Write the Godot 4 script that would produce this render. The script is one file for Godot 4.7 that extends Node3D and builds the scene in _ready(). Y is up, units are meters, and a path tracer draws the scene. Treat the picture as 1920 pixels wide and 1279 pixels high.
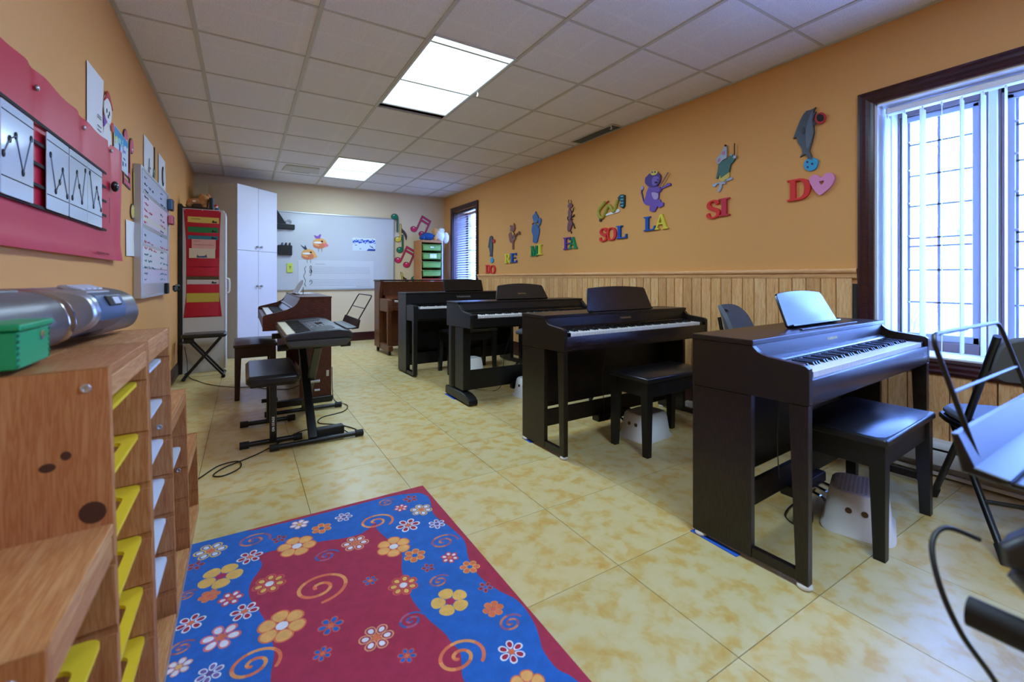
extends Node3D
# A music classroom: digital pianos down the right wall, keyboards and cabinets on the left, a flowered rug, snow outside.

const WL := -0.614      # left wall
const WR := 3.18        # right wall
const WB := -7.64       # back wall
const WF := 2.3         # wall behind the camera
const CE := 2.523       # ceiling
var M := {}
var used := {}
var mesh_store := {}
var rng := RandomNumberGenerator.new()
var serif: SystemFont
var sans: SystemFont

# ------------------------------------------------------------------ shapes
class MB:
	var v := PackedVector3Array()
	var n := PackedVector3Array()
	var u := PackedVector2Array()
	var c := PackedColorArray()
	var ix := PackedInt32Array()
	var t := Transform3D()

	func at(o: Vector3, b := Basis()) -> MB:
		t = Transform3D(b, o)
		return self

	func put(p: Vector3, nn: Vector3, uv := Vector2.ZERO) -> int:
		v.push_back(t * p)
		n.push_back((t.basis * nn).normalized())
		u.push_back(uv)
		return v.size() - 1

	func face(a: int, b: int, d: int) -> void:   # counter-clockwise seen from outside
		ix.push_back(a); ix.push_back(d); ix.push_back(b)

	func quad(a: Vector3, b: Vector3, d: Vector3, e: Vector3, uv0 := Vector2.ZERO, uv1 := Vector2.ONE) -> void:
		var nn := (b - a).cross(d - a).normalized()
		var i := put(a, nn, Vector2(uv0.x, uv1.y))
		put(b, nn, Vector2(uv1.x, uv1.y)); put(d, nn, Vector2(uv1.x, uv0.y)); put(e, nn, Vector2(uv0.x, uv0.y))
		face(i, i + 1, i + 2); face(i, i + 2, i + 3)

	func box(o: Vector3, s: Vector3, bev := 0.0) -> MB:
		var h := s * 0.5
		var b := minf(bev, minf(h.x, minf(h.y, h.z)) * 0.95)
		var dirs := [Vector3(1, 0, 0), Vector3(-1, 0, 0), Vector3(0, 1, 0), Vector3(0, -1, 0), Vector3(0, 0, 1), Vector3(0, 0, -1)]
		var idx := {}
		for f in 6:
			var d: Vector3 = dirs[f]
			var p := Vector3(absf(d.y) + absf(d.z), 0, 0) if d.x == 0 else Vector3(0, 1, 0)
			p = p.normalized()
			var q: Vector3 = d.cross(p)
			var ids := []
			for k in [[-1, -1], [1, -1], [1, 1], [-1, 1]]:
				var sg: Vector3 = d + p * k[0] + q * k[1]
				var pos := Vector3(sg.x * h.x, sg.y * h.y, sg.z * h.z)
				pos -= (p * k[0] + q * k[1]) * b
				var id := put(o + pos, d, Vector2(k[0] * 0.5 + 0.5, 0.5 - k[1] * 0.5))
				ids.append(id)
				idx[[f, int(sg.x), int(sg.y), int(sg.z)]] = id
			face(ids[0], ids[1], ids[2]); face(ids[0], ids[2], ids[3])
		if b <= 0.0:
			return self
		for fa in 6:
			for fb in range(fa + 1, 6):
				var da: Vector3 = dirs[fa]
				var db: Vector3 = dirs[fb]
				if da.dot(db) != 0.0:
					continue
				var e: Vector3 = da.cross(db)
				var s1: Vector3 = da + db + e
				var s0: Vector3 = da + db - e
				var a0: int = idx[[fa, int(s0.x), int(s0.y), int(s0.z)]]
				var a1: int = idx[[fa, int(s1.x), int(s1.y), int(s1.z)]]
				var b0: int = idx[[fb, int(s0.x), int(s0.y), int(s0.z)]]
				var b1: int = idx[[fb, int(s1.x), int(s1.y), int(s1.z)]]
				face(a0, b0, b1); face(a0, b1, a1)
		for sx in [-1, 1]:
			for sy in [-1, 1]:
				for sz in [-1, 1]:
					var i0: int = idx[[0 if sx > 0 else 1, sx, sy, sz]]
					var i1: int = idx[[2 if sy > 0 else 3, sx, sy, sz]]
					var i2: int = idx[[4 if sz > 0 else 5, sx, sy, sz]]
					if sx * sy * sz > 0: face(i0, i1, i2)
					else: face(i0, i2, i1)
		return self

	static func ccw(p: PackedVector2Array) -> PackedVector2Array:
		var q := p.duplicate()
		if Geometry2D.is_polygon_clockwise(q):
			q.reverse()
		return q

	static func inset(p: PackedVector2Array, b: float) -> PackedVector2Array:
		var out := PackedVector2Array()
		for i in p.size():
			var a := (p[i] - p[i - 1]).normalized()
			var d := (p[(i + 1) % p.size()] - p[i]).normalized()
			var na := Vector2(-a.y, a.x)
			var nb := Vector2(-d.y, d.x)
			var m := (na + nb)
			var k := m.length_squared()
			out.push_back(p[i] + (m * (2.0 / maxf(k, 0.8)) if k > 0.05 else na) * b * 1.0)
		return out

	# a polygon in x, y pushed along z from z0 to z1; corners flatter than 40 degrees are rounded
	func prism(poly: PackedVector2Array, z0: float, z1: float, bev := 0.0) -> MB:
		var p := ccw(poly)
		var size := p.size()
		var q := inset(p, bev) if bev > 0.0 else p
		var lo := Vector2(1e9, 1e9)
		var hi := -lo
		for a in p:
			lo = lo.min(a); hi = hi.max(a)
		var span := (hi - lo).max(Vector2(1e-6, 1e-6))
		var tris := Geometry2D.triangulate_polygon(q)
		for side in [1, -1]:
			var base := v.size()
			for a in q:
				put(Vector3(a.x, a.y, z1 if side > 0 else z0), Vector3(0, 0, side), Vector2((a.x - lo.x) / span.x, 1.0 - (a.y - lo.y) / span.y))
			for k in range(0, tris.size(), 3):
				var a: Vector2 = q[tris[k]]
				var b: Vector2 = q[tris[k + 1]]
				var d: Vector2 = q[tris[k + 2]]
				var pos := (b - a).cross(d - a) > 0
				if pos == (side > 0): face(base + tris[k], base + tris[k + 1], base + tris[k + 2])
				else: face(base + tris[k], base + tris[k + 2], base + tris[k + 1])
		var nor := []
		for i in size:
			var d := (p[(i + 1) % size] - p[i]).normalized()
			nor.append(Vector2(d.y, -d.x))
		for i in size:
			var j := (i + 1) % size
			var ni: Vector2 = nor[i]
			var prev: Vector2 = nor[i - 1]
			var nxt: Vector2 = nor[j]
			var n0 := (ni + prev).normalized() if ni.dot(prev) > 0.76 else ni
			var n1 := (ni + nxt).normalized() if ni.dot(nxt) > 0.76 else ni
			var b := v.size()
			put(Vector3(p[i].x, p[i].y, z0 + bev), Vector3(n0.x, n0.y, 0)); put(Vector3(p[j].x, p[j].y, z0 + bev), Vector3(n1.x, n1.y, 0))
			put(Vector3(p[j].x, p[j].y, z1 - bev), Vector3(n1.x, n1.y, 0)); put(Vector3(p[i].x, p[i].y, z1 - bev), Vector3(n0.x, n0.y, 0))
			face(b, b + 1, b + 2); face(b, b + 2, b + 3)
			if bev > 0.0:
				var e := v.size()
				put(Vector3(p[i].x, p[i].y, z1 - bev), Vector3(n0.x, n0.y, 0.4)); put(Vector3(p[j].x, p[j].y, z1 - bev), Vector3(n1.x, n1.y, 0.4))
				put(Vector3(q[j].x, q[j].y, z1), Vector3(n1.x, n1.y, 1.5)); put(Vector3(q[i].x, q[i].y, z1), Vector3(n0.x, n0.y, 1.5))
				face(e, e + 1, e + 2); face(e, e + 2, e + 3)
				e = v.size()
				put(Vector3(q[i].x, q[i].y, z0), Vector3(n0.x, n0.y, -1.5)); put(Vector3(q[j].x, q[j].y, z0), Vector3(n1.x, n1.y, -1.5))
				put(Vector3(p[j].x, p[j].y, z0 + bev), Vector3(n1.x, n1.y, -0.4)); put(Vector3(p[i].x, p[i].y, z0 + bev), Vector3(n0.x, n0.y, -0.4))
				face(e, e + 1, e + 2); face(e, e + 2, e + 3)
		return self

	# a ring between two outlines with the same number of points
	func ring(outer: PackedVector2Array, inner: PackedVector2Array, z0: float, z1: float) -> MB:
		var s := outer.size()
		for i in s:
			var j := (i + 1) % s
			var a := outer[i]; var b := outer[j]; var d := inner[j]; var e := inner[i]
			quad(Vector3(a.x, a.y, z1), Vector3(b.x, b.y, z1), Vector3(d.x, d.y, z1), Vector3(e.x, e.y, z1))
			quad(Vector3(b.x, b.y, z0), Vector3(a.x, a.y, z0), Vector3(e.x, e.y, z0), Vector3(d.x, d.y, z0))
			quad(Vector3(a.x, a.y, z0), Vector3(b.x, b.y, z0), Vector3(b.x, b.y, z1), Vector3(a.x, a.y, z1))
			quad(Vector3(d.x, d.y, z0), Vector3(e.x, e.y, z0), Vector3(e.x, e.y, z1), Vector3(d.x, d.y, z1))
		return self

	func tube(path: PackedVector3Array, r: float, seg := 8, closed := false, r_end := -1.0) -> MB:
		var k := path.size()
		var up := Vector3.UP
		var base := v.size()
		for i in k:
			var a := path[maxi(i - 1, 0)] if not closed else path[(i - 1 + k) % k]
			var b := path[mini(i + 1, k - 1)] if not closed else path[(i + 1) % k]
			var d := (b - a).normalized()
			if i == 0: up = Vector3.UP if absf(d.y) < 0.9 else Vector3.RIGHT
			var side := d.cross(up).normalized()
			up = side.cross(d).normalized()
			var rr := r if r_end < 0 else lerpf(r, r_end, float(i) / (k - 1))
			for s in seg:
				var w := TAU * s / seg
				var nn := side * cos(w) + up * sin(w)
				put(path[i] + nn * rr, nn, Vector2(float(s) / seg, float(i)))
		for i in (k if closed else k - 1):
			for s in seg:
				var a := base + i * seg + s
				var b := base + i * seg + (s + 1) % seg
				var c2 := base + ((i + 1) % k) * seg + s
				var d2 := base + ((i + 1) % k) * seg + (s + 1) % seg
				face(a, b, d2); face(a, d2, c2)
		if not closed:
			for end in [0, k - 1]:
				var d := (path[0] - path[1]).normalized() if end == 0 else (path[k - 1] - path[k - 2]).normalized()
				var ce := put(path[end], d)
				for s in seg: put(v[0] * 0.0, d)
				for s in seg:
					v[ce + 1 + s] = v[base + end * seg + s]
				for s in seg:
					if end == 0: face(ce, ce + 1 + (s + 1) % seg, ce + 1 + s)
					else: face(ce, ce + 1 + s, ce + 1 + (s + 1) % seg)
		return self

	# profile of (radius, height) turned round y
	func lathe(prof: PackedVector2Array, seg := 24, sx := 1.0, sz := 1.0) -> MB:
		var k := prof.size()
		var base := v.size()
		for i in k:
			var a := prof[maxi(i - 1, 0)]
			var b := prof[mini(i + 1, k - 1)]
			var d := (b - a).normalized()
			for s in seg + 1:
				var w := TAU * s / seg
				put(Vector3(cos(w) * prof[i].x * sx, prof[i].y, -sin(w) * prof[i].x * sz), Vector3(cos(w) * d.y / sx, -d.x, -sin(w) * d.y / sz), Vector2(float(s) / seg, 1.0 - float(i) / (k - 1)))
		for i in k - 1:
			for s in seg:
				var a := base + i * (seg + 1) + s
				face(a, a + 1, a + seg + 2); face(a, a + seg + 2, a + seg + 1)
		return self

	func ball(o: Vector3, r: Vector3, seg := 16, b := Basis()) -> MB:
		var keep := t
		t = t * Transform3D(b, o)
		var prof := PackedVector2Array()
		var m := seg / 2
		for i in m + 1:
			var w := PI * i / m - PI / 2
			prof.push_back(Vector2(maxf(cos(w), 0.0001), sin(w)))
		var s0 := v.size()
		t = t * Transform3D(Basis.from_scale(r), Vector3.ZERO)
		lathe(prof, seg)
		var inv := (b * Basis.from_scale(r)).inverse().transposed()
		for i in range(s0, v.size()):
			pass
		t = keep
		var centre := t * o
		for i in range(s0, v.size()):
			var loc := b.inverse() * (t.basis.inverse() * (v[i] - centre))
			n[i] = (t.basis * (b * Vector3(loc.x / (r.x * r.x), loc.y / (r.y * r.y), loc.z / (r.z * r.z)))).normalized()
		return self

	func mesh() -> ArrayMesh:
		for i in range(0, ix.size(), 3):   # turn every face the way its normals look (clockwise seen from the front)
			var p0 := v[ix[i]]
			var g := (v[ix[i + 2]] - p0).cross(v[ix[i + 1]] - p0)
			if g.dot(n[ix[i]] + n[ix[i + 1]] + n[ix[i + 2]]) < 0.0:
				var k := ix[i + 1]
				ix[i + 1] = ix[i + 2]
				ix[i + 2] = k
		var a := []
		a.resize(Mesh.ARRAY_MAX)
		a[Mesh.ARRAY_VERTEX] = v
		a[Mesh.ARRAY_NORMAL] = n
		a[Mesh.ARRAY_TEX_UV] = u
		if c.size() == v.size() and c.size() > 0:
			a[Mesh.ARRAY_COLOR] = c
		a[Mesh.ARRAY_INDEX] = ix
		var m := ArrayMesh.new()
		m.add_surface_from_arrays(Mesh.PRIMITIVE_TRIANGLES, a)
		return m

# axes: along x with the outline in (z, y); upward with the outline in (x, z)
const SIDE := Basis(Vector3(0, 0, 1), Vector3(0, 1, 0), Vector3(-1, 0, 0))
const FLAT := Basis(Vector3(1, 0, 0), Vector3(0, 0, -1), Vector3(0, 1, 0))

func P(a: Array) -> PackedVector2Array:
	var out := PackedVector2Array()
	for i in range(0, a.size(), 2):
		out.push_back(Vector2(a[i], a[i + 1]))
	return out

func P3(a: Array) -> PackedVector3Array:
	var out := PackedVector3Array()
	for i in range(0, a.size(), 3):
		out.push_back(Vector3(a[i], a[i + 1], a[i + 2]))
	return out

func smooth3(a: Array, steps := 8) -> PackedVector3Array:
	var p := P3(a)
	var out := PackedVector3Array()
	for i in p.size() - 1:
		var p0 := p[maxi(i - 1, 0)]
		var p3 := p[mini(i + 2, p.size() - 1)]
		for s in steps:
			out.push_back(p[i].cubic_interpolate(p[i + 1], p0, p3, float(s) / steps))
	out.push_back(p[p.size() - 1])
	return out

func smooth2(p: PackedVector2Array, steps := 4) -> PackedVector2Array:
	var k := p.size()
	var out := PackedVector2Array()
	for i in k:
		for s in steps:
			out.push_back(p[i].cubic_interpolate(p[(i + 1) % k], p[(i - 1 + k) % k], p[(i + 2) % k], float(s) / steps))
	return out

func rrect(x0: float, y0: float, x1: float, y1: float, r: float, seg := 5) -> PackedVector2Array:
	var out := PackedVector2Array()
	for k in [[x1 - r, y0 + r, -PI / 2], [x1 - r, y1 - r, 0.0], [x0 + r, y1 - r, PI / 2], [x0 + r, y0 + r, PI]]:
		for s in seg + 1:
			var w: float = k[2] + PI / 2 * s / seg
			out.push_back(Vector2(k[0] + cos(w) * r, k[1] + sin(w) * r))
	return out

func disc(cx: float, cy: float, rx: float, ry: float, seg := 20, turn := 0.0) -> PackedVector2Array:
	var out := PackedVector2Array()
	for s in seg:
		var w := TAU * s / seg
		out.push_back(Vector2(cx, cy) + Vector2(cos(w) * rx, sin(w) * ry).rotated(turn))
	return out

# ------------------------------------------------------------------ nodes
func numbered(called: String) -> String:
	if not used.has(called):
		used[called] = 0
		return called
	used[called] += 1
	return "%s_%03d" % [called, used[called]]

func tag(o: Node3D, label: String, category: String, group := "") -> Node3D:
	o.set_meta("label", label)
	o.set_meta("category", category)
	if group: o.set_meta("group", group)
	return o

func thing(called: String, label: String, category: String, at := Vector3.ZERO, turn := 0.0, group := "") -> Node3D:
	var o := Node3D.new()
	o.name = numbered(called)
	add_child(o, true)
	o.position = at
	o.rotation.y = turn
	return tag(o, label, category, group)

func part(called: String, mb: MB, m: Material, parent: Node3D) -> MeshInstance3D:
	return part_mesh(called, mb.mesh(), m, parent)

func part_mesh(called: String, me: Mesh, m: Material, parent: Node3D) -> MeshInstance3D:
	var o := MeshInstance3D.new()
	o.mesh = me
	o.material_override = m
	o.name = numbered(called) if parent == self else called
	parent.add_child(o, true)
	return o

func struct(called: String, mb: MB, m: Material) -> MeshInstance3D:
	var o := part(called, mb, m, self)
	o.set_meta("kind", "structure")
	return o

func copy(o: Node3D, at: Vector3, turn: float, label: String) -> Node3D:
	var r: Node3D = o.duplicate()
	r.name = numbered(String(o.name).rstrip("0123456789").rstrip("_"))
	add_child(r, true)
	r.position = at
	r.rotation.y = turn
	r.set_meta("label", label)
	return r

func text(called: String, s: String, size: float, depth: float, font: Font, m: Material, parent: Node3D, at: Vector3, b := Basis(), wide := 1.0) -> MeshInstance3D:
	var tm := TextMesh.new()
	tm.text = s
	tm.font = font
	tm.font_size = 64
	tm.pixel_size = size / 46.0
	tm.depth = depth
	tm.curve_step = 1.0
	var o := part_mesh(called, tm, m, parent)
	o.transform = Transform3D(b * Basis.from_scale(Vector3(wide, 1, 1)), at)
	return o

# ------------------------------------------------------------------ materials
func C(r: float, g: float, b: float) -> Color:
	return Color(r / 255.0, g / 255.0, b / 255.0)

func mat(col: Color, rough := 0.6, metal := 0.0, spec := 0.5) -> StandardMaterial3D:
	var m := StandardMaterial3D.new()
	m.albedo_color = col
	m.roughness = rough
	m.metallic = metal
	m.metallic_specular = spec
	return m

func ntex(sd: int, freq: float, cols: Array, offs: Array, oct := 4, warp := 0.0, size := 512) -> NoiseTexture2D:
	var f := FastNoiseLite.new()
	f.seed = sd
	f.noise_type = FastNoiseLite.TYPE_SIMPLEX_SMOOTH
	f.frequency = freq
	f.fractal_octaves = oct
	f.fractal_gain = 0.55
	if warp > 0.0:
		f.domain_warp_enabled = true
		f.domain_warp_amplitude = warp
		f.domain_warp_frequency = freq * 0.7
	var g := Gradient.new()
	g.offsets = PackedFloat32Array(offs)
	g.colors = PackedColorArray(cols)
	var t := NoiseTexture2D.new()
	t.noise = f
	t.width = size
	t.height = size
	t.seamless = true
	t.color_ramp = g
	return t

func tri(tex: Texture2D, scale: Vector3, rough := 0.6, tint := Color.WHITE, spec := 0.5, world := false, off := Vector3.ZERO) -> StandardMaterial3D:
	var m := mat(tint, rough, 0.0, spec)
	m.albedo_texture = tex
	m.uv1_triplanar = true
	m.uv1_world_triplanar = world
	m.uv1_scale = scale
	m.uv1_offset = off
	m.uv1_triplanar_sharpness = 8.0
	return m

func picture(im: Image, rough := 0.6) -> StandardMaterial3D:
	var m := mat(Color.WHITE, rough)
	m.albedo_texture = ImageTexture.create_from_image(im)
	m.texture_repeat = false
	return m

# ------------------------------------------------------------------ the scene
func _ready() -> void:
	rng.seed = 7
	camera_and_light()
	materials()
	room()
	right_window()
	far_window()
	outside()
	ceiling_fittings()
	right_pianos()
	benches_and_stools()
	left_instruments()
	cabinets()
	back_wall_things()
	right_wall_letters()
	left_wall_things()
	bin_shelf()
	rug()
	right_foreground()
	cables()

func camera_and_light() -> void:
	var cam := Camera3D.new()
	cam.name = "camera"
	var lens := CameraAttributesPhysical.new()
	lens.frustum_focal_length = 16.0
	lens.frustum_focus_distance = 3.4
	lens.exposure_aperture = 3.2
	lens.frustum_near = 0.05
	lens.frustum_far = 300.0
	cam.attributes = lens
	add_child(cam)
	var f := 825.0
	cam.set_frustum(2.0 * 0.05 * 639.5 / f, Vector2(0, -0.05 * 118.0 / f), 0.05, 300.0)
	cam.position = Vector3(0, 1.045, 0)
	cam.rotation.y = -0.5467
	cam.current = true
	# an overcast winter sky, bluer than the lamps the picture is balanced for
	var sky := ProceduralSkyMaterial.new()
	sky.sky_top_color = Color(0.42, 0.59, 1.0)
	sky.sky_horizon_color = Color(0.45, 0.61, 1.0)
	sky.ground_horizon_color = Color(0.48, 0.62, 1.0)
	sky.ground_bottom_color = Color(0.60, 0.70, 0.9)
	sky.sky_energy_multiplier = 1.0
	var e := Environment.new()
	e.background_mode = Environment.BG_SKY
	e.sky = Sky.new()
	e.sky.sky_material = sky
	e.background_energy_multiplier = 40.0
	e.tonemap_mode = Environment.TONE_MAPPER_LINEAR
	e.tonemap_exposure = 1.16
	e.sdfgi_enabled = true
	e.ssao_enabled = true
	e.ssil_enabled = true
	var w := WorldEnvironment.new()
	w.environment = e
	add_child(w)

const LAMP_POWER := 3.7
const LAMP_COLOR := Color(0.76, 0.885, 1.0)

# ------------------------------------------------------------------ materials
func materials() -> void:
	serif = SystemFont.new()
	serif.font_names = PackedStringArray(["Droid Serif"])
	serif.font_weight = 700
	sans = SystemFont.new()
	sans.font_names = PackedStringArray(["Droid Sans"])
	sans.font_weight = 700
	var plaster := ntex(3, 0.06, [Color(0.972, 0.972, 0.972), Color.WHITE], [0.2, 0.8], 3, 0.0, 256)
	M.wall = mat(C(230, 168, 98), 0.6, 0.0, 0.3)
	M.wall_back = mat(C(228, 206, 168), 0.6, 0.0, 0.3)
	M.white_wall = tri(plaster, Vector3.ONE * 1.1, 0.6, C(225, 222, 214), 0.35, true)
	# floor tiles: cream clouded with ochre
	var cloud := ntex(11, 0.011, [C(216, 196, 140), C(214, 192, 131), C(212, 180, 108), C(206, 162, 80)], [0.30, 0.50, 0.66, 0.92], 6, 40.0, 1024)
	for k in 3:
		var fm := tri(cloud, Vector3.ONE * 0.8, 0.34, [Color(1, 1, 1), Color(0.97, 0.975, 0.97), Color(1.0, 0.985, 0.96)][k], 0.42, true, Vector3(0.13 * k, 0, 0.31 * k))
		M["floor%d" % k] = fm
	M.grout = mat(C(74, 66, 50), 0.8)
	# ceiling tiles: off white, pitted
	var pits := ntex(21, 0.22, [C(190, 186, 182), C(245, 242, 237), C(251, 249, 245)], [0.24, 0.34, 0.8], 2, 0.0, 512)
	M.tile = tri(pits, Vector3.ONE * 1.9, 0.95, C(250, 248, 246), 0.1, true)
	M.tile.heightmap_enabled = true
	M.tile.heightmap_texture = pits
	M.tile.heightmap_scale = 0.12
	M.bar = mat(C(200, 196, 176), 0.5)
	M.dark_gap = mat(C(60, 56, 50), 0.9)
	# pine: pale and orange bands
	var pine := ntex(31, 0.02, [C(226, 178, 120), C(214, 160, 100), C(196, 132, 76), C(218, 166, 106), C(186, 120, 66)], [0.1, 0.36, 0.5, 0.64, 0.92], 4, 8.0, 512)
	M.pine_y = []
	M.pine_x = []
	M.pine_z = []
	for k in 4:
		var tint: Color = [Color(0.93, 0.88, 0.86), Color(0.88, 0.80, 0.76), Color(0.97, 0.93, 0.92), Color(0.85, 0.76, 0.70)][k]
		var off := Vector3(0.37 * k, 0.21 * k, 0.53 * k)
		M.pine_y.append(tri(pine, Vector3(7, 0.45, 7), 0.45, tint, 0.4, true, off))
		M.pine_z.append(tri(pine, Vector3(7, 7, 0.45), 0.45, tint, 0.4, true, off))
		M.pine_x.append(tri(pine, Vector3(0.45, 7, 7), 0.45, tint, 0.4, true, off))
	# wainscot boards: lacquered knotty pine, paler
	var board := ntex(41, 0.018, [C(252, 212, 150), C(246, 198, 134), C(230, 170, 106), C(250, 206, 144), C(196, 130, 74)], [0.1, 0.42, 0.55, 0.66, 0.95], 4, 10.0, 512)
	M.board = []
	for k in 5:
		var tint: Color = [Color(1, 1, 1), Color(0.95, 0.92, 0.90), Color(0.98, 0.95, 0.9), Color(0.91, 0.86, 0.82), Color(1.0, 0.97, 0.95)][k]
		M.board.append(tri(board, Vector3(6, 0.5, 6), 0.36, tint, 0.45, true, Vector3(0.31 * k, 0.43 * k, 0.17 * k)))
	M.rail = tri(board, Vector3(8, 8, 0.4), 0.38, Color(0.97, 0.92, 0.9), 0.45, true)
	# dark reddish trim
	var maho := ntex(51, 0.03, [C(78, 34, 30), C(58, 24, 22), C(92, 42, 34)], [0.2, 0.5, 0.9], 4, 4.0, 256)
	M.trim = tri(maho, Vector3(6, 1, 6), 0.3, Color(0.9, 0.85, 0.85), 0.5, true)
	M.trim_z = tri(maho, Vector3(6, 6, 1), 0.3, Color(0.9, 0.85, 0.85), 0.5, true)
	# piano finishes
	var grain := ntex(61, 0.05, [Color(0.62, 0.6, 0.6), Color.WHITE], [0.25, 0.75], 3, 3.0, 256)
	M.rosewood = tri(grain, Vector3(1.2, 14, 14), 0.34, C(42, 31, 23), 0.5)
	M.rosewood_up = tri(grain, Vector3(14, 1.2, 14), 0.34, C(42, 31, 23), 0.5)
	M.ebony = tri(grain, Vector3(1.2, 14, 14), 0.38, C(25, 25, 26), 0.5)
	M.ebony_up = tri(grain, Vector3(14, 1.2, 14), 0.38, C(25, 25, 26), 0.5)
	M.walnut = tri(ntex(71, 0.03, [C(112, 62, 36), C(88, 46, 26), C(128, 76, 44)], [0.2, 0.5, 0.9], 4, 5.0, 256), Vector3(1, 8, 8), 0.34, Color.WHITE, 0.5)
	M.walnut_up = M.walnut.duplicate()
	M.walnut_up.uv1_scale = Vector3(8, 1, 8)
	M.cherry = tri(grain, Vector3(1.2, 12, 12), 0.36, C(92, 38, 22), 0.5)
	M.cherry_up = tri(grain, Vector3(12, 1.2, 12), 0.36, C(92, 38, 22), 0.5)
	M.gloss_black = mat(C(14, 14, 15), 0.14)
	M.satin_black = mat(C(17, 17, 18), 0.38)
	M.black = mat(C(24, 24, 25), 0.55)
	M.rubber = mat(C(20, 20, 21), 0.7)
	M.white_key = mat(C(240, 238, 230), 0.22)
	M.cream_key = mat(C(240, 232, 200), 0.25)
	M.black_key = mat(C(16, 16, 17), 0.25)
	M.gold = mat(C(196, 168, 104), 0.35, 0.7)
	M.silver = mat(C(190, 192, 196), 0.3, 0.8)
	M.chrome = mat(C(205, 207, 210), 0.16, 1.0)
	M.steel = mat(C(150, 152, 155), 0.35, 0.9)
	M.red_felt = mat(C(120, 20, 24), 0.9)
	M.leather = mat(C(30, 29, 30), 0.3)
	M.brown_leather = mat(C(48, 28, 26), 0.32)
	M.white_plastic = mat(C(236, 235, 228), 0.35)
	M.lam_white = mat(C(214, 210, 208), 0.4)
	M.paper = mat(C(240, 240, 238), 0.8)
	M.board_white = mat(C(204, 206, 208), 0.16)
	M.alu = mat(C(196, 198, 202), 0.35, 0.6)
	M.cable = mat(C(22, 22, 22), 0.5)
	M.heater_white = mat(C(222, 220, 214), 0.4)
	M.lamp = mat(C(250, 250, 250), 0.5)
	M.lamp.emission_enabled = true
	M.lamp.emission = LAMP_COLOR
	M.lamp.emission_energy_multiplier = 2.0
	M.lamp_frame = mat(C(214, 214, 208), 0.4)
	M.vent_dark = mat(C(120, 116, 104), 0.5)
	M.reveal = mat(C(238, 238, 236), 0.4)
	M.win_brown = mat(C(120, 98, 88), 0.45)
	M.sash = mat(C(176, 176, 176), 0.4)
	M.muntin = mat(C(150, 150, 155), 0.4)
	M.pane = mat(Color(1, 1, 1, 0.03), 0.02)
	M.pane.transparency = BaseMaterial3D.TRANSPARENCY_ALPHA
	M.blind_white = mat(C(240, 240, 238), 0.4)
	M.vane = mat(C(232, 232, 232), 0.6)
	M.vane.backlight_enabled = true
	M.vane.backlight = Color(0.5, 0.5, 0.5)
	M.snow = mat(C(245, 247, 250), 0.9)
	M.brick = tri(ntex(81, 0.2, [C(150, 96, 84), C(128, 78, 68)], [0.3, 0.7], 2, 0.0, 128), Vector3.ONE * 0.6, 0.9)
	M.far_glass = mat(C(130, 140, 150), 0.2)
	M.bark = mat(C(150, 146, 146), 0.9)
	M.tape = mat(C(30, 90, 190), 0.7)
	M.olive = mat(C(72, 66, 44), 0.5)
	M.rest_brown = mat(C(40, 34, 30), 0.35)
	M.rest_black = mat(C(22, 22, 24), 0.3)
	M.ebony_edge = M.ebony
	M.walnut_dark = mat(C(50, 34, 28), 0.35)
	M.grip_green = mat(C(150, 168, 160), 0.8)
	M.hole_brown = mat(C(96, 72, 56), 0.8)
	M.grey_fabric = mat(C(96, 102, 110), 0.9)
	M.grey_fabric.rim_enabled = true
	M.grey_fabric.rim = 0.4
	M.cherry_z = M.cherry.duplicate()
	M.cherry_z.uv1_scale = Vector3(12, 12, 1.2)
	M.cherry_dark = tri(grain, Vector3(12, 1.2, 12), 0.36, C(62, 30, 26), 0.5)
	M.control_grey = mat(C(120, 122, 128), 0.3)
	M.lam_grey = mat(C(196, 198, 204), 0.35)
	M.lam_bright = mat(C(216, 214, 222), 0.35)
	M.lam_side = mat(C(196, 198, 200), 0.5)
	M.kb_low = mat(C(66, 66, 60), 0.5)
	M.kb_top = mat(C(44, 47, 53), 0.35)
	M.kb_panel = mat(C(68, 72, 79), 0.35)
	M.kb_grille = mat(C(38, 40, 45), 0.5)
	M.kb_button = mat(C(60, 62, 66), 0.4)
	M.screen_dark = mat(C(40, 44, 44), 0.15)
	M.stand_olive = mat(C(60, 58, 50), 0.4)
	M.red_cloth = mat(C(190, 22, 44), 0.75)
	M.red_cloth.rim_enabled = true
	M.red_cloth.rim = 0.3
	M.ink = mat(C(34, 32, 36), 0.8)
	M.ink_red = mat(C(150, 50, 60), 0.8)
	M.ink_blue = mat(C(50, 62, 92), 0.8)
	M.ink_pale = mat(C(130, 134, 146), 0.8)
	M.print_blue = mat(C(60, 84, 130), 0.5)
	M.fur_tan = mat(C(196, 140, 92), 1.0)
	M.fur_blue = mat(C(24, 70, 124), 0.9)
	M.fur_white = mat(C(232, 226, 212), 1.0)
	M.fur_ginger = mat(C(206, 150, 84), 1.0)
	M.dark_box = mat(C(56, 36, 32), 0.5)
	M.spine_blue = mat(C(70, 104, 138), 0.4)
	M.toy_red = mat(C(196, 30, 40), 0.5)
	M.note_edge = mat(C(72, 50, 50), 0.6)
	M.note_green = mat(C(0, 122, 92), 0.35)
	M.note_yellow = mat(C(232, 204, 84), 0.4)
	M.note_pink = mat(C(212, 40, 92), 0.35)
	M.sticky = mat(C(206, 216, 92), 0.7)
	M.bird_orange = mat(C(232, 170, 96), 0.7)
	M.bird_red = mat(C(212, 122, 84), 0.7)
	M.beak_pink = mat(C(232, 120, 130), 0.7)
	M.bow_purple = mat(C(140, 90, 180), 0.7)
	M.chart_white = mat(C(212, 214, 216), 0.3)
	M.bin_green = mat(C(120, 158, 64), 0.45)
	M.bin_orange = mat(C(224, 92, 52), 0.45)
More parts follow.
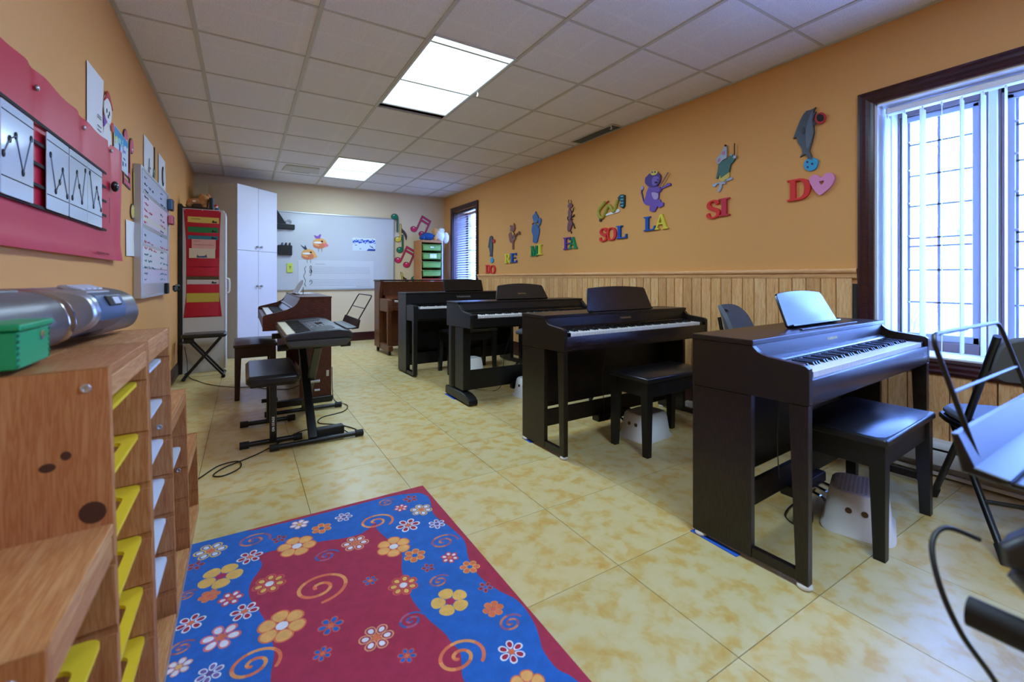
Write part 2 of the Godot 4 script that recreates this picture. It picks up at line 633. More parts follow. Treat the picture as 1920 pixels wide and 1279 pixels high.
	M.dolphin = mat(C(66, 76, 88), 0.4)
	M.dolphin_light = mat(C(92, 104, 120), 0.4)
	M.dolphin_dark = mat(C(46, 54, 62), 0.4)
	M.ball_blue = mat(C(40, 160, 206), 0.4)
	M.ink_purple = mat(C(60, 40, 90), 0.6)
	M.coat_green = mat(C(0, 86, 72), 0.45)
	M.trouser_yellow = mat(C(206, 180, 74), 0.5)
	M.mole_grey = mat(C(168, 178, 196), 0.5)
	M.cheek_pink = mat(C(190, 110, 150), 0.5)
	M.lion_purple = mat(C(112, 78, 176), 0.45)
	M.lion_dark = mat(C(78, 50, 132), 0.5)
	M.lion_face = mat(C(120, 96, 190), 0.45)
	M.lion_pale = mat(C(176, 156, 206), 0.5)
	M.bow_wood = mat(C(170, 130, 120), 0.4)
	M.snake_green = mat(C(176, 168, 60), 0.45)
	M.dark_teal = mat(C(20, 48, 56), 0.45)
	M.concertina_blue = mat(C(70, 170, 196), 0.4)
	M.ant_red = mat(C(110, 44, 56), 0.45)
	M.ant_dark = mat(C(48, 30, 26), 0.5)
	M.cat_blue = mat(C(44, 98, 158), 0.45)
	M.cat_pale = mat(C(96, 140, 190), 0.5)
	M.squirrel_brown = mat(C(140, 82, 66), 0.5)
	M.squirrel_pale = mat(C(200, 176, 150), 0.5)
	M.guitar_brown = mat(C(130, 96, 84), 0.4)
	M.toy_coral = mat(C(228, 54, 50), 0.75)
	M.let_yellow = mat(C(226, 214, 70), 0.75)
	M.let_blue = mat(C(20, 84, 176), 0.75)
	M.let_green = mat(C(10, 140, 84), 0.75)
	M.let_purple = mat(C(96, 50, 150), 0.75)
	M.let_crimson = mat(C(204, 50, 72), 0.75)
	M.heart_pink = mat(C(232, 150, 190), 0.7)
	M.vinyl = mat(C(206, 34, 58), 0.42, 0.0, 0.4)
	M.vinyl_dark = mat(C(130, 30, 50), 0.5)
	M.card = mat(C(206, 220, 228), 0.12)
	M.marker_navy = mat(C(60, 70, 110), 0.6)
	M.marker_red = mat(C(214, 60, 90), 0.6)
	M.marker_teal = mat(C(40, 120, 140), 0.6)
	M.marker_maroon = mat(C(150, 20, 60), 0.5)
	M.bin_yellow = mat(C(236, 200, 44), 0.4)
	M.bin_white = mat(C(214, 222, 234), 0.4)
	M.knot = mat(C(74, 40, 24), 0.6)
	M.radio_grey = mat(C(120, 116, 112), 0.35, 0.55)
	M.chrome_warm = mat(C(190, 176, 160), 0.18, 1.0)
	M.radio_blue = mat(C(82, 100, 120), 0.35, 0.3)
	M.radio_blue_gloss = mat(C(62, 80, 104), 0.2, 0.2)
	M.green_paint = mat(C(0, 150, 88), 0.4)
	M.green_dark = mat(C(0, 96, 60), 0.5)
	M.rug_edge = mat(C(150, 36, 60), 0.95)
	M.rug_grey = mat(C(150, 140, 140), 0.9)
	M.car_paint = mat(C(170, 176, 184), 0.3)

# ------------------------------------------------------------------ room shell
func room() -> void:
	# floor: a slab and 45 cm tiles
	var zf := -7.8
	var fl := struct("floor", MB.new().box(Vector3(1.3, -0.09, -2.7), Vector3(4.6, 0.17, 10.6)), M.grout)
	var g := 0.4555
	var tm := MB.new().box(Vector3(0, -0.002, 0), Vector3(g - 0.002, 0.0045, g - 0.002), 0.0003).mesh()
	var kz := 0
	var i0 := int(floor((WL - 0.252) / g))
	for i in range(i0, i0 + 9):
		for j in range(-5, 15):
			var x := 0.252 + (i + 0.5) * g
			var z := -1.166 - (j + 0.5) * g
			if x - g * 0.5 > WR or z < zf or z > WF: continue
			kz = (i * 7 + j * 3 + (i * j) % 5 + 100) % 3
			var o := part_mesh("tile", tm, M["floor%d" % kz], fl)
			o.position = Vector3(x, -0.0003, z)
	# walls
	var top := CE + 0.25
	struct("wall_left", MB.new().box(Vector3(WL - 0.1, top * 0.5, -2.7), Vector3(0.2, top, 10.4)), M.wall)
	struct("wall_back", MB.new().box(Vector3(1.3, top * 0.5, WB - 0.1), Vector3(4.6, top, 0.2)), M.wall_back)
	struct("wall_front", MB.new().box(Vector3(1.3, top * 0.5, WF + 0.1), Vector3(4.6, top, 0.2)), M.wall)
	var wr := MB.new()
	var th := 0.36
	var xm := WR + th * 0.5
	for s in [[-7.8, -7.225], [-6.32, -1.106], [1.453, 2.5]]:
		wr.box(Vector3(xm, top * 0.5, (s[0] + s[1]) * 0.5), Vector3(th, top, s[1] - s[0]))
	for s in [[-7.225, -6.32, 0.86, 2.21], [-1.106, 1.453, 0.61, 2.07]]:
		var zc: float = (s[0] + s[1]) * 0.5
		wr.box(Vector3(xm, s[2] * 0.5, zc), Vector3(th, s[2], s[1] - s[0]))
		wr.box(Vector3(xm, (s[3] + top) * 0.5, zc), Vector3(th, top - s[3], s[1] - s[0]))
	struct("wall_right", wr, M.wall)
	# ceiling: slab above, tiles in a T-bar grid
	var ce := struct("ceiling", MB.new().box(Vector3(1.3, CE + 0.2, -2.7), Vector3(4.6, 0.1, 10.6)), M.dark_gap)
	var xs := [WL, -0.249, 0.361, 0.970, 1.580, 2.190, 2.799, WR]
	var zs := []
	var z0 := -2.522 + 0.6096 * 8
	for k in 18:
		var z := z0 - 0.6205 * k
		if z < WF and z > WB: zs.append(z)
	zs.push_front(WF)
	zs.append(WB)
	for i in xs.size() - 1:
		for j in zs.size() - 1:
			var xa: float = xs[i]; var xb: float = xs[i + 1]
			var za: float = zs[j + 1]; var zb: float = zs[j]
			if i == 3 and lamp_at((za + zb) * 0.5): continue
			if xb - xa < 0.05 or zb - za < 0.05: continue
			part("ceiling_tile", MB.new().box(Vector3((xa + xb) * 0.5, CE + 0.014, (za + zb) * 0.5), Vector3(xb - xa - 0.012, 0.016, zb - za - 0.012)), M.tile, ce)
	for x in xs:
		var w := 0.024
		part("runner", MB.new().box(Vector3(clampf(x, WL + 0.012, WR - 0.012), CE + 0.003, (WB + WF) * 0.5), Vector3(w, 0.008, WF - WB), 0.001), M.bar, ce)
	for z in zs:
		part("cross_tee", MB.new().box(Vector3((WL + WR) * 0.5, CE + 0.004, clampf(z, WB + 0.008, WF - 0.008)), Vector3(WR - WL, 0.006, 0.016), 0.001), M.bar, ce)
	# wainscot on the right wall: tongue-and-groove boards under a moulded rail
	var ws := struct("trim_1", MB.new().box(Vector3(WR - 0.002, 0.56, -3.71), Vector3(0.004, 0.9, 5.04)).box(Vector3(WR - 0.002, 0.32, 0.56), Vector3(0.004, 0.4, 3.48)), M.dark_gap)
	var bw := 0.0865
	var z := -6.23
	var k := 0
	while z < 2.2:
		var zc := z + bw * 0.5
		var hi := 1.052
		if zc > -1.18 and zc < 2.3: hi = 0.53
		elif zc + bw * 0.5 > -1.18 and zc < 0: hi = 1.052
		var o := part("plank", MB.new().box(Vector3(WR - 0.009, (0.12 + hi) * 0.5, zc), Vector3(0.014, hi - 0.12, bw - 0.004), 0.004), M.board[(k * 3 + k / 4) % 5], ws)
		if hi > 1.0:
			part("bead", MB.new().box(Vector3(WR - 0.0155, (0.12 + hi) * 0.5, zc), Vector3(0.003, hi - 0.12, 0.012), 0.0012), M.board[(k * 3 + k / 4) % 5], ws)
		z += bw
		k += 1
	var rail_prof := P([0, 1.044, -0.018, 1.044, -0.022, 1.052, -0.022, 1.072, -0.03, 1.076, -0.034, 1.084, -0.034, 1.096, -0.028, 1.104, 0, 1.104])
	var rl := MB.new().at(Vector3(WR, 0, -6.24)).prism(rail_prof, 0.0, 6.24 - 1.186)
	rl.at(Vector3(WR, 0, 1.533)).prism(rail_prof, 0.0, 0.76)
	struct("trim_2", rl, M.rail)
	# dark skirting
	var sk := P([0, 0, 0.014, 0, 0.014, 0.1, 0.010, 0.112, 0.010, 0.125, 0.004, 0.14, 0, 0.14])
	struct("baseboard_back", MB.new().at(Vector3(WL, 0, WB), Basis(Vector3(0, 0, 1), Vector3(0, 1, 0), Vector3(-1, 0, 0))).prism(sk, -(WR - WL), 0.0), M.trim_z)
	struct("baseboard_left", MB.new().at(Vector3(WL, 0, WB)).prism(sk, 0.0, WF - WB), M.trim_z)
	var skr := PackedVector2Array()
	for p in sk: skr.push_back(Vector2(-p.x * 1.4 - 0.016, p.y * 1.28))
	struct("baseboard_right", MB.new().at(Vector3(WR, 0, WB)).prism(skr, 0.02, 5.75), M.trim_z)
	# electric baseboard heater under the window
	var h := thing("baseboard_heater", "long low white electric heater along the skirting under the big window", "heater", Vector3(WR - 0.018, 0, -1.82))
	var ln := 3.6
	part("back_plate", MB.new().box(Vector3(-0.004, 0.097, ln * 0.5), Vector3(0.008, 0.17, ln)), M.heater_white, h)
	part("front_cover", MB.new().prism(P([-0.062, 0.062, -0.066, 0.066, -0.066, 0.132, -0.060, 0.140, -0.054, 0.136, -0.058, 0.068]), 0.0, ln), M.heater_white, h)
	part("top_cover", MB.new().prism(P([0, 0.188, 0, 0.182, -0.04, 0.176, -0.058, 0.152, -0.064, 0.152, -0.064, 0.162, -0.046, 0.184]), 0.0, ln), M.heater_white, h)
	part("bottom_plate", MB.new().prism(P([0, 0.012, -0.064, 0.012, -0.066, 0.03, -0.060, 0.03, -0.056, 0.018, 0, 0.02]), 0.0, ln), M.heater_white, h)
	part("element", MB.new().box(Vector3(-0.028, 0.1, ln * 0.5), Vector3(0.03, 0.09, ln - 0.1)), M.dark_gap, h)
	part("end_cap", MB.new().box(Vector3(-0.033, 0.1, -0.012), Vector3(0.068, 0.178, 0.03), 0.004), M.heater_white, h)
	part("end_cap", MB.new().box(Vector3(-0.033, 0.1, ln + 0.012), Vector3(0.068, 0.178, 0.03), 0.004), M.heater_white, h)

func lamp_at(z: float) -> bool:
	for c in [0.03, -3.13, -6.29]:
		if absf(z - c) < 0.62: return true
	return false

func ceiling_fittings() -> void:
	var zz := [-3.13, -6.29, 0.03]
	var where := ["nearer bright fluorescent ceiling panel with a small clip hanging from its rim", "farther bright fluorescent panel in the ceiling, above the whiteboard", "fluorescent ceiling panel nearest the front wall"]
	for k in 3:
		var t := thing("ceiling_light", where[k], "ceiling light", Vector3(1.275, CE, zz[k]), 0.0, "fluorescent panels")
		var lx := 0.284
		var lz := 0.60
		var fr := MB.new()
		for s in [-1, 1]:
			fr.box(Vector3(s * (lx + 0.008), 0.002, 0), Vector3(0.018, 0.014, lz * 2 + 0.03), 0.002)
			fr.box(Vector3(0, 0.002, s * (lz + 0.006)), Vector3(lx * 2 + 0.03, 0.014, 0.016), 0.002)
		part("frame", fr, M.lamp_frame, t)
		part("diffuser", MB.new().box(Vector3(0, 0.006, 0), Vector3(lx * 2, 0.004, lz * 2)), M.lamp, t)
		part("housing", MB.new().box(Vector3(0, 0.06, 0), Vector3(lx * 2 + 0.02, 0.1, lz * 2 + 0.02)), M.lamp_frame, t)
		if k == 0:
			part("clip", MB.new().tube(smooth3([0.295, 0.0, 0.02, 0.302, -0.02, 0.02, 0.297, -0.045, 0.018], 4), 0.005, 6), M.white_plastic, t)
		var l := AreaLight3D.new()
		l.name = "panel_glow"
		l.area_size = Vector2(lx * 2, lz * 2)
		l.light_energy = LAMP_POWER
		l.light_color = LAMP_COLOR
		l.area_range = 14.0
		l.area_attenuation = 2.0
		l.shadow_enabled = true
		t.add_child(l)
		l.position = Vector3(0, -0.012, 0)
		l.rotation.x = -PI / 2
	# supply grille near the right wall and a deflector beside the far lamp
	var v := thing("air_vent", "long dark ceiling vent tight against the orange wall", "vent", Vector3(3.09, CE, -3.42))
	part("frame", MB.new().ring(P([-0.075, -0.315, 0.075, -0.315, 0.075, 0.315, -0.075, 0.315]), P([-0.062, -0.302, 0.062, -0.302, 0.062, 0.302, -0.062, 0.302]), -0.004, 0.006).at(Vector3.ZERO), M.bar, v).rotation.x = PI / 2
	for k in 7:
		part("slat", MB.new().at(Vector3(-0.054 + 0.018 * k, 0.0, 0), Basis(Vector3(0, 0, 1), 0.7)).box(Vector3.ZERO, Vector3(0.018, 0.002, 0.6)), M.vent_dark, v)
	part("clip", MB.new().tube(smooth3([-0.05, 0.0, 0.27, -0.045, -0.025, 0.275, -0.058, -0.035, 0.272], 4), 0.006, 6), M.white_plastic, v)
	var d := thing("air_deflector", "cream square air deflector in the ceiling left of the farther light", "vent", Vector3(0.665, CE, -6.58))
	part("deflector", MB.new().at(Vector3(0, -0.008, 0.02), FLAT.inverse()).prism(P([-0.23, -0.17, 0.23, -0.17, 0.2, 0.16, -0.2, 0.16]), -0.01, 0.006, 0.004), M.bar, d)
	part("backing", MB.new().box(Vector3(0, 0.003, 0.0), Vector3(0.56, 0.006, 0.5)), M.tile, d)
	part("opening", MB.new().box(Vector3(0, -0.001, -0.19), Vector3(0.24, 0.004, 0.05)), M.dark_gap, d)

# ------------------------------------------------------------------ windows
func casing(called: String, z0: float, z1: float, y0: float, y1: float, w: float) -> void:
	# mitred moulding round an opening, its face standing 2 cm off the wall
	var mb := MB.new()
	var prof := [[0.0, 0.0], [0.0, 0.016], [0.012, 0.022], [0.024, 0.018], [0.036, 0.026], [0.052, 0.026], [0.062, 0.034], [0.074, 0.03], [w, 0.0]]
	var cor := [Vector2(z0, y0), Vector2(z1, y0), Vector2(z1, y1), Vector2(z0, y1)]
	var dg := [Vector2(-1, -1), Vector2(1, -1), Vector2(1, 1), Vector2(-1, 1)]
	for i in 4:
		var j := (i + 1) % 4
		for k in prof.size() - 1:
			var a: Vector2 = cor[i] + dg[i] * prof[k][0]
			var b: Vector2 = cor[j] + dg[j] * prof[k][0]
			var c: Vector2 = cor[j] + dg[j] * prof[k + 1][0]
			var d: Vector2 = cor[i] + dg[i] * prof[k + 1][0]
			var xa: float = WR - prof[k][1]
			var xb: float = WR - prof[k + 1][1]
			mb.quad(Vector3(xa, a.y, a.x), Vector3(xa, b.y, b.x), Vector3(xb, c.y, c.x), Vector3(xb, d.y, d.x))
	struct(called, mb, M.trim_z)

func right_window() -> void:
	casing("trim_3", -1.106, 1.453, 0.61, 2.07, 0.078)
	var t := Node3D.new()
	t.name = "window_1"
	add_child(t)
	t.set_meta("kind", "structure")
	# white reveal boards and sill
	var rv := MB.new()
	rv.box(Vector3(3.32, 1.34, -1.1), Vector3(0.28, 1.46, 0.012)).box(Vector3(3.32, 1.34, 1.447), Vector3(0.28, 1.46, 0.012))
	rv.box(Vector3(3.32, 2.064, 0.1735), Vector3(0.28, 0.012, 2.55))
	part("reveal", rv, M.reveal, t)
	part("reveal_trim", MB.new().box(Vector3(3.40, 1.34, -1.087), Vector3(0.1, 1.46, 0.016), 0.003), M.reveal, t)
	part("sill", MB.new().box(Vector3(3.318, 0.616, 0.1735), Vector3(0.284, 0.012, 2.55), 0.003), M.reveal, t)
	var wd := 0.4265
	for k in 6:  # the last two lights, out of view, are added for more daylight
		var a := -1.106 + wd * k
		var b := a + wd
		var zc := (a + b) * 0.5
		var fr := MB.new()
		var l := a + (0.018 if k == 0 else 0.033)
		var r := b - (0.018 if k == 5 else 0.033)
		# fixed dark frame round each light, then a grey sash
		for q in [[l, l + 0.016], [r - 0.016, r]]:
			fr.box(Vector3(3.47, 1.34, (q[0] + q[1]) * 0.5), Vector3(0.07, 1.46, q[1] - q[0]), 0.003)
		fr.box(Vector3(3.47, 2.045, zc), Vector3(0.07, 0.04, r - l), 0.003)
		fr.box(Vector3(3.47, 0.645, zc), Vector3(0.07, 0.06, r - l), 0.003)
		part("frame", fr, M.win_brown, t)
		var sa := MB.new()
		var l2 := l + 0.016
		var r2 := r - 0.016
		for q in [[l2, l2 + 0.032], [r2 - 0.032, r2]]:
			sa.box(Vector3(3.475, 1.345, (q[0] + q[1]) * 0.5), Vector3(0.04, 1.35, q[1] - q[0]), 0.006)
		sa.box(Vector3(3.475, 2.008, zc), Vector3(0.04, 0.034, r2 - l2), 0.006)
		sa.box(Vector3(3.475, 0.695, zc), Vector3(0.04, 0.045, r2 - l2), 0.006)
		part("sash", sa, M.sash, t)
		part("pane", MB.new().box(Vector3(3.483, 1.345, zc), Vector3(0.004, 1.3, r2 - l2 - 0.05)), M.pane, t)
		for y in [1.852, 1.663, 1.479, 1.286, 1.236, 1.093, 0.901]:
			part("muntin", MB.new().box(Vector3(3.474, y, zc), Vector3(0.008, 0.009, r2 - l2 - 0.06)), M.muntin, t)
		for q in [l2 + 0.036, lerpf(l2, r2, 0.5)]:
			part("muntin", MB.new().box(Vector3(3.474, 1.345, q), Vector3(0.008, 1.3, 0.012)), M.muntin, t)
		for y in [0.9, 1.1, 1.3, 1.5, 1.7, 1.87]:
			part("hinge", MB.new().box(Vector3(3.462, y, l2 + 0.036), Vector3(0.012, 0.01, 0.016), 0.002), M.silver, t)
		if k < 5:
			part("mullion", MB.new().box(Vector3(3.46, 1.34, b), Vector3(0.06, 1.46, 0.066), 0.004), M.win_brown, t)
			part("mullion_cover", MB.new().box(Vector3(3.42, 1.34, b + 0.008), Vector3(0.022, 1.46, 0.034), 0.004), M.reveal, t)
	# vertical blind, drawn open
	var bl := thing("vertical_blind", "white vertical blind with its vanes turned edge-on in the big window", "blind", Vector3(3.27, 2.05, 0))
	part("headrail", MB.new().box(Vector3(0.0, -0.02, 0.1735), Vector3(0.055, 0.036, 2.5), 0.004), M.blind_white, bl)
	part("valance_clip", MB.new().box(Vector3(-0.03, -0.018, -1.06), Vector3(0.012, 0.03, 0.014), 0.002), M.blind_white, bl)
	var vane := MB.new().box(Vector3(0, -0.70, 0), Vector3(0.086, 1.36, 0.0012)).mesh()
	var z := -1.075
	var k := 0
	while z < 1.4:
		var o := part_mesh("vane", vane, M.vane, bl)
		o.position = Vector3(0.0, -0.03, z)
		o.rotation.y = 0.02 + 0.05 * sin(k * 2.3) + (0.16 if k == 3 else 0.0)
		var hk := part("vane_hook", MB.new().box(Vector3(0, -0.045, z), Vector3(0.012, 0.024, 0.008), 0.002), M.blind_white, bl)
		z += 0.0795
		k += 1

func far_window() -> void:
	casing("trim_4", -7.225, -6.32, 0.86, 2.21, 0.075)
	var t := Node3D.new()
	t.name = "window_2"
	add_child(t)
	t.set_meta("kind", "structure")
	var zc := -6.7725
	var rv := MB.new()
	for s in [-7.219, -6.326]: rv.box(Vector3(3.32, 1.55, s), Vector3(0.28, 1.38, 0.012))
	for y in [0.866, 2.234]: rv.box(Vector3(3.32, y, zc), Vector3(0.28, 0.012, 0.9))
	part("reveal", rv, M.trim, t)
	var fr := MB.new()
	for s in [-7.19, -6.77, -6.355]: fr.box(Vector3(3.47, 1.55, s), Vector3(0.06, 1.38, 0.045), 0.004)
	for y in [0.9, 2.2]: fr.box(Vector3(3.47, y, zc), Vector3(0.06, 0.05, 0.86), 0.004)
	part("frame", fr, M.win_brown, t)
	for s in [-6.98, -6.56]:
		part("pane", MB.new().box(Vector3(3.48, 1.55, s), Vector3(0.004, 1.26, 0.38)), M.pane, t)
		for y in [1.1, 1.32, 1.54, 1.76, 1.98]:
			part("muntin", MB.new().box(Vector3(3.47, y, s), Vector3(0.008, 0.01, 0.38)), M.muntin, t)
	var bl := thing("slatted_blind", "white horizontal slatted blind in the narrow far window beside the green bins", "blind", Vector3(3.235, 2.2, zc))
	part("headrail", MB.new().box(Vector3(0, 0, 0), Vector3(0.05, 0.045, 0.86), 0.004), M.black, bl)
	var sl := MB.new().box(Vector3.ZERO, Vector3(0.048, 0.0018, 0.85)).mesh()
	for k in 30:
		var o := part_mesh("slat", sl, M.vane, bl)
		o.position = Vector3(0, -0.05 - 0.041 * k, 0)
		o.rotation.z = 0.42
	for s in [-0.3, 0.3]:
		part("cord", MB.new().tube(PackedVector3Array([Vector3(-0.027, 0, s), Vector3(-0.027, -1.27, s)]), 0.0015, 4), M.white_plastic, bl)
	part("bottom_rail", MB.new().box(Vector3(0, -1.29, 0), Vector3(0.05, 0.016, 0.85), 0.003), M.blind_white, bl)

func outside() -> void:
	# snow-covered ground with soft drifts
	var mb := MB.new()
	var f := FastNoiseLite.new()
	f.seed = 5
	f.frequency = 0.12
	var nx := 40
	var nz := 60
	for i in nx + 1:
		for j in nz + 1:
			var x := 3.6 + 52.0 * pow(float(i) / nx, 1.6)
			var z := -40.0 + 60.0 * float(j) / nz
			mb.put(Vector3(x, -0.35 + 0.22 * f.get_noise_2d(x, z) * minf(1.0, (x - 3.6) * 0.3), z), Vector3.UP)
	for i in nx:
		for j in nz:
			var a := i * (nz + 1) + j
			mb.face(a, a + 1, a + nz + 2)
			mb.face(a, a + nz + 2, a + nz + 1)
	var g := struct("ground", mb, M.snow)
	# brick building across the yard
	var b := thing("brick_building", "low brick building with a band of pale windows beyond the snowy yard", "building", Vector3(27, -0.35, -13.2))
	part("wall", MB.new().box(Vector3(2, 1.75, 3.5), Vector3(4, 3.5, 15)), M.brick, b)
	part("roof", MB.new().box(Vector3(2, 3.6, 3.5), Vector3(4.4, 0.24, 15.4), 0.05), M.snow, b)
	for k in 6:
		var z := -2.6 + k * 2.1
		part("window", MB.new().box(Vector3(-0.03, 2.0, z), Vector3(0.1, 0.9, 1.5), 0.02), M.reveal, b)
		part("pane", MB.new().box(Vector3(-0.09, 2.0, z - 0.36), Vector3(0.02, 0.72, 0.62)), M.far_glass, b)
		part("pane", MB.new().box(Vector3(-0.09, 2.0, z + 0.36), Vector3(0.02, 0.72, 0.62)), M.far_glass, b)
	# bare trees
	var spots := [[11.5, -2.72, 0.17, 6.2, 4], [10.3, -1.55, 0.2, 6.5, 9], [19.0, -7.0, 0.2, 8.5, 3], [17.0, -3.6, 0.17, 8.0, 12], [25, -11.5, 0.22, 8, 21]]
	var lab := ["bare winter tree standing behind the middle of the left window light", "bare winter tree with a leaning trunk behind the second window light", "slim bare tree at the far left of the snowy yard", "bare tree standing behind the nearer trunks in the yard", "farthest bare tree, small, before the brick building"]
	for k in spots.size():
		var s: Array = spots[k]
		bare_tree(Vector3(s[0], -0.4, s[1]), s[2], s[3], s[4], lab[k])
	# snowy shrub
	var r := RandomNumberGenerator.new()
	r.seed = 77
	var sh := thing("shrub", "snow-dusted bare twiggy shrub at the foot of the tree outside", "shrub", Vector3(11.0, -0.4, -3.35))
	var tw := MB.new()
	for k in 90:
		var a := r.randf() * TAU
		var q := r.randf_range(0.2, 0.95)
		var top := Vector3(cos(a) * q, r.randf_range(0.8, 1.6), sin(a) * q)
		tw.tube(PackedVector3Array([Vector3(cos(a) * 0.1, 0, sin(a) * 0.1), top * 0.5 + Vector3(0, 0.15, 0), top]), 0.014, 4, false, 0.005)
	part("twigs", tw, M.bark, sh).set_meta("kind", "stuff")
	# a parked car under snow
	var car := thing("car", "pale car parked under snow beyond the second window light", "car", Vector3(12.2, -0.38, -0.95), 0.3)
	part("body", MB.new().at(Vector3(0, 0, -0.85)).prism(P([-2.1, 0.3, 2.1, 0.3, 2.15, 0.75, 1.3, 0.85, -2.0, 0.9, -2.15, 0.7]), 0, 1.7, 0.08), M.car_paint, car)
	part("cabin", MB.new().at(Vector3(0, 0, -0.75)).prism(P([-1.7, 0.88, 1.0, 0.86, 0.45, 1.38, -1.3, 1.4]), 0, 1.5, 0.08), M.far_glass, car)
	part("roof_snow", MB.new().box(Vector3(-0.45, 1.44, 0), Vector3(1.7, 0.12, 1.4), 0.05), M.snow, car)
	for s in [-1.35, 1.35]:
		for q in [-0.8, 0.8]:
			part("wheel", MB.new().at(Vector3(s, 0.31, q), Basis(Vector3.RIGHT, PI / 2)).lathe(P([0.001, -0.1, 0.31, -0.1, 0.31, 0.1, 0.001, 0.1]), 16), M.rubber, car)

func bare_tree(at: Vector3, r: float, h: float, sd: int, label: String) -> void:
	var t := thing("bare_tree", label, "tree", at, 0.0, "bare trees in the snowy yard")
	var g := RandomNumberGenerator.new()
	g.seed = sd
	var tr := MB.new()
	var br := MB.new()
	var lean := Vector3(g.randf_range(-0.3, 0.3), 0, g.randf_range(-0.5, 0.5))
	tr.tube(smooth3([0, 0, 0, lean.x * 0.3, h * 0.25, lean.z * 0.3, lean.x, h * 0.5, lean.z], 4), r, 8, false, r * 0.6)
	var tips := [[Vector3(lean.x, h * 0.5, lean.z), Vector3(0, 1, 0.3), r * 0.6, 0], [Vector3(lean.x, h * 0.5, lean.z), Vector3(0.2, 1, -0.5), r * 0.5, 0]]
	for k in 2:
		tips.append([Vector3(lean.x, h * 0.5, lean.z) * (0.5 + 0.1 * k), Vector3(g.randf_range(-1, 1), 0.7, g.randf_range(-1, 1)), r * 0.32, 1])
	while tips.size() > 0:
		var q: Array = tips.pop_back()
		var d: Vector3 = q[1].normalized()
		var lv: int = q[3]
		var ln: float = h * [0.24, 0.19, 0.14, 0.1, 0.07][lv] * g.randf_range(0.8, 1.25)
		var mid: Vector3 = q[0] + d * ln * 0.5 + Vector3(g.randf_range(-1, 1), g.randf_range(0, 1), g.randf_range(-1, 1)) * ln * 0.08
		var end: Vector3 = q[0] + d * ln
		br.tube(PackedVector3Array([q[0], mid, end]), q[2], 5, false, q[2] * 0.6)
		if lv < 4:
			for c in (3 if lv == 1 else 2):
				var nd := (d + Vector3(g.randf_range(-1, 1), g.randf_range(-0.35, 0.8), g.randf_range(-1, 1)) * 0.85).normalized()
				tips.append([end if c < 2 else mid, nd, q[2] * 0.58, lv + 1])
	part("trunk", tr, M.bark, t)
	part("branches", br, M.bark, t)

# ------------------------------------------------------------------ pianos
func keys(parent: Node3D, x0: float, kw: float, count: int, zb: float, zf: float, y: float, start := 0, ivory: Material = null) -> void:
	var w := MB.new()
	var b := MB.new()
	for i in count:
		w.box(Vector3(x0 + kw * (i + 0.5), y - 0.011, (zb + zf) * 0.5), Vector3(kw - 0.0009, 0.022, zf - zb), 0.0012)
		if i < count - 1 and [0, 2, 3, 5, 6].has((i + start) % 7):
			var ln := (zf - zb) * 0.635
			b.at(Vector3(x0 + kw * (i + 1), y, zb), SIDE).prism(P([0, 0, ln, 0, ln - 0.008, 0.0115, 0, 0.0115]), -0.0048, 0.0048, 0.0008)
	part("white_keys", w, ivory if ivory else M.white_key, parent).set_meta("kind", "stuff")
	part("black_keys", b, M.black_key, parent).set_meta("kind", "stuff")

func side_prof(poly: Array, x0: float, x1: float, bev := 0.0015) -> MB:
	return MB.new().at(Vector3(x0, 0, 0), SIDE).prism(P(poly), -(x1 - x0), 0.0, bev)

func music_rest(t: Node3D, x0: float, x1: float, y: float, z: float, h: float, tilt: float, m: Material, taper := 0.03, bow := 0.012) -> MeshInstance3D:
	var w := x1 - x0
	var b := Basis(Vector3.RIGHT, -tilt)
	var pts := PackedVector2Array([Vector2(0.012, 0), Vector2(w - 0.012, 0), Vector2(w, 0.012)])
	pts.append(Vector2(w - taper, h - 0.012))
	for k in 9:
		var f := k / 8.0
		pts.append(Vector2(lerpf(w - taper - 0.012, taper + 0.012, f), h + bow * (1.0 - pow(2.0 * f - 1.0, 2.0))))
	pts.append(Vector2(taper, h - 0.012))
	pts.append(Vector2(0, 0.012))
	var o := part("music_rest", MB.new().prism(pts, -0.006, 0.006, 0.002), m, t)
	o.transform = Transform3D(b, Vector3(x0, y, z))
	part("rest_ledge", MB.new().at(Vector3(w * 0.5, 0.006, 0.014)).box(Vector3.ZERO, Vector3(w * 0.96, 0.01, 0.024), 0.003), m, o)
	var br := MB.new()
	for s in [0.12, 0.88]:
		br.tube(PackedVector3Array([Vector3(w * s, 0.01, -0.01), Vector3(w * s, -0.006, -0.035)]), 0.006, 6)
	part("rest_hinge", br, M.satin_black, o)
	return o

func pedals(t: Node3D, x: float, y: float, z: float) -> void:
	for s in [-0.07, 0.0, 0.07]:
		part("pedal", MB.new().at(Vector3(x + s, y, z), SIDE).prism(P([0, -0.004, 0.03, -0.002, 0.075, -0.012, 0.085, -0.02, 0.085, -0.013, 0.07, -0.001, 0.03, 0.007, 0, 0.006]), -0.011, 0.011, 0.002), M.chrome, t)

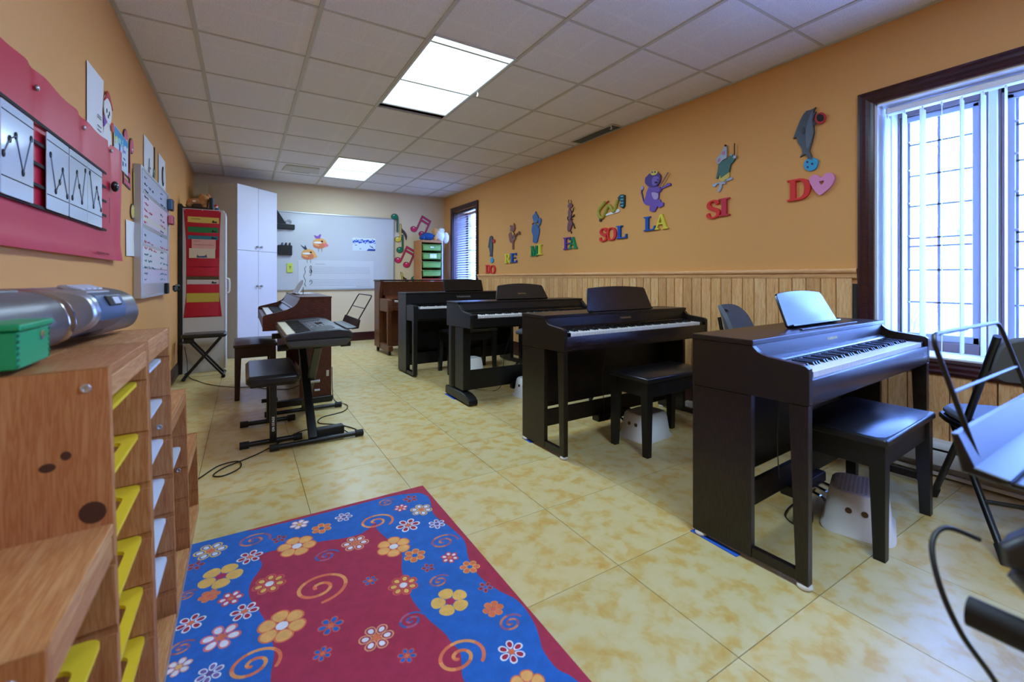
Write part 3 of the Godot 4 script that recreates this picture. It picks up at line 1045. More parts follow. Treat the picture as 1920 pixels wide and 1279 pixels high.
# the two rosewood consoles: panel legs behind, tapered legs in front
func console_piano(label: String, at: Vector3, turn: float, rest: Array, badge: bool) -> Node3D:
	var t := thing("digital_piano", label, "piano", at, turn, "dark rosewood consoles")
	var W := 1.357
	var D := 0.43
	var ra: Material = M.rosewood
	var ru: Material = M.rosewood_up
	var cheek := [0.0, 0.609, 0.0, 0.797, 0.243, 0.797, 0.250, 0.789, 0.262, 0.778, 0.276, 0.770, 0.296, 0.764, 0.345, 0.759, 0.405, 0.753, 0.420, 0.749, 0.429, 0.741, D, 0.730, D, 0.622, 0.424, 0.618]
	for x in [0.0, W - 0.026]:
		part("cheek", side_prof(cheek, x, x + 0.026), ra, t)
		part("side_panel", side_prof([0.0, 0.016, 0.0, 0.6075, 0.238, 0.6125, 0.238, 0.016], x + 0.002, x + 0.03), ru, t)
		part("leg", side_prof([0.388, 0.018, 0.366, 0.6155, 0.426, 0.6165, 0.426, 0.016], x + 0.002 - (0.008 if x > 0 else 0.0), x + 0.034), ru, t)
		part("foot_rail", MB.new().box(Vector3(x + 0.016, 0.036, 0.314), Vector3(0.026, 0.036, 0.15), 0.002), ra, t)
		for z in [0.03, 0.41]:
			part("felt_pad", MB.new().at(Vector3(x + 0.016, 0, z)).lathe(P([0.001, 0.001, 0.022, 0.001, 0.024, 0.006, 0.022, 0.014, 0.001, 0.016]), 14), M.felt_white, t)
	part("lid", MB.new().box(Vector3(W * 0.5, 0.8075, 0.123), Vector3(W + 0.006, 0.020, 0.248), 0.003), ra, t)
	part("fascia", side_prof([0.235, 0.745, 0.236, 0.7975, 0.243, 0.7975, 0.247, 0.745], 0.026, W - 0.026), ra, t)
	part("key_cover", side_prof([0.225, 0.728, 0.225, 0.742, 0.250, 0.745, 0.268, 0.740, 0.276, 0.734, 0.276, 0.729], 0.027, W - 0.027), M.gloss_brown, t)
	part("control_strip", side_prof([0.25, 0.715, 0.25, 0.7285, 0.284, 0.7285, 0.288, 0.7235, 0.288, 0.715], 0.027, W - 0.027), M.satin_black, t)
	part("felt_strip", MB.new().box(Vector3(W * 0.5, 0.7185, 0.2895), Vector3(1.22, 0.006, 0.004)), M.red_felt, t)
	keys(t, 0.066, 0.02355, 52, 0.288, 0.418 - 0.004, 0.7225)
	for x in [0.046, W - 0.046]:
		part("key_block", MB.new().box(Vector3(x, 0.713, 0.35), Vector3(0.038, 0.026, 0.135), 0.003), M.gloss_black, t)
	part("key_slip", side_prof([0.412, 0.622, 0.412, 0.700, 0.417, 0.704, 0.427, 0.703, D - 0.001, 0.699, D - 0.001, 0.622], 0.026, W - 0.026), M.gloss_rose, t)
	part("key_bed", MB.new().box(Vector3(W * 0.5, 0.622, 0.215), Vector3(W - 0.05, 0.022, 0.41)), ra, t)
	part("back_panel", MB.new().box(Vector3(W * 0.5, 0.405, 0.055), Vector3(W - 0.06, 0.42, 0.012)), ra, t)
	part("pedal_rail", MB.new().box(Vector3(W * 0.5, 0.145, 0.12), Vector3(W - 0.06, 0.105, 0.022), 0.003), ra, t)
	part("pedal_box", MB.new().box(Vector3(W * 0.5, 0.08, 0.135), Vector3(0.32, 0.05, 0.07), 0.006), M.satin_black, t)
	pedals(t, W * 0.5, 0.075, 0.165)
	music_rest(t, rest[0], rest[1], 0.8185, rest[2], rest[3], rest[4], M.rest_gloss)
	part("rest_lip", MB.new().box(Vector3((rest[0] + rest[1]) * 0.5 + 0.02, 0.8215, rest[2] + 0.062), Vector3(rest[1] - rest[0] + 0.08, 0.006, 0.014), 0.002), ra, t)
	text("lettering", "YAMAHA", 0.0125, 0.001, sans, M.gold, t, Vector3(W * 0.5 + 0.02, 0.7725, 0.2452), Basis(Vector3.RIGHT, -0.08), 1.5)
	if badge:
		text("badge", "GH", 0.011, 0.0006, sans, M.silver, t, Vector3(W - 0.075, 0.672, D - 0.0005))
		part("badge_line", MB.new().box(Vector3(W - 0.075, 0.655, D - 0.0005), Vector3(0.04, 0.004, 0.001)), M.silver, t)
	return t

func right_pianos() -> void:
	M.felt_white = mat(C(214, 206, 190), 0.9)
	M.gloss_brown = mat(C(30, 24, 22), 0.22)
	M.gloss_rose = tri(ntex(61, 0.05, [Color(0.7, 0.66, 0.66), Color.WHITE], [0.25, 0.75], 3, 3.0, 128), Vector3(1.2, 14, 14), 0.26, C(46, 32, 28), 0.5)
	M.rest_gloss = mat(C(34, 28, 28), 0.2)
	console_piano("dark rosewood digital piano nearest the big window, its music rest shining pale", Vector3(1.578, 0, -1.163), 0.05, [0.494, 1.03, 0.146, 0.167, 0.43], true)
	var p2 := console_piano("dark rosewood digital piano second from the big window, facing a black bench", Vector3(1.553, 0, -2.425), 0.02, [0.36, 0.98, 0.235, 0.165, 0.3], false)
	for tp in [[Vector3(1.588, 0.0012, -1.07), 0.2], [Vector3(1.563, 0.0012, -2.37), 0.1], [Vector3(1.556, 0.0012, -3.6), 0.22]]:
		tag(part("masking_tape", MB.new().box(Vector3.ZERO, Vector3(0.03, 0.0012, tp[1])), M.tape, self), ["strip of blue tape on the floor beside the piano nearest the window", "short bit of blue tape at the rear foot of the second rosewood piano", "strip of blue tape under the foot of the piano with post legs"][[0.2, 0.1, 0.22].find(tp[1])], "tape", "blue floor tape").position = tp[0]
	post_piano()
	tall_piano()
	upright_piano()

# black piano on posts with long rounded feet
func post_piano() -> void:
	var W := 1.38
	var t := thing("digital_piano", "black digital piano on post legs with long rounded feet, script lettering on its rest", "piano", Vector3(1.556, 0, -3.69), 0.0)
	var ra: Material = M.ebony
	var ru: Material = M.ebony_up
	var cheek := [0.0, 0.622, 0.0, 0.826, 0.235, 0.826, 0.262, 0.812, 0.290, 0.788, 0.315, 0.772, 0.36, 0.764, 0.44, 0.758, 0.472, 0.752, 0.485, 0.740, 0.487, 0.72, 0.487, 0.652, 0.478, 0.636]
	for x in [0.0, W - 0.03]:
		var ch := part("cheek", side_prof(cheek, x, x + 0.03, 0.003), M.ebony_edge, t)
		part("post", MB.new().at(Vector3(x + 0.035, 0.06, 0.075), Basis(Vector3.RIGHT, -PI / 2)).prism(rrect(-0.033, -0.05, 0.033, 0.05, 0.03), 0.0, 0.565), ru, t)
		part("leg_panel", MB.new().box(Vector3(x + 0.05, 0.36, 0.235), Vector3(0.07, 0.53, 0.17), 0.004), ru, t)
		part("foot", side_prof([-0.02, 0.012, -0.02, 0.075, 0.0, 0.085, 0.30, 0.085, 0.37, 0.082, 0.43, 0.068, 0.465, 0.045, 0.472, 0.02, 0.465, 0.010], x - 0.004, x + 0.078, 0.004), M.satin_black, t)
	part("lid", MB.new().box(Vector3(W * 0.5, 0.833, 0.121), Vector3(W + 0.004, 0.014, 0.246), 0.003), ra, t)
	part("fascia", side_prof([0.222, 0.775, 0.224, 0.826, 0.24, 0.826, 0.262, 0.772], 0.03, W - 0.03), M.satin_black, t)
	part("key_cover", side_prof([0.25, 0.735, 0.25, 0.776, 0.285, 0.766, 0.325, 0.748, 0.325, 0.735], 0.031, W - 0.031), M.gloss_black, t)
	keys(t, 0.078, 0.02355, 52, 0.322, 0.462, 0.735)
	for x in [0.054, W - 0.054]:
		part("key_block", MB.new().box(Vector3(x, 0.728, 0.40), Vector3(0.046, 0.03, 0.145), 0.003), M.satin_black, t)
	part("key_slip", side_prof([0.458, 0.64, 0.458, 0.712, 0.484, 0.712, 0.484, 0.645], 0.03, W - 0.03), M.satin_black, t)
	part("key_bed", MB.new().box(Vector3(W * 0.5, 0.642, 0.23), Vector3(W - 0.06, 0.034, 0.44)), M.satin_black, t)
	part("speaker_box", MB.new().box(Vector3(0.19, 0.615, 0.36), Vector3(0.08, 0.024, 0.06), 0.004), M.olive, t)
	part("modesty_panel", MB.new().box(Vector3(W * 0.5, 0.16, 0.235), Vector3(W - 0.14, 0.17, 0.018), 0.003), M.satin_black, t)
	part("pedal_box", MB.new().box(Vector3(W * 0.5, 0.07, 0.262), Vector3(0.34, 0.06, 0.05), 0.006), M.satin_black, t)
	pedals(t, W * 0.5, 0.06, 0.285)
	var o := music_rest(t, 0.405, 0.985, 0.842, 0.19, 0.142, 0.38, M.rest_brown, 0.035, 0.02)
	text("lettering", "Digital Piano", 0.0105, 0.0006, serif, M.gold, o, Vector3(0.29, 0.06, 0.0065))

# taller black console with square arms
func tall_piano() -> void:
	var W := 1.40
	var t := thing("digital_piano", "tall black digital piano with square arms, fourth along from the window", "piano", Vector3(1.497, 0, -4.955), 0.03)
	var ra: Material = M.ebony
	var ru: Material = M.ebony_up
	for x in [0.0, W - 0.045]:
		part("side_panel", side_prof([0.0, 0.012, 0.0, 0.87, 0.262, 0.87, 0.262, 0.012], x, x + 0.045, 0.003), ru, t)
		part("arm", side_prof([0.262, 0.588, 0.262, 0.756, 0.47, 0.756, 0.485, 0.742, 0.485, 0.588], x + 0.004, x + 0.058, 0.004), ra, t)
		part("leg", side_prof([0.432, 0.02, 0.43, 0.588, 0.478, 0.588, 0.474, 0.02], x + 0.006, x + 0.05, 0.003), ru, t)
		part("foot_rail", MB.new().box(Vector3(x + 0.028, 0.03, 0.36), Vector3(0.045, 0.036, 0.2), 0.003), ra, t)
	part("lid", MB.new().box(Vector3(W * 0.5, 0.877, 0.132), Vector3(W + 0.006, 0.016, 0.276), 0.004), ra, t)
	part("front_panel", MB.new().box(Vector3(W * 0.5, 0.815, 0.25), Vector3(W - 0.09, 0.108, 0.016), 0.002), ra, t)
	part("key_cover", side_prof([0.24, 0.735, 0.24, 0.768, 0.275, 0.764, 0.315, 0.748, 0.315, 0.735], 0.058, W - 0.058), M.gloss_black, t)
	keys(t, 0.0875, 0.02355, 52, 0.312, 0.452, 0.735)
	part("key_slip", MB.new().box(Vector3(W * 0.5, 0.66, 0.468), Vector3(W - 0.1, 0.11, 0.024), 0.003), ra, t)
	part("key_bed", MB.new().box(Vector3(W * 0.5, 0.606, 0.24), Vector3(W - 0.09, 0.036, 0.46)), M.satin_black, t)
	part("back_panel", MB.new().box(Vector3(W * 0.5, 0.34, 0.06), Vector3(W - 0.09, 0.5, 0.014)), M.satin_black, t)
	part("pedal_rail", MB.new().box(Vector3(W * 0.5, 0.135, 0.14), Vector3(W - 0.09, 0.13, 0.03), 0.003), M.satin_black, t)
	pedals(t, W * 0.5, 0.075, 0.155)
	music_rest(t, 0.51, 1.03, 0.885, 0.14, 0.145, 0.3, M.rest_black, 0.004, 0.008)
	text("lettering", "YAMAHA", 0.02, 0.001, sans, M.silver, t, Vector3(W * 0.5, 0.828, 0.2585), Basis(), 1.6)

# old brown upright
func upright_piano() -> void:
	var W := 1.46
	var t := thing("upright_piano", "brown acoustic upright piano on casters, farthest along the right side", "piano", Vector3(1.607, 0, -6.47), 0.06)
	for x in [0.0, W - 0.05]:
		part("side_panel", side_prof([0.0, 0.07, 0.0, 1.0, 0.27, 1.0, 0.265, 0.95, 0.235, 0.87, 0.215, 0.79, 0.215, 0.07], x, x + 0.05, 0.004), M.walnut_up, t)
		part("arm", side_prof([0.2, 0.585, 0.2, 0.762, 0.5, 0.762, 0.55, 0.75, 0.565, 0.73, 0.565, 0.6, 0.55, 0.585], x + 0.006, x + 0.07, 0.006), M.walnut, t)
		part("leg", side_prof([0.50, 0.13, 0.49, 0.3, 0.485, 0.585, 0.55, 0.585, 0.545, 0.3, 0.545, 0.13], x + 0.012, x + 0.064, 0.006), M.walnut_up, t)
		part("toe_block", side_prof([0.2, 0.055, 0.2, 0.14, 0.56, 0.135, 0.585, 0.12, 0.585, 0.07, 0.57, 0.055], x + 0.008, x + 0.07, 0.006), M.walnut, t)
		for z in [0.06, 0.54]:
			part("caster", MB.new().at(Vector3(x + 0.035, 0.029, z), Basis(Vector3.FORWARD, PI / 2)).lathe(P([0.001, -0.013, 0.02, -0.015, 0.028, -0.01, 0.028, 0.01, 0.02, 0.015, 0.001, 0.013]), 14), M.rubber, t)
			part("caster_fork", MB.new().box(Vector3(x + 0.035, 0.056, z), Vector3(0.034, 0.024, 0.03), 0.003), M.satin_black, t)
	part("lid", MB.new().box(Vector3(W * 0.5, 1.012, 0.138), Vector3(W + 0.02, 0.022, 0.305), 0.006), M.walnut_dark, t)
	part("upper_panel", MB.new().at(Vector3(0.05, 0, 0), SIDE).prism(P([0.23, 0.80, 0.25, 0.995, 0.262, 0.995, 0.242, 0.80]), -(W - 0.1), 0, 0.0), M.walnut, t)
	part("fallboard", MB.new().at(Vector3(0.07, 0, 0), SIDE).prism(P([0.2, 0.745, 0.23, 0.81, 0.26, 0.80, 0.33, 0.752, 0.33, 0.74]), -(W - 0.14), 0, 0.002), M.walnut, t)
	keys(t, 0.118, 0.02355, 52, 0.33, 0.48, 0.735)
	for x in [0.094, W - 0.094]:
		part("key_block", MB.new().box(Vector3(x, 0.738, 0.42), Vector3(0.05, 0.05, 0.17), 0.004), M.walnut, t)
	part("key_slip", MB.new().box(Vector3(W * 0.5, 0.68, 0.51), Vector3(W - 0.14, 0.06, 0.03), 0.004), M.walnut, t)
	part("key_bed", MB.new().box(Vector3(W * 0.5, 0.63, 0.37), Vector3(W - 0.14, 0.05, 0.34), 0.004), M.walnut, t)
	part("lower_panel", MB.new().box(Vector3(W * 0.5, 0.36, 0.2), Vector3(W - 0.1, 0.49, 0.02), 0.003), M.walnut, t)
	part("bottom_board", MB.new().box(Vector3(W * 0.5, 0.095, 0.14), Vector3(W - 0.1, 0.05, 0.2), 0.004), M.walnut, t)
	part("back_frame", MB.new().box(Vector3(W * 0.5, 0.53, 0.03), Vector3(W - 0.1, 0.92, 0.05), 0.004), M.walnut_dark, t)
	pedals(t, W * 0.5, 0.085, 0.24)

# ------------------------------------------------------------------ benches, stools and student chairs on the right
func bench(label: String, at: Vector3, turn: float, w: float, d: float, h: float, top: Material, wood: Material, group: String, padded := true) -> Node3D:
	var t := thing("piano_bench", label, "bench", at, turn, group)   # origin: middle of the footprint
	if padded:
		var o := rrect(-w / 2, -d / 2, w / 2, d / 2, 0.012, 3)
		var c := MB.new().at(Vector3(0, h, 0), FLAT).prism(o, -0.028, 0.0, 0.006)
		# a low crown in the cushion
		var nx := 16
		var nz := 10
		for i in nx + 1:
			for j in nz + 1:
				var fx := float(i) / nx
				var fz := float(j) / nz
				var y := 0.016 * pow(sin(PI * fx), 0.6) * pow(sin(PI * fz), 0.6)
				c.at(Vector3.ZERO)
				c.put(Vector3((fx - 0.5) * (w - 0.014), h + y - 0.001, (fz - 0.5) * (d - 0.014)), Vector3(-0.22 * cos(PI * fx), 1, -0.3 * cos(PI * fz)))
		var base := c.v.size() - (nx + 1) * (nz + 1)
		for i in nx:
			for j in nz:
				var a := base + i * (nz + 1) + j
				c.face(a, a + 1, a + nz + 2)
				c.face(a, a + nz + 2, a + nz + 1)
		part("seat", c, top, t)
	var ap := MB.new()
	var ih := h - 0.028
	ap.box(Vector3(0, ih - 0.045, d / 2 - 0.03), Vector3(w - 0.06, 0.09, 0.018), 0.002).box(Vector3(0, ih - 0.045, -d / 2 + 0.03), Vector3(w - 0.06, 0.09, 0.018), 0.002)
	ap.box(Vector3(w / 2 - 0.03, ih - 0.045, 0), Vector3(0.018, 0.09, d - 0.06), 0.002).box(Vector3(-w / 2 + 0.03, ih - 0.045, 0), Vector3(0.018, 0.09, d - 0.06), 0.002)
	part("apron", ap, wood, t)
	for sx in [-1, 1]:
		for sz in [-1, 1]:
			var lg := MB.new()
			var cx: float = sx * (w / 2 - 0.036)
			var cz: float = sz * (d / 2 - 0.036)
			var a := 0.026
			var b := 0.018
			var q := [Vector3(-1, 0, 1), Vector3(1, 0, 1), Vector3(1, 0, -1), Vector3(-1, 0, -1)]
			for k in 4:
				var m: Vector3 = q[k]
				var n: Vector3 = q[(k + 1) % 4]
				var o := Vector3(cx, 0, cz)
				var ob := o + Vector3(sx, 0, sz) * (a - b)
				lg.quad(ob + m * b, ob + n * b, o + n * a + Vector3(0, ih, 0), o + m * a + Vector3(0, ih, 0))
			lg.box(Vector3(cx + sx * (a - b), 0.003, cz + sz * (a - b)), Vector3(b * 2, 0.006, b * 2))
			part("leg", lg, wood, t)
	return t

func step_stool(label: String, at: Vector3, turn: float, proto: Node3D) -> Node3D:
	if proto:
		return copy(proto, at, turn, label)
	var t := thing("step_stool", label, "stool", at, turn, "white children's step stools")
	# a rounded tub turned over: flared skirt, flat top with rubber dashes
	var mb := MB.new()
	var levels := [[0.0, 0.152, 0.120], [0.012, 0.155, 0.123], [0.020, 0.148, 0.116], [0.030, 0.143, 0.111], [0.13, 0.131, 0.100], [0.150, 0.127, 0.096], [0.161, 0.119, 0.088], [0.164, 0.107, 0.076]]
	var sg := 48
	for l in levels:
		var oval := rrect(-l[1], -l[2], l[1], l[2], 0.05, 11)
		sg = oval.size()
		for p in oval:
			var notch := 1.0
			var y: float = l[0]
			# scalloped skirt on the long sides
			if l[0] < 0.03:
				y += 0.018 * pow(maxf(0.0, cos(clampf(p.x / 0.075, -1, 1) * PI / 2)), 0.8)
			mb.put(Vector3(p.x, y, -p.y), Vector3(p.x * 2, 0.25, -p.y * 3))
	for i in levels.size() - 1:
		for s in sg:
			var a := i * sg + s
			var b := i * sg + (s + 1) % sg
			mb.face(a, b, b + sg); mb.face(a, b + sg, a + sg)
	var ce := mb.put(Vector3(0, 0.165, 0), Vector3.UP)
	var top := (levels.size() - 1) * sg
	for s in sg:
		mb.n[top + s] = Vector3.UP
		mb.face(ce, top + s, top + (s + 1) % sg)
	part("shell", mb, M.white_plastic, t)
	var ds := MB.new()
	for i in range(-6, 7):
		for j in range(-5, 6):
			var x := i * 0.0155 + (0.0077 if j % 2 else 0.0)
			if absf(x) > 0.105 or (absf(x) > 0.085 and absf(j) > 4): continue
			ds.box(Vector3(x, 0.1652, j * 0.0142), Vector3(0.0042, 0.0016, 0.0085), 0.0008)
	part("grip_dashes", ds, M.grip_green, t).set_meta("kind", "stuff")
	for s in [-0.026, 0.026]:
		for f in [-1, 1]:
			part("hole", MB.new().at(Vector3(f * 0.1345, 0.100, s), Basis(Vector3.UP, f * PI / 2)).prism(disc(0, 0, 0.0115, 0.0115, 16), -0.003, 0.0025), M.hole_brown, t)
	return t

func student_chair(label: String, at: Vector3, turn: float, proto: Node3D) -> Node3D:
	if proto:
		return copy(proto, at, turn, label)
	var t := thing("folding_chair", label, "chair", at, turn, "grey padded folding chairs beside the pianos")   # faces +z
	for s in [-1, 1]:
		part("front_leg", MB.new().tube(smooth3([s * 0.2, 0.012, 0.24, s * 0.2, 0.44, -0.02, s * 0.195, 0.62, -0.17, s * 0.19, 0.80, -0.22], 5), 0.0115, 8), M.satin_black, t)
		part("rear_leg", MB.new().tube(PackedVector3Array([Vector3(s * 0.175, 0.012, -0.26), Vector3(s * 0.175, 0.43, 0.17)]), 0.0115, 8), M.satin_black, t)
		for q in [[0.2, 0.24], [0.175, -0.26]]:
			part("foot_cap", MB.new().tube(PackedVector3Array([Vector3(s * q[0], 0.0, q[1]), Vector3(s * q[0], 0.045, q[1] * 0.9)]), 0.015, 8), M.rubber, t)
	part("cross_bar", MB.new().tube(PackedVector3Array([Vector3(-0.175, 0.14, -0.125), Vector3(0.175, 0.14, -0.125)]), 0.008, 6), M.satin_black, t)
	part("seat", MB.new().at(Vector3(0, 0.455, 0.0), FLAT).prism(smooth2(P([-0.19, -0.2, 0.19, -0.2, 0.2, 0.12, 0.17, 0.19, -0.17, 0.19, -0.2, 0.12]), 5), -0.03, 0.012, 0.012), M.grey_fabric, t)
	# curved backrest with an oval hand hole
	var bk := MB.new()
	var outer := smooth2(P([-0.215, -0.10, 0.0, -0.115, 0.215, -0.10, 0.225, 0.02, 0.17, 0.105, 0.08, 0.135, -0.08, 0.135, -0.17, 0.105, -0.225, 0.02]), 4)
	var inner := PackedVector2Array()
	for i in outer.size():
		var w := (outer[i] - Vector2(0, 0.085)).angle()
		inner.push_back(Vector2(cos(w) * 0.055, 0.085 + sin(w) * 0.022))
	bk.ring(outer, inner, -0.012, 0.012)
	for i in bk.v.size():
		bk.v[i].z += 1.5 * bk.v[i].x * bk.v[i].x
	var o := part("backrest", bk, M.grey_fabric, t)
	o.transform = Transform3D(Basis(Vector3.RIGHT, -0.26), Vector3(0, 0.735, -0.225))
	return t

func benches_and_stools() -> void:
	bench("black padded bench with a shiny seat tucked under the piano nearest the window", Vector3(2.295, 0, -0.835), 0.05, 0.62, 0.33, 0.452, M.leather, M.satin_black, "black piano benches")
	bench("black padded bench pulled up to the second rosewood piano, a stool beneath it", Vector3(2.275, 0, -1.915), 0.02, 0.60, 0.31, 0.462, M.leather, M.satin_black, "black piano benches")
	bench("black bench pushed under the tall black piano with square arms", Vector3(2.175, 0, -4.55), 0.03, 0.62, 0.31, 0.47, M.leather, M.satin_black, "black piano benches")
	var s := step_stool("white step stool with a dashed grip top under the bench nearest the window", Vector3(2.235, 0, -0.835), 0.32, null)
	step_stool("white step stool under the bench of the second rosewood piano", Vector3(2.28, 0, -2.04), 0.1, s)
	step_stool("white step stool half hidden behind the second rosewood piano's side", Vector3(2.2, 0, -3.27), 0.2, s)
	step_stool("white step stool seen through the open base of the piano with post legs", Vector3(2.13, 0, -4.42), 0.05, s)
	var c := student_chair("grey folding chair showing above the piano with post legs", Vector3(2.83, 0, -4.12), 0.7, null)
	student_chair("grey folding chair peeping out behind the second rosewood piano's rest", Vector3(2.84, 0, -2.86), 0.95, c)
	student_chair("grey folding chair behind the piano nearest the window, only its curved back showing", Vector3(2.78, 0, -1.52), 0.3, c)
	# power strip by the skirting
	var p := thing("power_strip", "white wall socket strip with a black plug near the skirting between two pianos", "power strip", Vector3(3.085, 0.0, -2.2), 0.25)
	part("body", MB.new().box(Vector3(0, 0.028, 0), Vector3(0.05, 0.05, 0.24), 0.006), M.white_plastic, p)
	for k in 3:
		part("socket", MB.new().box(Vector3(-0.026, 0.03, -0.07 + 0.07 * k), Vector3(0.004, 0.028, 0.036), 0.002), M.heater_white, p)
	part("plug", MB.new().box(Vector3(-0.044, 0.03, 0.0), Vector3(0.036, 0.024, 0.026), 0.005), M.rubber, p)

# ------------------------------------------------------------------ instruments and cabinets on the left
func left_instruments() -> void:
	# brown console seen from its end; it runs along z and its player faces +x
	var W := 1.38
	var t := thing("digital_piano", "cherry brown digital piano seen end-on before the white cupboard", "piano", Vector3(0.634, 0, -4.0 - W), -PI / 2)
	var ra: Material = M.cherry
	var ru: Material = M.cherry_up
	var cheek := [0.0, 0.622, 0.0, 0.876, 0.24, 0.876, 0.25, 0.862, 0.262, 0.838, 0.285, 0.812, 0.34, 0.786, 0.42, 0.766, 0.49, 0.750, 0.505, 0.742, 0.51, 0.728, 0.51, 0.622]
	for x in [0.0, W - 0.03]:
		part("cheek", side_prof(cheek, x, x + 0.03, 0.002), M.cherry_z, t)
		part("side_panel", side_prof([0.0, 0.02, 0.0, 0.622, 0.245, 0.622, 0.245, 0.02], x, x + 0.03, 0.002), ru, t)
		part("foot", MB.new().box(Vector3(x + 0.02, 0.028, 0.235), Vector3(0.05, 0.05, 0.49), 0.008), M.satin_black, t)
	part("lid", MB.new().box(Vector3(W * 0.5, 0.882, 0.12), Vector3(W + 0.006, 0.016, 0.248), 0.003), ra, t)
	part("fascia", side_prof([0.22, 0.79, 0.23, 0.876, 0.242, 0.876, 0.285, 0.79], 0.03, W - 0.03), M.control_grey, t)
	part("key_cover", side_prof([0.26, 0.74, 0.26, 0.796, 0.292, 0.79, 0.335, 0.752, 0.335, 0.74], 0.031, W - 0.031), M.gloss_black, t)
	part("cover_rail", MB.new().box(Vector3(W * 0.5, 0.795, 0.288), Vector3(W - 0.07, 0.012, 0.02), 0.004), M.silver, t)
	keys(t, 0.078, 0.02355, 52, 0.33, 0.472, 0.736)
	for x in [0.054, W - 0.054]:
		part("key_block", MB.new().box(Vector3(x, 0.724, 0.41), Vector3(0.046, 0.03, 0.15), 0.003), ra, t)
	part("key_slip", MB.new().box(Vector3(W * 0.5, 0.672, 0.491), Vector3(W - 0.06, 0.09, 0.03), 0.003), ra, t)
	part("key_bed", MB.new().box(Vector3(W * 0.5, 0.64, 0.24), Vector3(W - 0.06, 0.036, 0.47)), ra, t)
	part("headphone_box", MB.new().box(Vector3(W - 0.07, 0.604, 0.33), Vector3(0.09, 0.034, 0.13), 0.008), M.satin_black, t)
	part("back_panel", MB.new().box(Vector3(W * 0.5, 0.36, 0.09), Vector3(W - 0.06, 0.52, 0.014)), ra, t)
	part("pedal_rail", MB.new().box(Vector3(W * 0.5, 0.1, 0.15), Vector3(W - 0.06, 0.11, 0.03), 0.003), ra, t)
	pedals(t, W * 0.5, 0.07, 0.17)
	part("socket_panel", MB.new().box(Vector3(W + 0.001, 0.24, 0.03), Vector3(0.003, 0.05, 0.022), 0.001), M.silver, t)
	var o := music_rest(t, 0.36, 0.86, 0.89, 0.21, 0.125, 0.5, M.lam_grey, 0.05, 0.03)
	part("rest_stay", MB.new().tube(P3([0.44, 0.085, -0.012, 0.44, -0.035, -0.075, 0.44, -0.005, -0.015]), 0.003, 6), M.satin_black, o)
	var sh := tag(part("paper_sheet", MB.new().box(Vector3.ZERO, Vector3(0.2, 0.0015, 0.28)), M.paper, self), "loose white sheet lying on top of the cherry brown piano", "paper")
	sh.position = Vector3(0.5, 0.8912, -4.95)
	sh.rotation.y = 0.12
	# its bench
	bench("dark red-brown wooden bench with a black seat before the cherry brown piano", Vector3(0.085, 0, -4.68), -PI / 2, 0.56, 0.33, 0.475, M.brown_leather, M.cherry_dark, "")
	portable_keyboard("silver and black portable keyboard on a crossed stand in front of the cherry brown piano", Vector3(0.21, 0, -2.905), 0.0, 0.7, true)
	keyboard_stand()
	keyboard_bench()
	cross_bench()

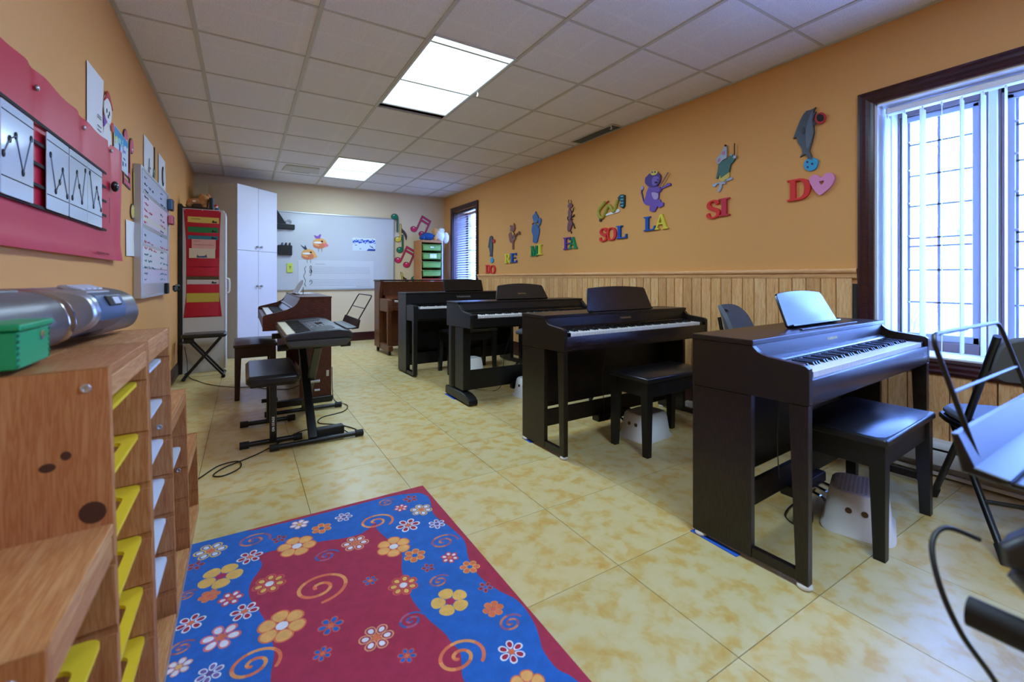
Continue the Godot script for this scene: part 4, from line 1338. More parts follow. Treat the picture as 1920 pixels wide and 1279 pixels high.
# a portable keyboard; its length runs along -z from the given near end, keys on the -x side
func portable_keyboard(label: String, at: Vector3, turn: float, y: float, rest_on: bool) -> Node3D:
	var t := thing("electronic_keyboard", label, "keyboard", at, turn)
	var L := 0.98
	var ln := Basis(Vector3(1, 0, 0), Vector3(0, 1, 0), Vector3(0, 0, 1))
	# outline (x, y), pushed along z
	var low := MB.new().at(Vector3.ZERO).prism(P([0.02, y - 0.075, 0.0, y - 0.045, 0.0, y - 0.025, 0.36, y - 0.025, 0.375, y - 0.04, 0.34, y - 0.075]), -L, 0.0, 0.012)
	part("lower_case", low, M.kb_low, t)
	for e in [[-0.055, 0.0], [-L, -L + 0.055]]:
		part("end_cap", MB.new().prism(P([-0.002, y - 0.03, -0.002, y - 0.004, 0.02, y + 0.008, 0.16, y + 0.022, 0.30, y + 0.03, 0.36, y + 0.018, 0.38, y - 0.004, 0.378, y - 0.028]), e[0], e[1], 0.008), M.kb_top, t)
	part("top_panel", MB.new().prism(P([0.15, y - 0.02, 0.15, y + 0.014, 0.30, y + 0.027, 0.36, y + 0.014, 0.375, y - 0.02]), -L + 0.054, -0.054, 0.002), M.kb_panel, t)
	part("front_lip", MB.new().prism(P([-0.002, y - 0.03, -0.002, y - 0.012, 0.008, y - 0.012, 0.008, y - 0.03]), -L + 0.054, -0.054, 0.001), M.kb_top, t)
	var kn := Node3D.new()
	kn.name = "key_set"
	# keys: local frame with x along +z
	var w := MB.new()
	var b := MB.new()
	var kw := (L - 0.115) / 36.0
	for i in 36:
		var z := -L + 0.0575 + kw * (i + 0.5)
		w.box(Vector3(0.078, y - 0.003, z), Vector3(0.14, 0.016, kw - 0.001), 0.0012)
		if i < 35 and [0, 1, 3, 4, 5].has(i % 7):
			b.box(Vector3(0.104, y + 0.008, z + kw * 0.5), Vector3(0.088, 0.012, 0.0105), 0.002)
	kn.free()
	part("white_keys", w, M.cream_key, t).set_meta("kind", "stuff")
	part("black_keys", b, M.black_key, t).set_meta("kind", "stuff")
	var nrm := Basis(Vector3(0, 0, 1), atan2(0.013, 0.15))
	var on := func(x: float) -> float: return y + 0.014 + (x - 0.15) * 0.0867
	var sc := part("screen", MB.new().box(Vector3.ZERO, Vector3(0.045, 0.004, 0.085), 0.002), M.screen_dark, t)
	sc.transform = Transform3D(nrm, Vector3(0.245, on.call(0.245) + 0.001, -L * 0.5))
	for k in 2:
		var sp := part("speaker_grille", MB.new().at(Vector3.ZERO, FLAT).prism(rrect(-0.065, -0.10, 0.065, 0.10, 0.045), -0.002, 0.002, 0.001), M.kb_grille, t)
		sp.transform = Transform3D(nrm, Vector3(0.225, on.call(0.225) + 0.0005, [-0.175, -L + 0.175][k]))
	var bt := MB.new()
	var br := MB.new()
	for i in 12:
		for j in 4:
			var zz := -0.33 - 0.029 * i
			var xx := 0.175 + 0.028 * j
			if xx > 0.21 and absf(zz + L * 0.5) < 0.055: continue
			(bt if (i + j) % 3 else br).at(Vector3(xx, on.call(xx) + 0.0015, zz), nrm).box(Vector3.ZERO, Vector3(0.009, 0.004, 0.017), 0.0015)
	part("dark_buttons", bt, M.kb_button, t).set_meta("kind", "stuff")
	part("light_buttons", br, M.lam_grey, t).set_meta("kind", "stuff")
	if rest_on:
		var r := part("rest_base", MB.new().prism(P([0, 0, 0.012, -0.004, 0.05, 0.0, 0.062, 0.055, 0.054, 0.056, 0.036, 0.012, 0.0, 0.006]), -0.24, 0.24, 0.003), M.satin_black, t)
		r.position = Vector3(0.375, y + 0.018, -L * 0.5 + 0.2)
		part("rest_bracket", MB.new().box(Vector3(0.0, 0.004, 0), Vector3(0.05, 0.008, 0.5), 0.003), M.satin_black, r)
		part("rest_wire", MB.new().tube(wire_loop(Vector3(0.055, 0.05, 0), Vector3(0.145, 0.21, 0), 0.2), 0.0042, 6), M.satin_black, r)
		part("rest_wire", MB.new().tube(P3([0.097, 0.125, -0.2, 0.097, 0.125, 0.2]), 0.003, 6), M.satin_black, r)
	return t

# the bent wire of a rest: up from one foot, across with round corners, down to the other
func wire_loop(a: Vector3, b: Vector3, hw: float) -> PackedVector3Array:
	var out := PackedVector3Array()
	out.append(a + Vector3(0, 0, -hw))
	var c := 0.025
	var d := (b - a).normalized()
	for s in 6:
		var w := PI / 2 * s / 5
		out.append(b - d * c * (1 - sin(w)) + Vector3(0, 0, -hw + c * (1 - cos(w))))
	for s in 6:
		var w := PI / 2 * s / 5
		out.append(b - d * c * (1 - cos(w)) + Vector3(0, 0, hw - c * (1 - sin(w))))
	out.append(a + Vector3(0, 0, hw))
	return out

func bar(a: Vector3, b: Vector3, w: float, h: float, roll := Vector3.UP) -> MB:
	var d := b - a
	var x := d.normalized()
	var z := x.cross(roll).normalized()
	var y := z.cross(x).normalized()
	return MB.new().at((a + b) * 0.5, Basis(x, y, z)).box(Vector3.ZERO, Vector3(d.length(), h, w), minf(w, h) * 0.18)

func keyboard_stand() -> void:
	var t := thing("keyboard_stand", "black crossed keyboard stand with rubber-tipped feet under the portable keyboard", "stand", Vector3(0.4, 0, -3.4))
	var zs := [0.385, -0.375]
	for k in 2:
		var s: float = 1.0 if k == 0 else -1.0
		part("foot", MB.new().tube(P3([-0.25, 0.022, zs[k], 0.245, 0.022, zs[k]]), 0.015, 10), M.satin_black, t)
		for e in [-0.27, 0.225]:
			part("rubber_cap", MB.new().tube(P3([e, 0.022, zs[k], e + 0.05, 0.022, zs[k]]), 0.0205, 10), M.rubber, t)
		part("top_arm", MB.new().tube(P3([-0.2, 0.61, zs[k] * 0.85, 0.17, 0.61, zs[k] * 0.85]), 0.013, 8), M.satin_black, t)
		for e in [-0.225, 0.145]:
			part("arm_cap", MB.new().tube(P3([e, 0.612, zs[k] * 0.85, e + 0.06, 0.612, zs[k] * 0.85]), 0.021, 10), M.rubber, t)
	part("leg", bar(Vector3(-0.03, 0.035, 0.385), Vector3(-0.03, 0.605, -0.32), 0.03, 0.052, Vector3.RIGHT), M.satin_black, t)
	part("leg", bar(Vector3(0.005, 0.035, -0.375), Vector3(0.005, 0.605, 0.325), 0.03, 0.052, Vector3.RIGHT), M.stand_olive, t)
	part("pivot_bolt", MB.new().tube(P3([-0.05, 0.315, 0.01, 0.06, 0.315, 0.01]), 0.012, 8), M.silver, t)
	part("lock_pin", MB.new().tube(P3([0.02, 0.26, 0.05, 0.055, 0.26, 0.05]), 0.008, 8), M.silver, t)
	# the power supply standing by it
	var p := thing("power_adapter", "black rectangular power adapter on the floor against the keyboard stand's near foot", "adapter", Vector3(0.478, 0, -3.085), 0.06)
	part("body", MB.new().box(Vector3(0, 0.045, 0), Vector3(0.175, 0.06, 0.06), 0.008), M.black, p)
	part("foot_pad", MB.new().box(Vector3(0, 0.0075, 0), Vector3(0.165, 0.015, 0.055), 0.003), M.rubber, p)

func keyboard_bench() -> void:
	var t := thing("keyboard_bench", "black padded bench on two T-shaped legs at the portable keyboard", "bench", Vector3(0.155, 0, -3.37))
	part("seat", MB.new().at(Vector3(0, 0.44, 0), FLAT).prism(rrect(-0.148, -0.325, 0.148, 0.325, 0.03), -0.05, 0.012, 0.02), M.leather, t)
	part("seat_base", MB.new().box(Vector3(0, 0.383, 0), Vector3(0.25, 0.014, 0.56), 0.003), M.satin_black, t)
	for s in [1, -1]:
		var z: float = 0.225 * s
		part("post", MB.new().box(Vector3(0.0, 0.20, z), Vector3(0.038, 0.36, 0.055), 0.004), M.satin_black, t)
		part("foot", MB.new().tube(P3([-0.155, 0.023, z, 0.135, 0.023, z]), 0.0155, 10), M.satin_black, t)
		for e in [-0.18, 0.115]:
			part("rubber_cap", MB.new().tube(P3([e, 0.023, z, e + 0.05, 0.023, z]), 0.0215, 10), M.rubber, t)
	part("spreader", MB.new().box(Vector3(0, 0.33, 0), Vector3(0.03, 0.03, 0.45), 0.003), M.satin_black, t)
	part("knob", MB.new().tube(P3([-0.05, 0.17, -0.225, 0.05, 0.17, -0.225]), 0.014, 8), M.rubber, t)
	text("sticker", "ON STAGE", 0.014, 0.0008, sans, M.paper, t, Vector3(0.0, 0.135, 0.2535), Basis(Vector3(0, 0, 1), PI / 2))

func cross_bench() -> void:
	var t := thing("folding_bench", "black cross-legged folding bench in front of the red pocket chart", "bench", Vector3(-0.355, 0, -5.66))
	part("seat", MB.new().at(Vector3(0, 0.455, 0), FLAT).prism(rrect(-0.195, -0.135, 0.195, 0.135, 0.03), -0.03, 0.012, 0.014), M.leather, t)
	for s in [1, -1]:
		var z: float = 0.11 * s
		part("leg", bar(Vector3(-0.165, 0.02, z), Vector3(0.15, 0.425, z), 0.02, 0.028, Vector3(0, 0, 1)), M.satin_black, t)
		part("leg", bar(Vector3(0.165, 0.02, z - 0.022 * s), Vector3(-0.15, 0.425, z - 0.022 * s), 0.02, 0.028, Vector3(0, 0, 1)), M.satin_black, t)
	for s in [-1, 1]:
		part("foot_bar", MB.new().tube(P3([0.168 * s, 0.017, -0.14, 0.168 * s, 0.017, 0.14]), 0.014, 8), M.satin_black, t)
		for e in [-1, 1]:
			part("rubber_cap", MB.new().tube(P3([0.168 * s, 0.018, 0.125 * e, 0.168 * s, 0.018, 0.15 * e]), 0.018, 8), M.rubber, t)
	part("height_plate", MB.new().box(Vector3(-0.13, 0.40, 0.1), Vector3(0.09, 0.05, 0.012), 0.006), M.satin_black, t)
	part("lever", MB.new().tube(P3([-0.16, 0.4, 0.12, -0.2, 0.375, 0.13]), 0.009, 8), M.satin_black, t)

func cabinets() -> void:
	# low cabinet with a black panel standing in for the shadow gap beside it
	var t := thing("narrow_cabinet", "narrow white cabinet against the orange wall with the red pocket chart on its side", "cabinet", Vector3(-0.575, 0, -5.95))
	part("body", MB.new().box(Vector3(0.19, 0.905, -0.2), Vector3(0.38, 1.81, 0.4), 0.003), M.lam_white, t)
	part("door", MB.new().box(Vector3(0.389, 0.905, -0.2), Vector3(0.016, 1.76, 0.392), 0.003), M.lam_bright, t)
	part("handle", MB.new().tube(smooth3([0.397, 0.88, -0.06, 0.425, 0.885, -0.06, 0.43, 0.93, -0.06, 0.43, 1.0, -0.06, 0.425, 1.035, -0.06, 0.397, 1.04, -0.06], 4), 0.009, 8), M.white_plastic, t)
	part("screw", MB.new().at(Vector3(0.07, 0.115, 0.001), Basis(Vector3.RIGHT, PI / 2)).lathe(P([0.001, 0.002, 0.006, 0.002, 0.006, -0.002, 0.001, -0.002]), 10), M.silver, t)
	part("screw", MB.new().at(Vector3(0.33, 0.13, 0.001), Basis(Vector3.RIGHT, PI / 2)).lathe(P([0.001, 0.002, 0.006, 0.002, 0.006, -0.002, 0.001, -0.002]), 10), M.silver, t)
	var bp := tag(part("gap_shade_panel", MB.new().box(Vector3(-0.593, 0.925, -6.12), Vector3(0.03, 1.85, 0.38), 0.002), M.black, self), "tall black panel added to darken the shadow gap between wall and narrow white cabinet", "board")  # added dark panel: the shade between wall and cabinet as a solid
	var tr := tag(part("black_tray", MB.new().box(Vector3(-0.44, 1.818, -6.1), Vector3(0.27, 0.014, 0.3), 0.003), M.black, self), "flat black tray on top of the narrow white cabinet", "tray")
	pocket_chart()
	soft_toys()
	# tall cupboard set across the corner
	var c := thing("tall_cupboard", "tall white four-door cupboard set diagonally across the corner", "cupboard", Vector3(-0.077, 0, -6.755), 0.82)
	# local x runs along the front to the right, the front faces +z
	var W := 0.715
	var H := 2.285
	part("body", MB.new().box(Vector3(W * 0.5, H * 0.5, -0.235), Vector3(W, H, 0.43), 0.002), M.lam_side, c)
	var mid := 1.415
	for k in 2:
		var x0 := 0.002 + k * (W * 0.5)
		var dw := W * 0.5 - 0.004
		for q in [[0.005, mid - 0.002], [mid + 0.002, H - 0.004]]:
			var d := part("door", MB.new().box(Vector3(x0 + dw * 0.5, (q[0] + q[1]) * 0.5, -0.009), Vector3(dw, q[1] - q[0], 0.018), 0.0015), M.lam_bright, c)
			var up: bool = q[0] > 1
			var kn := part("knob", MB.new().at(Vector3(W * 0.5 + (-0.036 if k == 0 else 0.036), 1.475 if up else 0.935, 0.0), Basis(Vector3.RIGHT, PI / 2)).lathe(P([0.001, 0.0, 0.008, 0.0, 0.007, 0.014, 0.015, 0.02, 0.018, 0.028, 0.012, 0.034, 0.001, 0.035]), 14), M.steel, d)
	part("chipped_edge", MB.new().box(Vector3(W * 0.62, H + 0.002, -0.006), Vector3(W * 0.55, 0.004, 0.01), 0.001), M.steel, c)

func pocket_chart() -> void:
	var t := thing("pocket_chart", "red fabric pocket chart of music folders hung on the narrow white cabinet", "pocket chart", Vector3(-0.575, 0, -5.948))
	# backing waisted in the middle
	part("backing", MB.new().prism(P([0.012, 1.80, 0.352, 1.80, 0.34, 1.55, 0.334, 1.1, 0.338, 0.85, 0.36, 0.615, 0.012, 0.612, 0.034, 0.85, 0.036, 1.1, 0.034, 1.45]), 0.0, 0.006, 0.002), M.red_cloth, t)
	for p in [[0.02, 1.79], [0.18, 1.792], [0.342, 1.79]]:
		part("tack", MB.new().at(Vector3(p[0], p[1], 0.008)).ball(Vector3.ZERO, Vector3(0.006, 0.006, 0.005), 10), M.silver, t)
	for q in [[1.658, 1.611], [1.552, 1.515], [1.272, 1.172], [1.168, 1.068], [0.980, 0.883], [0.782, 0.625]]:
		# each pocket bellies out a little
		var mb := MB.new()
		var nx := 10
		var ny := 4
		for i in nx + 1:
			for j in ny + 1:
				var fx := float(i) / nx
				var fy := float(j) / ny
				var belly := sin(PI * fx) * (0.010 + 0.012 * fy)
				mb.put(Vector3(lerpf(0.040, 0.330, fx), lerpf(q[1], q[0], fy) - 0.006 * sin(PI * fx) * fy, 0.008 + belly), Vector3(-0.25 * cos(PI * fx), 0.15, 1))
		for i in nx:
			for j in ny:
				var a := i * (ny + 1) + j
				mb.face(a, a + ny + 1, a + ny + 2)
				mb.face(a, a + ny + 2, a + 1)
		part("pocket", mb, M.red_cloth, t)
	# bottom of what shows, left edge, width, height shown
	var cards := [[1.658, 0.048, 0.285, 0.062, C(226, 200, 96), "yellow song folder in the top pocket of the red chart"], [1.552, 0.048, 0.28, 0.056, C(26, 130, 70), "green folder in the second pocket of the red chart"], [1.476, 0.048, 0.275, 0.037, C(40, 130, 150), "teal folder in the third pocket of the red chart"], [1.366, 0.085, 0.218, 0.106, C(226, 170, 160), "pink music book in the red chart"], [1.268, 0.062, 0.236, 0.103, C(222, 208, 186), "cream book with a small picture in the red chart"], [1.02, 0.036, 0.295, 0.044, C(84, 72, 40), "olive folder in the lower part of the red chart"], [0.98, 0.042, 0.29, 0.047, C(216, 206, 206), "pale leaflet in front of the olive folder in the red chart"], [0.782, 0.038, 0.296, 0.098, C(206, 186, 70), "mustard yellow folder near the bottom of the red chart"]]
	for k in cards.size():
		var c: Array = cards[k]
		var o := thing("folder", c[5], "folder", Vector3(-0.575 + c[1] + c[2] * 0.5, c[0], -5.948 + [0.009, 0.009, 0.009, 0.030, 0.034, 0.009, 0.012, 0.009][k]), 0.0, "folders in the red pocket chart")
		var low := 0.004
		part("cover", MB.new().box(Vector3(0, (c[3] - low) * 0.5, 0), Vector3(c[2], c[3] + low, 0.003), 0.0008), mat(c[4], 0.55), o)
		if k == 3: text("lettering", "LE LIVRE DU CLAVIER 2", 0.0095, 0.0006, sans, M.ink_red, o, Vector3(-0.0, 0.045, 0.0018), Basis(), 1.25)
		if k == 3: text("heading", "Musicothèque 1", 0.006, 0.0006, serif, M.ink, o, Vector3(-0.06, 0.085, 0.0018))
		if k == 0: text("lettering", "Musicothèque", 0.009, 0.0006, sans, M.ink, o, Vector3(-0.07, 0.038, 0.0018))
		if k == 0 or k == 1 or k == 2 or k == 6:
			part("print", MB.new().at(Vector3(0.1, 0.012, 0.0016)).box(Vector3.ZERO, Vector3(0.045, 0.014, 0.0006)).box(Vector3(-0.012, 0.012, 0), Vector3(0.012, 0.012, 0.0006)), M.ink, o)
		if k == 4:
			part("print", MB.new().at(Vector3(0.0, 0.022, 0.0016)).prism(P([-0.05, -0.02, -0.045, 0.014, -0.03, -0.004, 0.02, 0.0, 0.038, 0.016, 0.045, -0.02]), 0, 0.0006), M.print_blue, o)

func tuft(mb: MB, at: Vector3, r: Vector3, g: RandomNumberGenerator, rough := 0.12) -> void:
	var s0 := mb.v.size()
	mb.ball(at, r, 18)
	var f := FastNoiseLite.new()
	f.seed = g.randi() % 1000
	f.frequency = 18.0
	for i in range(s0, mb.v.size()):
		mb.v[i] += mb.n[i] * f.get_noise_3dv(mb.v[i]) * rough * r.x

func soft_toys() -> void:
	var g := RandomNumberGenerator.new()
	g.seed = 4
	# tan fluffy toy lying on the tray
	var t := thing("soft_toy", "fluffy tan soft toy slumped on top of the narrow white cabinet", "soft toy", Vector3(-0.44, 1.825, -6.08))
	var b := MB.new()
	tuft(b, Vector3(-0.03, 0.06, 0), Vector3(0.085, 0.06, 0.07), g)
	tuft(b, Vector3(0.045, 0.055, 0.02), Vector3(0.05, 0.055, 0.05), g)
	part("body", b, M.fur_tan, t)
	var h := MB.new()
	tuft(h, Vector3(0.05, 0.115, 0.0), Vector3(0.055, 0.05, 0.05), g)
	part("head", h, M.fur_tan, t)
	var e := MB.new()
	tuft(e, Vector3(0.088, 0.15, 0.0), Vector3(0.022, 0.03, 0.016), g)
	tuft(e, Vector3(0.03, 0.158, -0.02), Vector3(0.024, 0.022, 0.016), g)
	part("ear", e, M.fur_tan, t)
	var lg := MB.new()
	tuft(lg, Vector3(0.055, 0.022, 0.06), Vector3(0.03, 0.022, 0.04), g)
	tuft(lg, Vector3(-0.08, 0.03, 0.05), Vector3(0.035, 0.03, 0.04), g)
	part("paw", lg, M.fur_tan, t)
	part("tag", MB.new().box(Vector3(-0.035, 0.075, 0.075), Vector3(0.028, 0.016, 0.004), 0.001), M.paper, t)
	var d := thing("dark_box", "small dark brown box in front of the tan soft toy", "box", Vector3(-0.445, 1.825, -5.985))
	part("body", MB.new().box(Vector3(0, 0.022, 0), Vector3(0.075, 0.044, 0.03), 0.003), M.dark_box, d)
	var v := thing("video_case", "black case with a blue printed spine beside the tan soft toy", "case", Vector3(-0.322, 1.825, -6.03))
	part("body", MB.new().box(Vector3(0, 0.06, 0), Vector3(0.03, 0.12, 0.1), 0.003), M.black, v)
	part("spine", MB.new().box(Vector3(0.019, 0.06, 0.004), Vector3(0.016, 0.12, 0.09), 0.002), M.spine_blue, v)
	var m := thing("toy_figure", "tiny red-hatted toy at the right edge of the narrow white cabinet", "toy", Vector3(-0.262, 1.81, -5.99))
	part("body", MB.new().lathe(P([0.001, 0.0, 0.022, 0.0, 0.024, 0.014, 0.014, 0.028, 0.001, 0.03]), 14), M.print_blue, m)
	part("head", MB.new().ball(Vector3(-0.006, 0.036, 0.004), Vector3(0.014, 0.014, 0.014), 12), M.paper, m)
	part("hat", MB.new().ball(Vector3(-0.012, 0.05, 0.0), Vector3(0.02, 0.016, 0.018), 12), M.toy_red, m)

# ------------------------------------------------------------------ back wall
func note(called: String, label: String, at: Vector3, turn_z: float, kind: String, m: Material, lean := 0.0, basis := Basis(), k := 1.0) -> Node3D:
	# die-cut cardboard notes, about 3 mm thick with a dark printed edge; heads near the origin
	var t := thing(called, label, "wall decoration", at)
	t.transform.basis = basis * Basis(Vector3(0, 0, 1), turn_z)
	var hw := 0.062 * k
	var hh := 0.052 * k
	var head := func(x: float, y: float) -> void:
		part("note_head_edge", MB.new().prism(disc(x, y, hw, hh, 20, 0.2), 0, 0.004), M.note_edge, t)
		part("note_head", MB.new().prism(disc(x, y, hw - 0.008 * k, hh - 0.008 * k, 20, 0.2), 0.004, 0.0055), m, t)
		part("shine", MB.new().prism(disc(x - 0.012 * k, y + 0.02 * k, 0.016 * k, 0.007 * k, 10, 0.4), 0.0055, 0.006), M.paper, t)
	var stem := func(x: float, y0: float, y1: float) -> void:
		part("stem_edge", MB.new().prism(P([x - 0.016 * k, y0, x + 0.016 * k, y0, x + 0.016 * k, y1, x - 0.016 * k, y1]), 0, 0.0035), M.note_edge, t)
		part("stem", MB.new().prism(P([x - 0.009 * k, y0 + 0.006, x + 0.009 * k, y0 + 0.006, x + 0.009 * k, y1 - 0.006, x - 0.009 * k, y1 - 0.006]), 0.0035, 0.005), m, t)
	if kind == "down":         # head on top, stem hanging
		head.call(0.0, 0.0)
		stem.call(hw - 0.012, -0.27 * k, 0.0)
	elif kind == "up":
		head.call(0.0, 0.0)
		stem.call(hw - 0.012, 0.0, 0.27 * k)
	elif kind == "flag":
		head.call(0.0, 0.0)
		stem.call(hw - 0.014, 0.0, 0.27 * k)
		var x := hw - 0.014
		var pts := smooth2(P([x - 0.012, 0.29, x + 0.02, 0.20, x + 0.08, 0.14, x + 0.115, 0.06, x + 0.095, -0.01, x + 0.07, 0.06, x + 0.03, 0.115, x + 0.005, 0.13]), 4)
		for i in pts.size(): pts[i] *= k
		part("flag_edge", MB.new().prism(pts, 0, 0.0035), M.note_edge, t)
		part("flag", MB.new().prism(MB.inset(MB.ccw(pts), 0.007 * k), 0.0035, 0.005), m, t)
	else:                      # two joined sixteenths
		head.call(0.0, 0.0)
		head.call(0.17 * k, -0.012 * k)
		stem.call(hw - 0.014, 0.0, 0.30 * k)
		stem.call(0.17 * k + hw - 0.014, -0.01 * k, 0.29 * k)
		for y in [0.27, 0.205]:
			var a := Vector2(hw - 0.026, y + 0.03) * k
			var q := P([0, 0, 0.19, -0.012, 0.19, -0.052, 0, -0.04])
			var o := PackedVector2Array()
			for p in q: o.append(a + p * k)
			part("beam_edge", MB.new().prism(o, 0, 0.004), M.note_edge, t)
			part("beam", MB.new().prism(MB.inset(MB.ccw(o), 0.008 * k), 0.004, 0.0055), m, t)
	return t

func back_wall_things() -> void:
	var z := WB + 0.001
	# whiteboard
	var t := thing("whiteboard", "large whiteboard on the back wall behind the tall cupboard", "whiteboard", Vector3(1.17, 1.468, z))
	var hw := 1.055
	var hh := 0.605
	part("surface", MB.new().box(Vector3(0, 0, 0.008), Vector3(hw * 2 - 0.02, hh * 2 - 0.02, 0.012)), M.board_white, t)
	var fr := MB.new()
	for s in [-1, 1]:
		fr.box(Vector3(s * hw, 0, 0.012), Vector3(0.024, hh * 2 + 0.02, 0.024), 0.004)
		fr.box(Vector3(0, s * hh, 0.012), Vector3(hw * 2, 0.024, 0.024), 0.004)
	part("frame", fr, M.alu, t)
	var zf := z + 0.015
	# magnetic holders and pens at its left edge
	var a := thing("pen_tray", "black magnetic tray on the whiteboard at the cupboard's edge, a roll of tape above", "tray", Vector3(0.52, 1.835, zf))
	part("shelf", MB.new().box(Vector3(0, 0, 0.03), Vector3(0.30, 0.075, 0.06), 0.008), M.black, a)
	var w := thing("set_square", "black triangular set square standing on the pen tray", "set square", Vector3(0.43, 1.885, zf + 0.028))
	part("blade", MB.new().prism(P([-0.05, 0.0, 0.12, 0.0, -0.03, 0.25]), 0, 0.008, 0.002), M.black, w)
	var ro := thing("tape_roll", "small roll of tape standing on the black pen tray", "tape", Vector3(0.59, 1.912, zf + 0.02))
	part("roll", MB.new().ring(disc(0, 0, 0.04, 0.04, 20), disc(0, 0, 0.028, 0.028, 20), 0, 0.02), M.steel, ro)
	var b := thing("pen_holder", "dark magnetic pen holder on the whiteboard below the tray", "holder", Vector3(0.535, 1.475, zf))
	part("cup", MB.new().box(Vector3(0, 0, 0.025), Vector3(0.2, 0.15, 0.05), 0.008), M.satin_black, b)
	for k in 3:
		part("pen", MB.new().tube(P3([-0.04 + 0.05 * k, -0.03, 0.025, -0.035 + 0.052 * k, 0.115, 0.025]), 0.011, 8), [M.print_blue, M.black, M.black][k], b)
	var p := thing("sticky_pad", "yellow-green sticky pad on the whiteboard below the pen holder", "note", Vector3(0.605, 1.205, zf))
	part("pad", MB.new().box(Vector3(0, 0, 0.006), Vector3(0.085, 0.145, 0.012), 0.002), M.sticky, p)
	text("writing", "?", 0.05, 0.0006, serif, M.ink, p, Vector3(0.0, 0.0, 0.0125))
	# two round orange birds drawn on card
	for k in 2:
		var c := Vector3([0.87, 1.035][k], [1.42, 1.60][k], zf)
		var q := thing("bird_cutout", ["round orange paper bird with dark tuft, the lower of the pair on the whiteboard", "round orange paper bird with a purple bow, the upper of the pair on the whiteboard"][k], "cutout", c, 0.0, "orange paper birds")
		part("body", MB.new().prism(disc(0, 0, 0.105, 0.085, 24), 0, 0.003), M.bird_orange, q)
		part("belly", MB.new().prism(disc(-0.01, -0.03, 0.09, 0.05, 20), 0.003, 0.0042), M.bird_red, q)
		part("band", MB.new().prism(disc(-0.03, 0.012, 0.062, 0.016, 16), 0.0042, 0.0048), M.paper, q)
		part("wing", MB.new().prism(disc(-0.05, -0.025, 0.045, 0.014, 16, -0.3), 0.0042, 0.005), M.bird_orange, q)
		part("eye", MB.new().prism(disc(0.032, 0.032, 0.016, 0.016, 12), 0.003, 0.0046), M.ink, q)
		part("beak", MB.new().prism(P([0.075, 0.02, 0.13, -0.02, 0.12, -0.045, 0.07, -0.05]), 0.003, 0.0046), [M.bird_orange, M.beak_pink][k], q)
		part("crest", MB.new().prism([P([-0.05, 0.07, -0.12, 0.15, -0.06, 0.11, -0.05, 0.15, -0.02, 0.08]), P([-0.06, 0.08, -0.09, 0.13, -0.03, 0.115, 0.0, 0.15, 0.02, 0.14, 0.01, 0.1, 0.0, 0.075])][k], 0.003, 0.0046), [M.ink_blue, M.bow_purple][k], q)
		for s in [-0.02, 0.03]:
			part("leg", MB.new().box(Vector3(s, -0.11, 0.0015), Vector3(0.006, 0.05, 0.002)), M.ink, q)
	# a winter photograph
	var im := Image.create(128, 70, false, Image.FORMAT_RGB8)
	for y in 70:
		for x in 128:
			var n := sin(x * 0.21) * 4.0 + sin(x * 0.53 + 2.0) * 3.0
			var c := C(214, 226, 244)
			if y < 8 + n * 0.6: c = C(225, 235, 250)
			elif y < 27 + n * 0.7: c = C(30, 74, 190) if fmod(x * 0.37 + y * 0.9 + n, 17.0) < 11.0 else C(200, 218, 246)
			elif y > 58 and x > 76 + (70 - y): c = C(30, 66, 150)
			elif fmod(x * 1.7 + y * 3.1, 37.0) < 1.6: c = C(190, 205, 235)
			im.set_pixel(x, y, c)
	for q in [[12, 38, 12, 3], [38, 58, 9, 3], [96, 40, 4, 5], [100, 45, 10, 3], [106, 48, 9, 4], [112, 52, 6, 2], [92, 18, 12, 4]]:
		im.fill_rect(Rect2i(q[0], q[1], q[2], q[3]), C(40, 52, 80))
	var ph := thing("photo_print", "blue winter photograph print fixed to the upper right of the whiteboard", "photo", Vector3(1.725, 1.61, zf))
	var pm := MB.new()
	pm.quad(Vector3(-0.184, -0.105, 0.0016), Vector3(0.184, -0.105, 0.0016), Vector3(0.184, 0.105, 0.0016), Vector3(-0.184, 0.105, 0.0016))
	part("print", pm, picture(im, 0.4), ph)
	part("sheet", MB.new().box(Vector3(0, 0, 0.0008), Vector3(0.37, 0.212, 0.0014)), M.paper, ph)
	# grand stave chart
	var st := thing("stave_chart", "white chart of empty treble and bass staves low on the whiteboard", "chart", Vector3(1.30, 1.105, zf))
	part("sheet", MB.new().box(Vector3(0, 0, 0.0012), Vector3(1.16, 0.45, 0.002)), M.chart_white, st)
	var lines := MB.new()
	for g in [0.115, -0.085]:
		for k in 5:
			lines.box(Vector3(0.05, g - 0.024 * k, 0.0026), Vector3(0.94, 0.0026, 0.0008))
	part("stave_lines", lines, M.ink_pale, st)
	treble_clef(st, Vector3(-0.40, 0.065, 0.0026), 0.115)
	bass_clef(st, Vector3(-0.40, -0.125, 0.0026), 0.115)
	part("brace", MB.new().tube(smooth3([-0.465, 0.125, 0.003, -0.485, 0.09, 0.003, -0.478, 0.03, 0.003, -0.50, -0.03, 0.003, -0.478, -0.09, 0.003, -0.485, -0.16, 0.003, -0.465, -0.19, 0.003], 5), 0.004, 5), M.ink, st)
	text("caption", "Portée musicale", 0.013, 0.0006, sans, M.ink_pale, st, Vector3(-0.26, 0.165, 0.0024))
	text("small_print", "Reproduction interdite", 0.010, 0.0006, sans, M.ink_pale, st, Vector3(0.42, -0.205, 0.0024), Basis(), 1.6)
	# die-cut notes
	var zn := z + 0.002
	note("music_note", "green cardboard quarter note hanging stem-down, topmost beside the whiteboard", Vector3(2.235, 2.115, zn + 0.026), 0.0, "down", M.note_green)
	note("music_note", "yellow cardboard eighth note with a flag beside the whiteboard", Vector3(2.305, 1.725, zn), 0.0, "flag", M.note_yellow)
	note("music_note", "green cardboard quarter note stem-up below the yellow one", Vector3(2.335, 1.54, zn + 0.006), 0.0, "up", M.note_green)
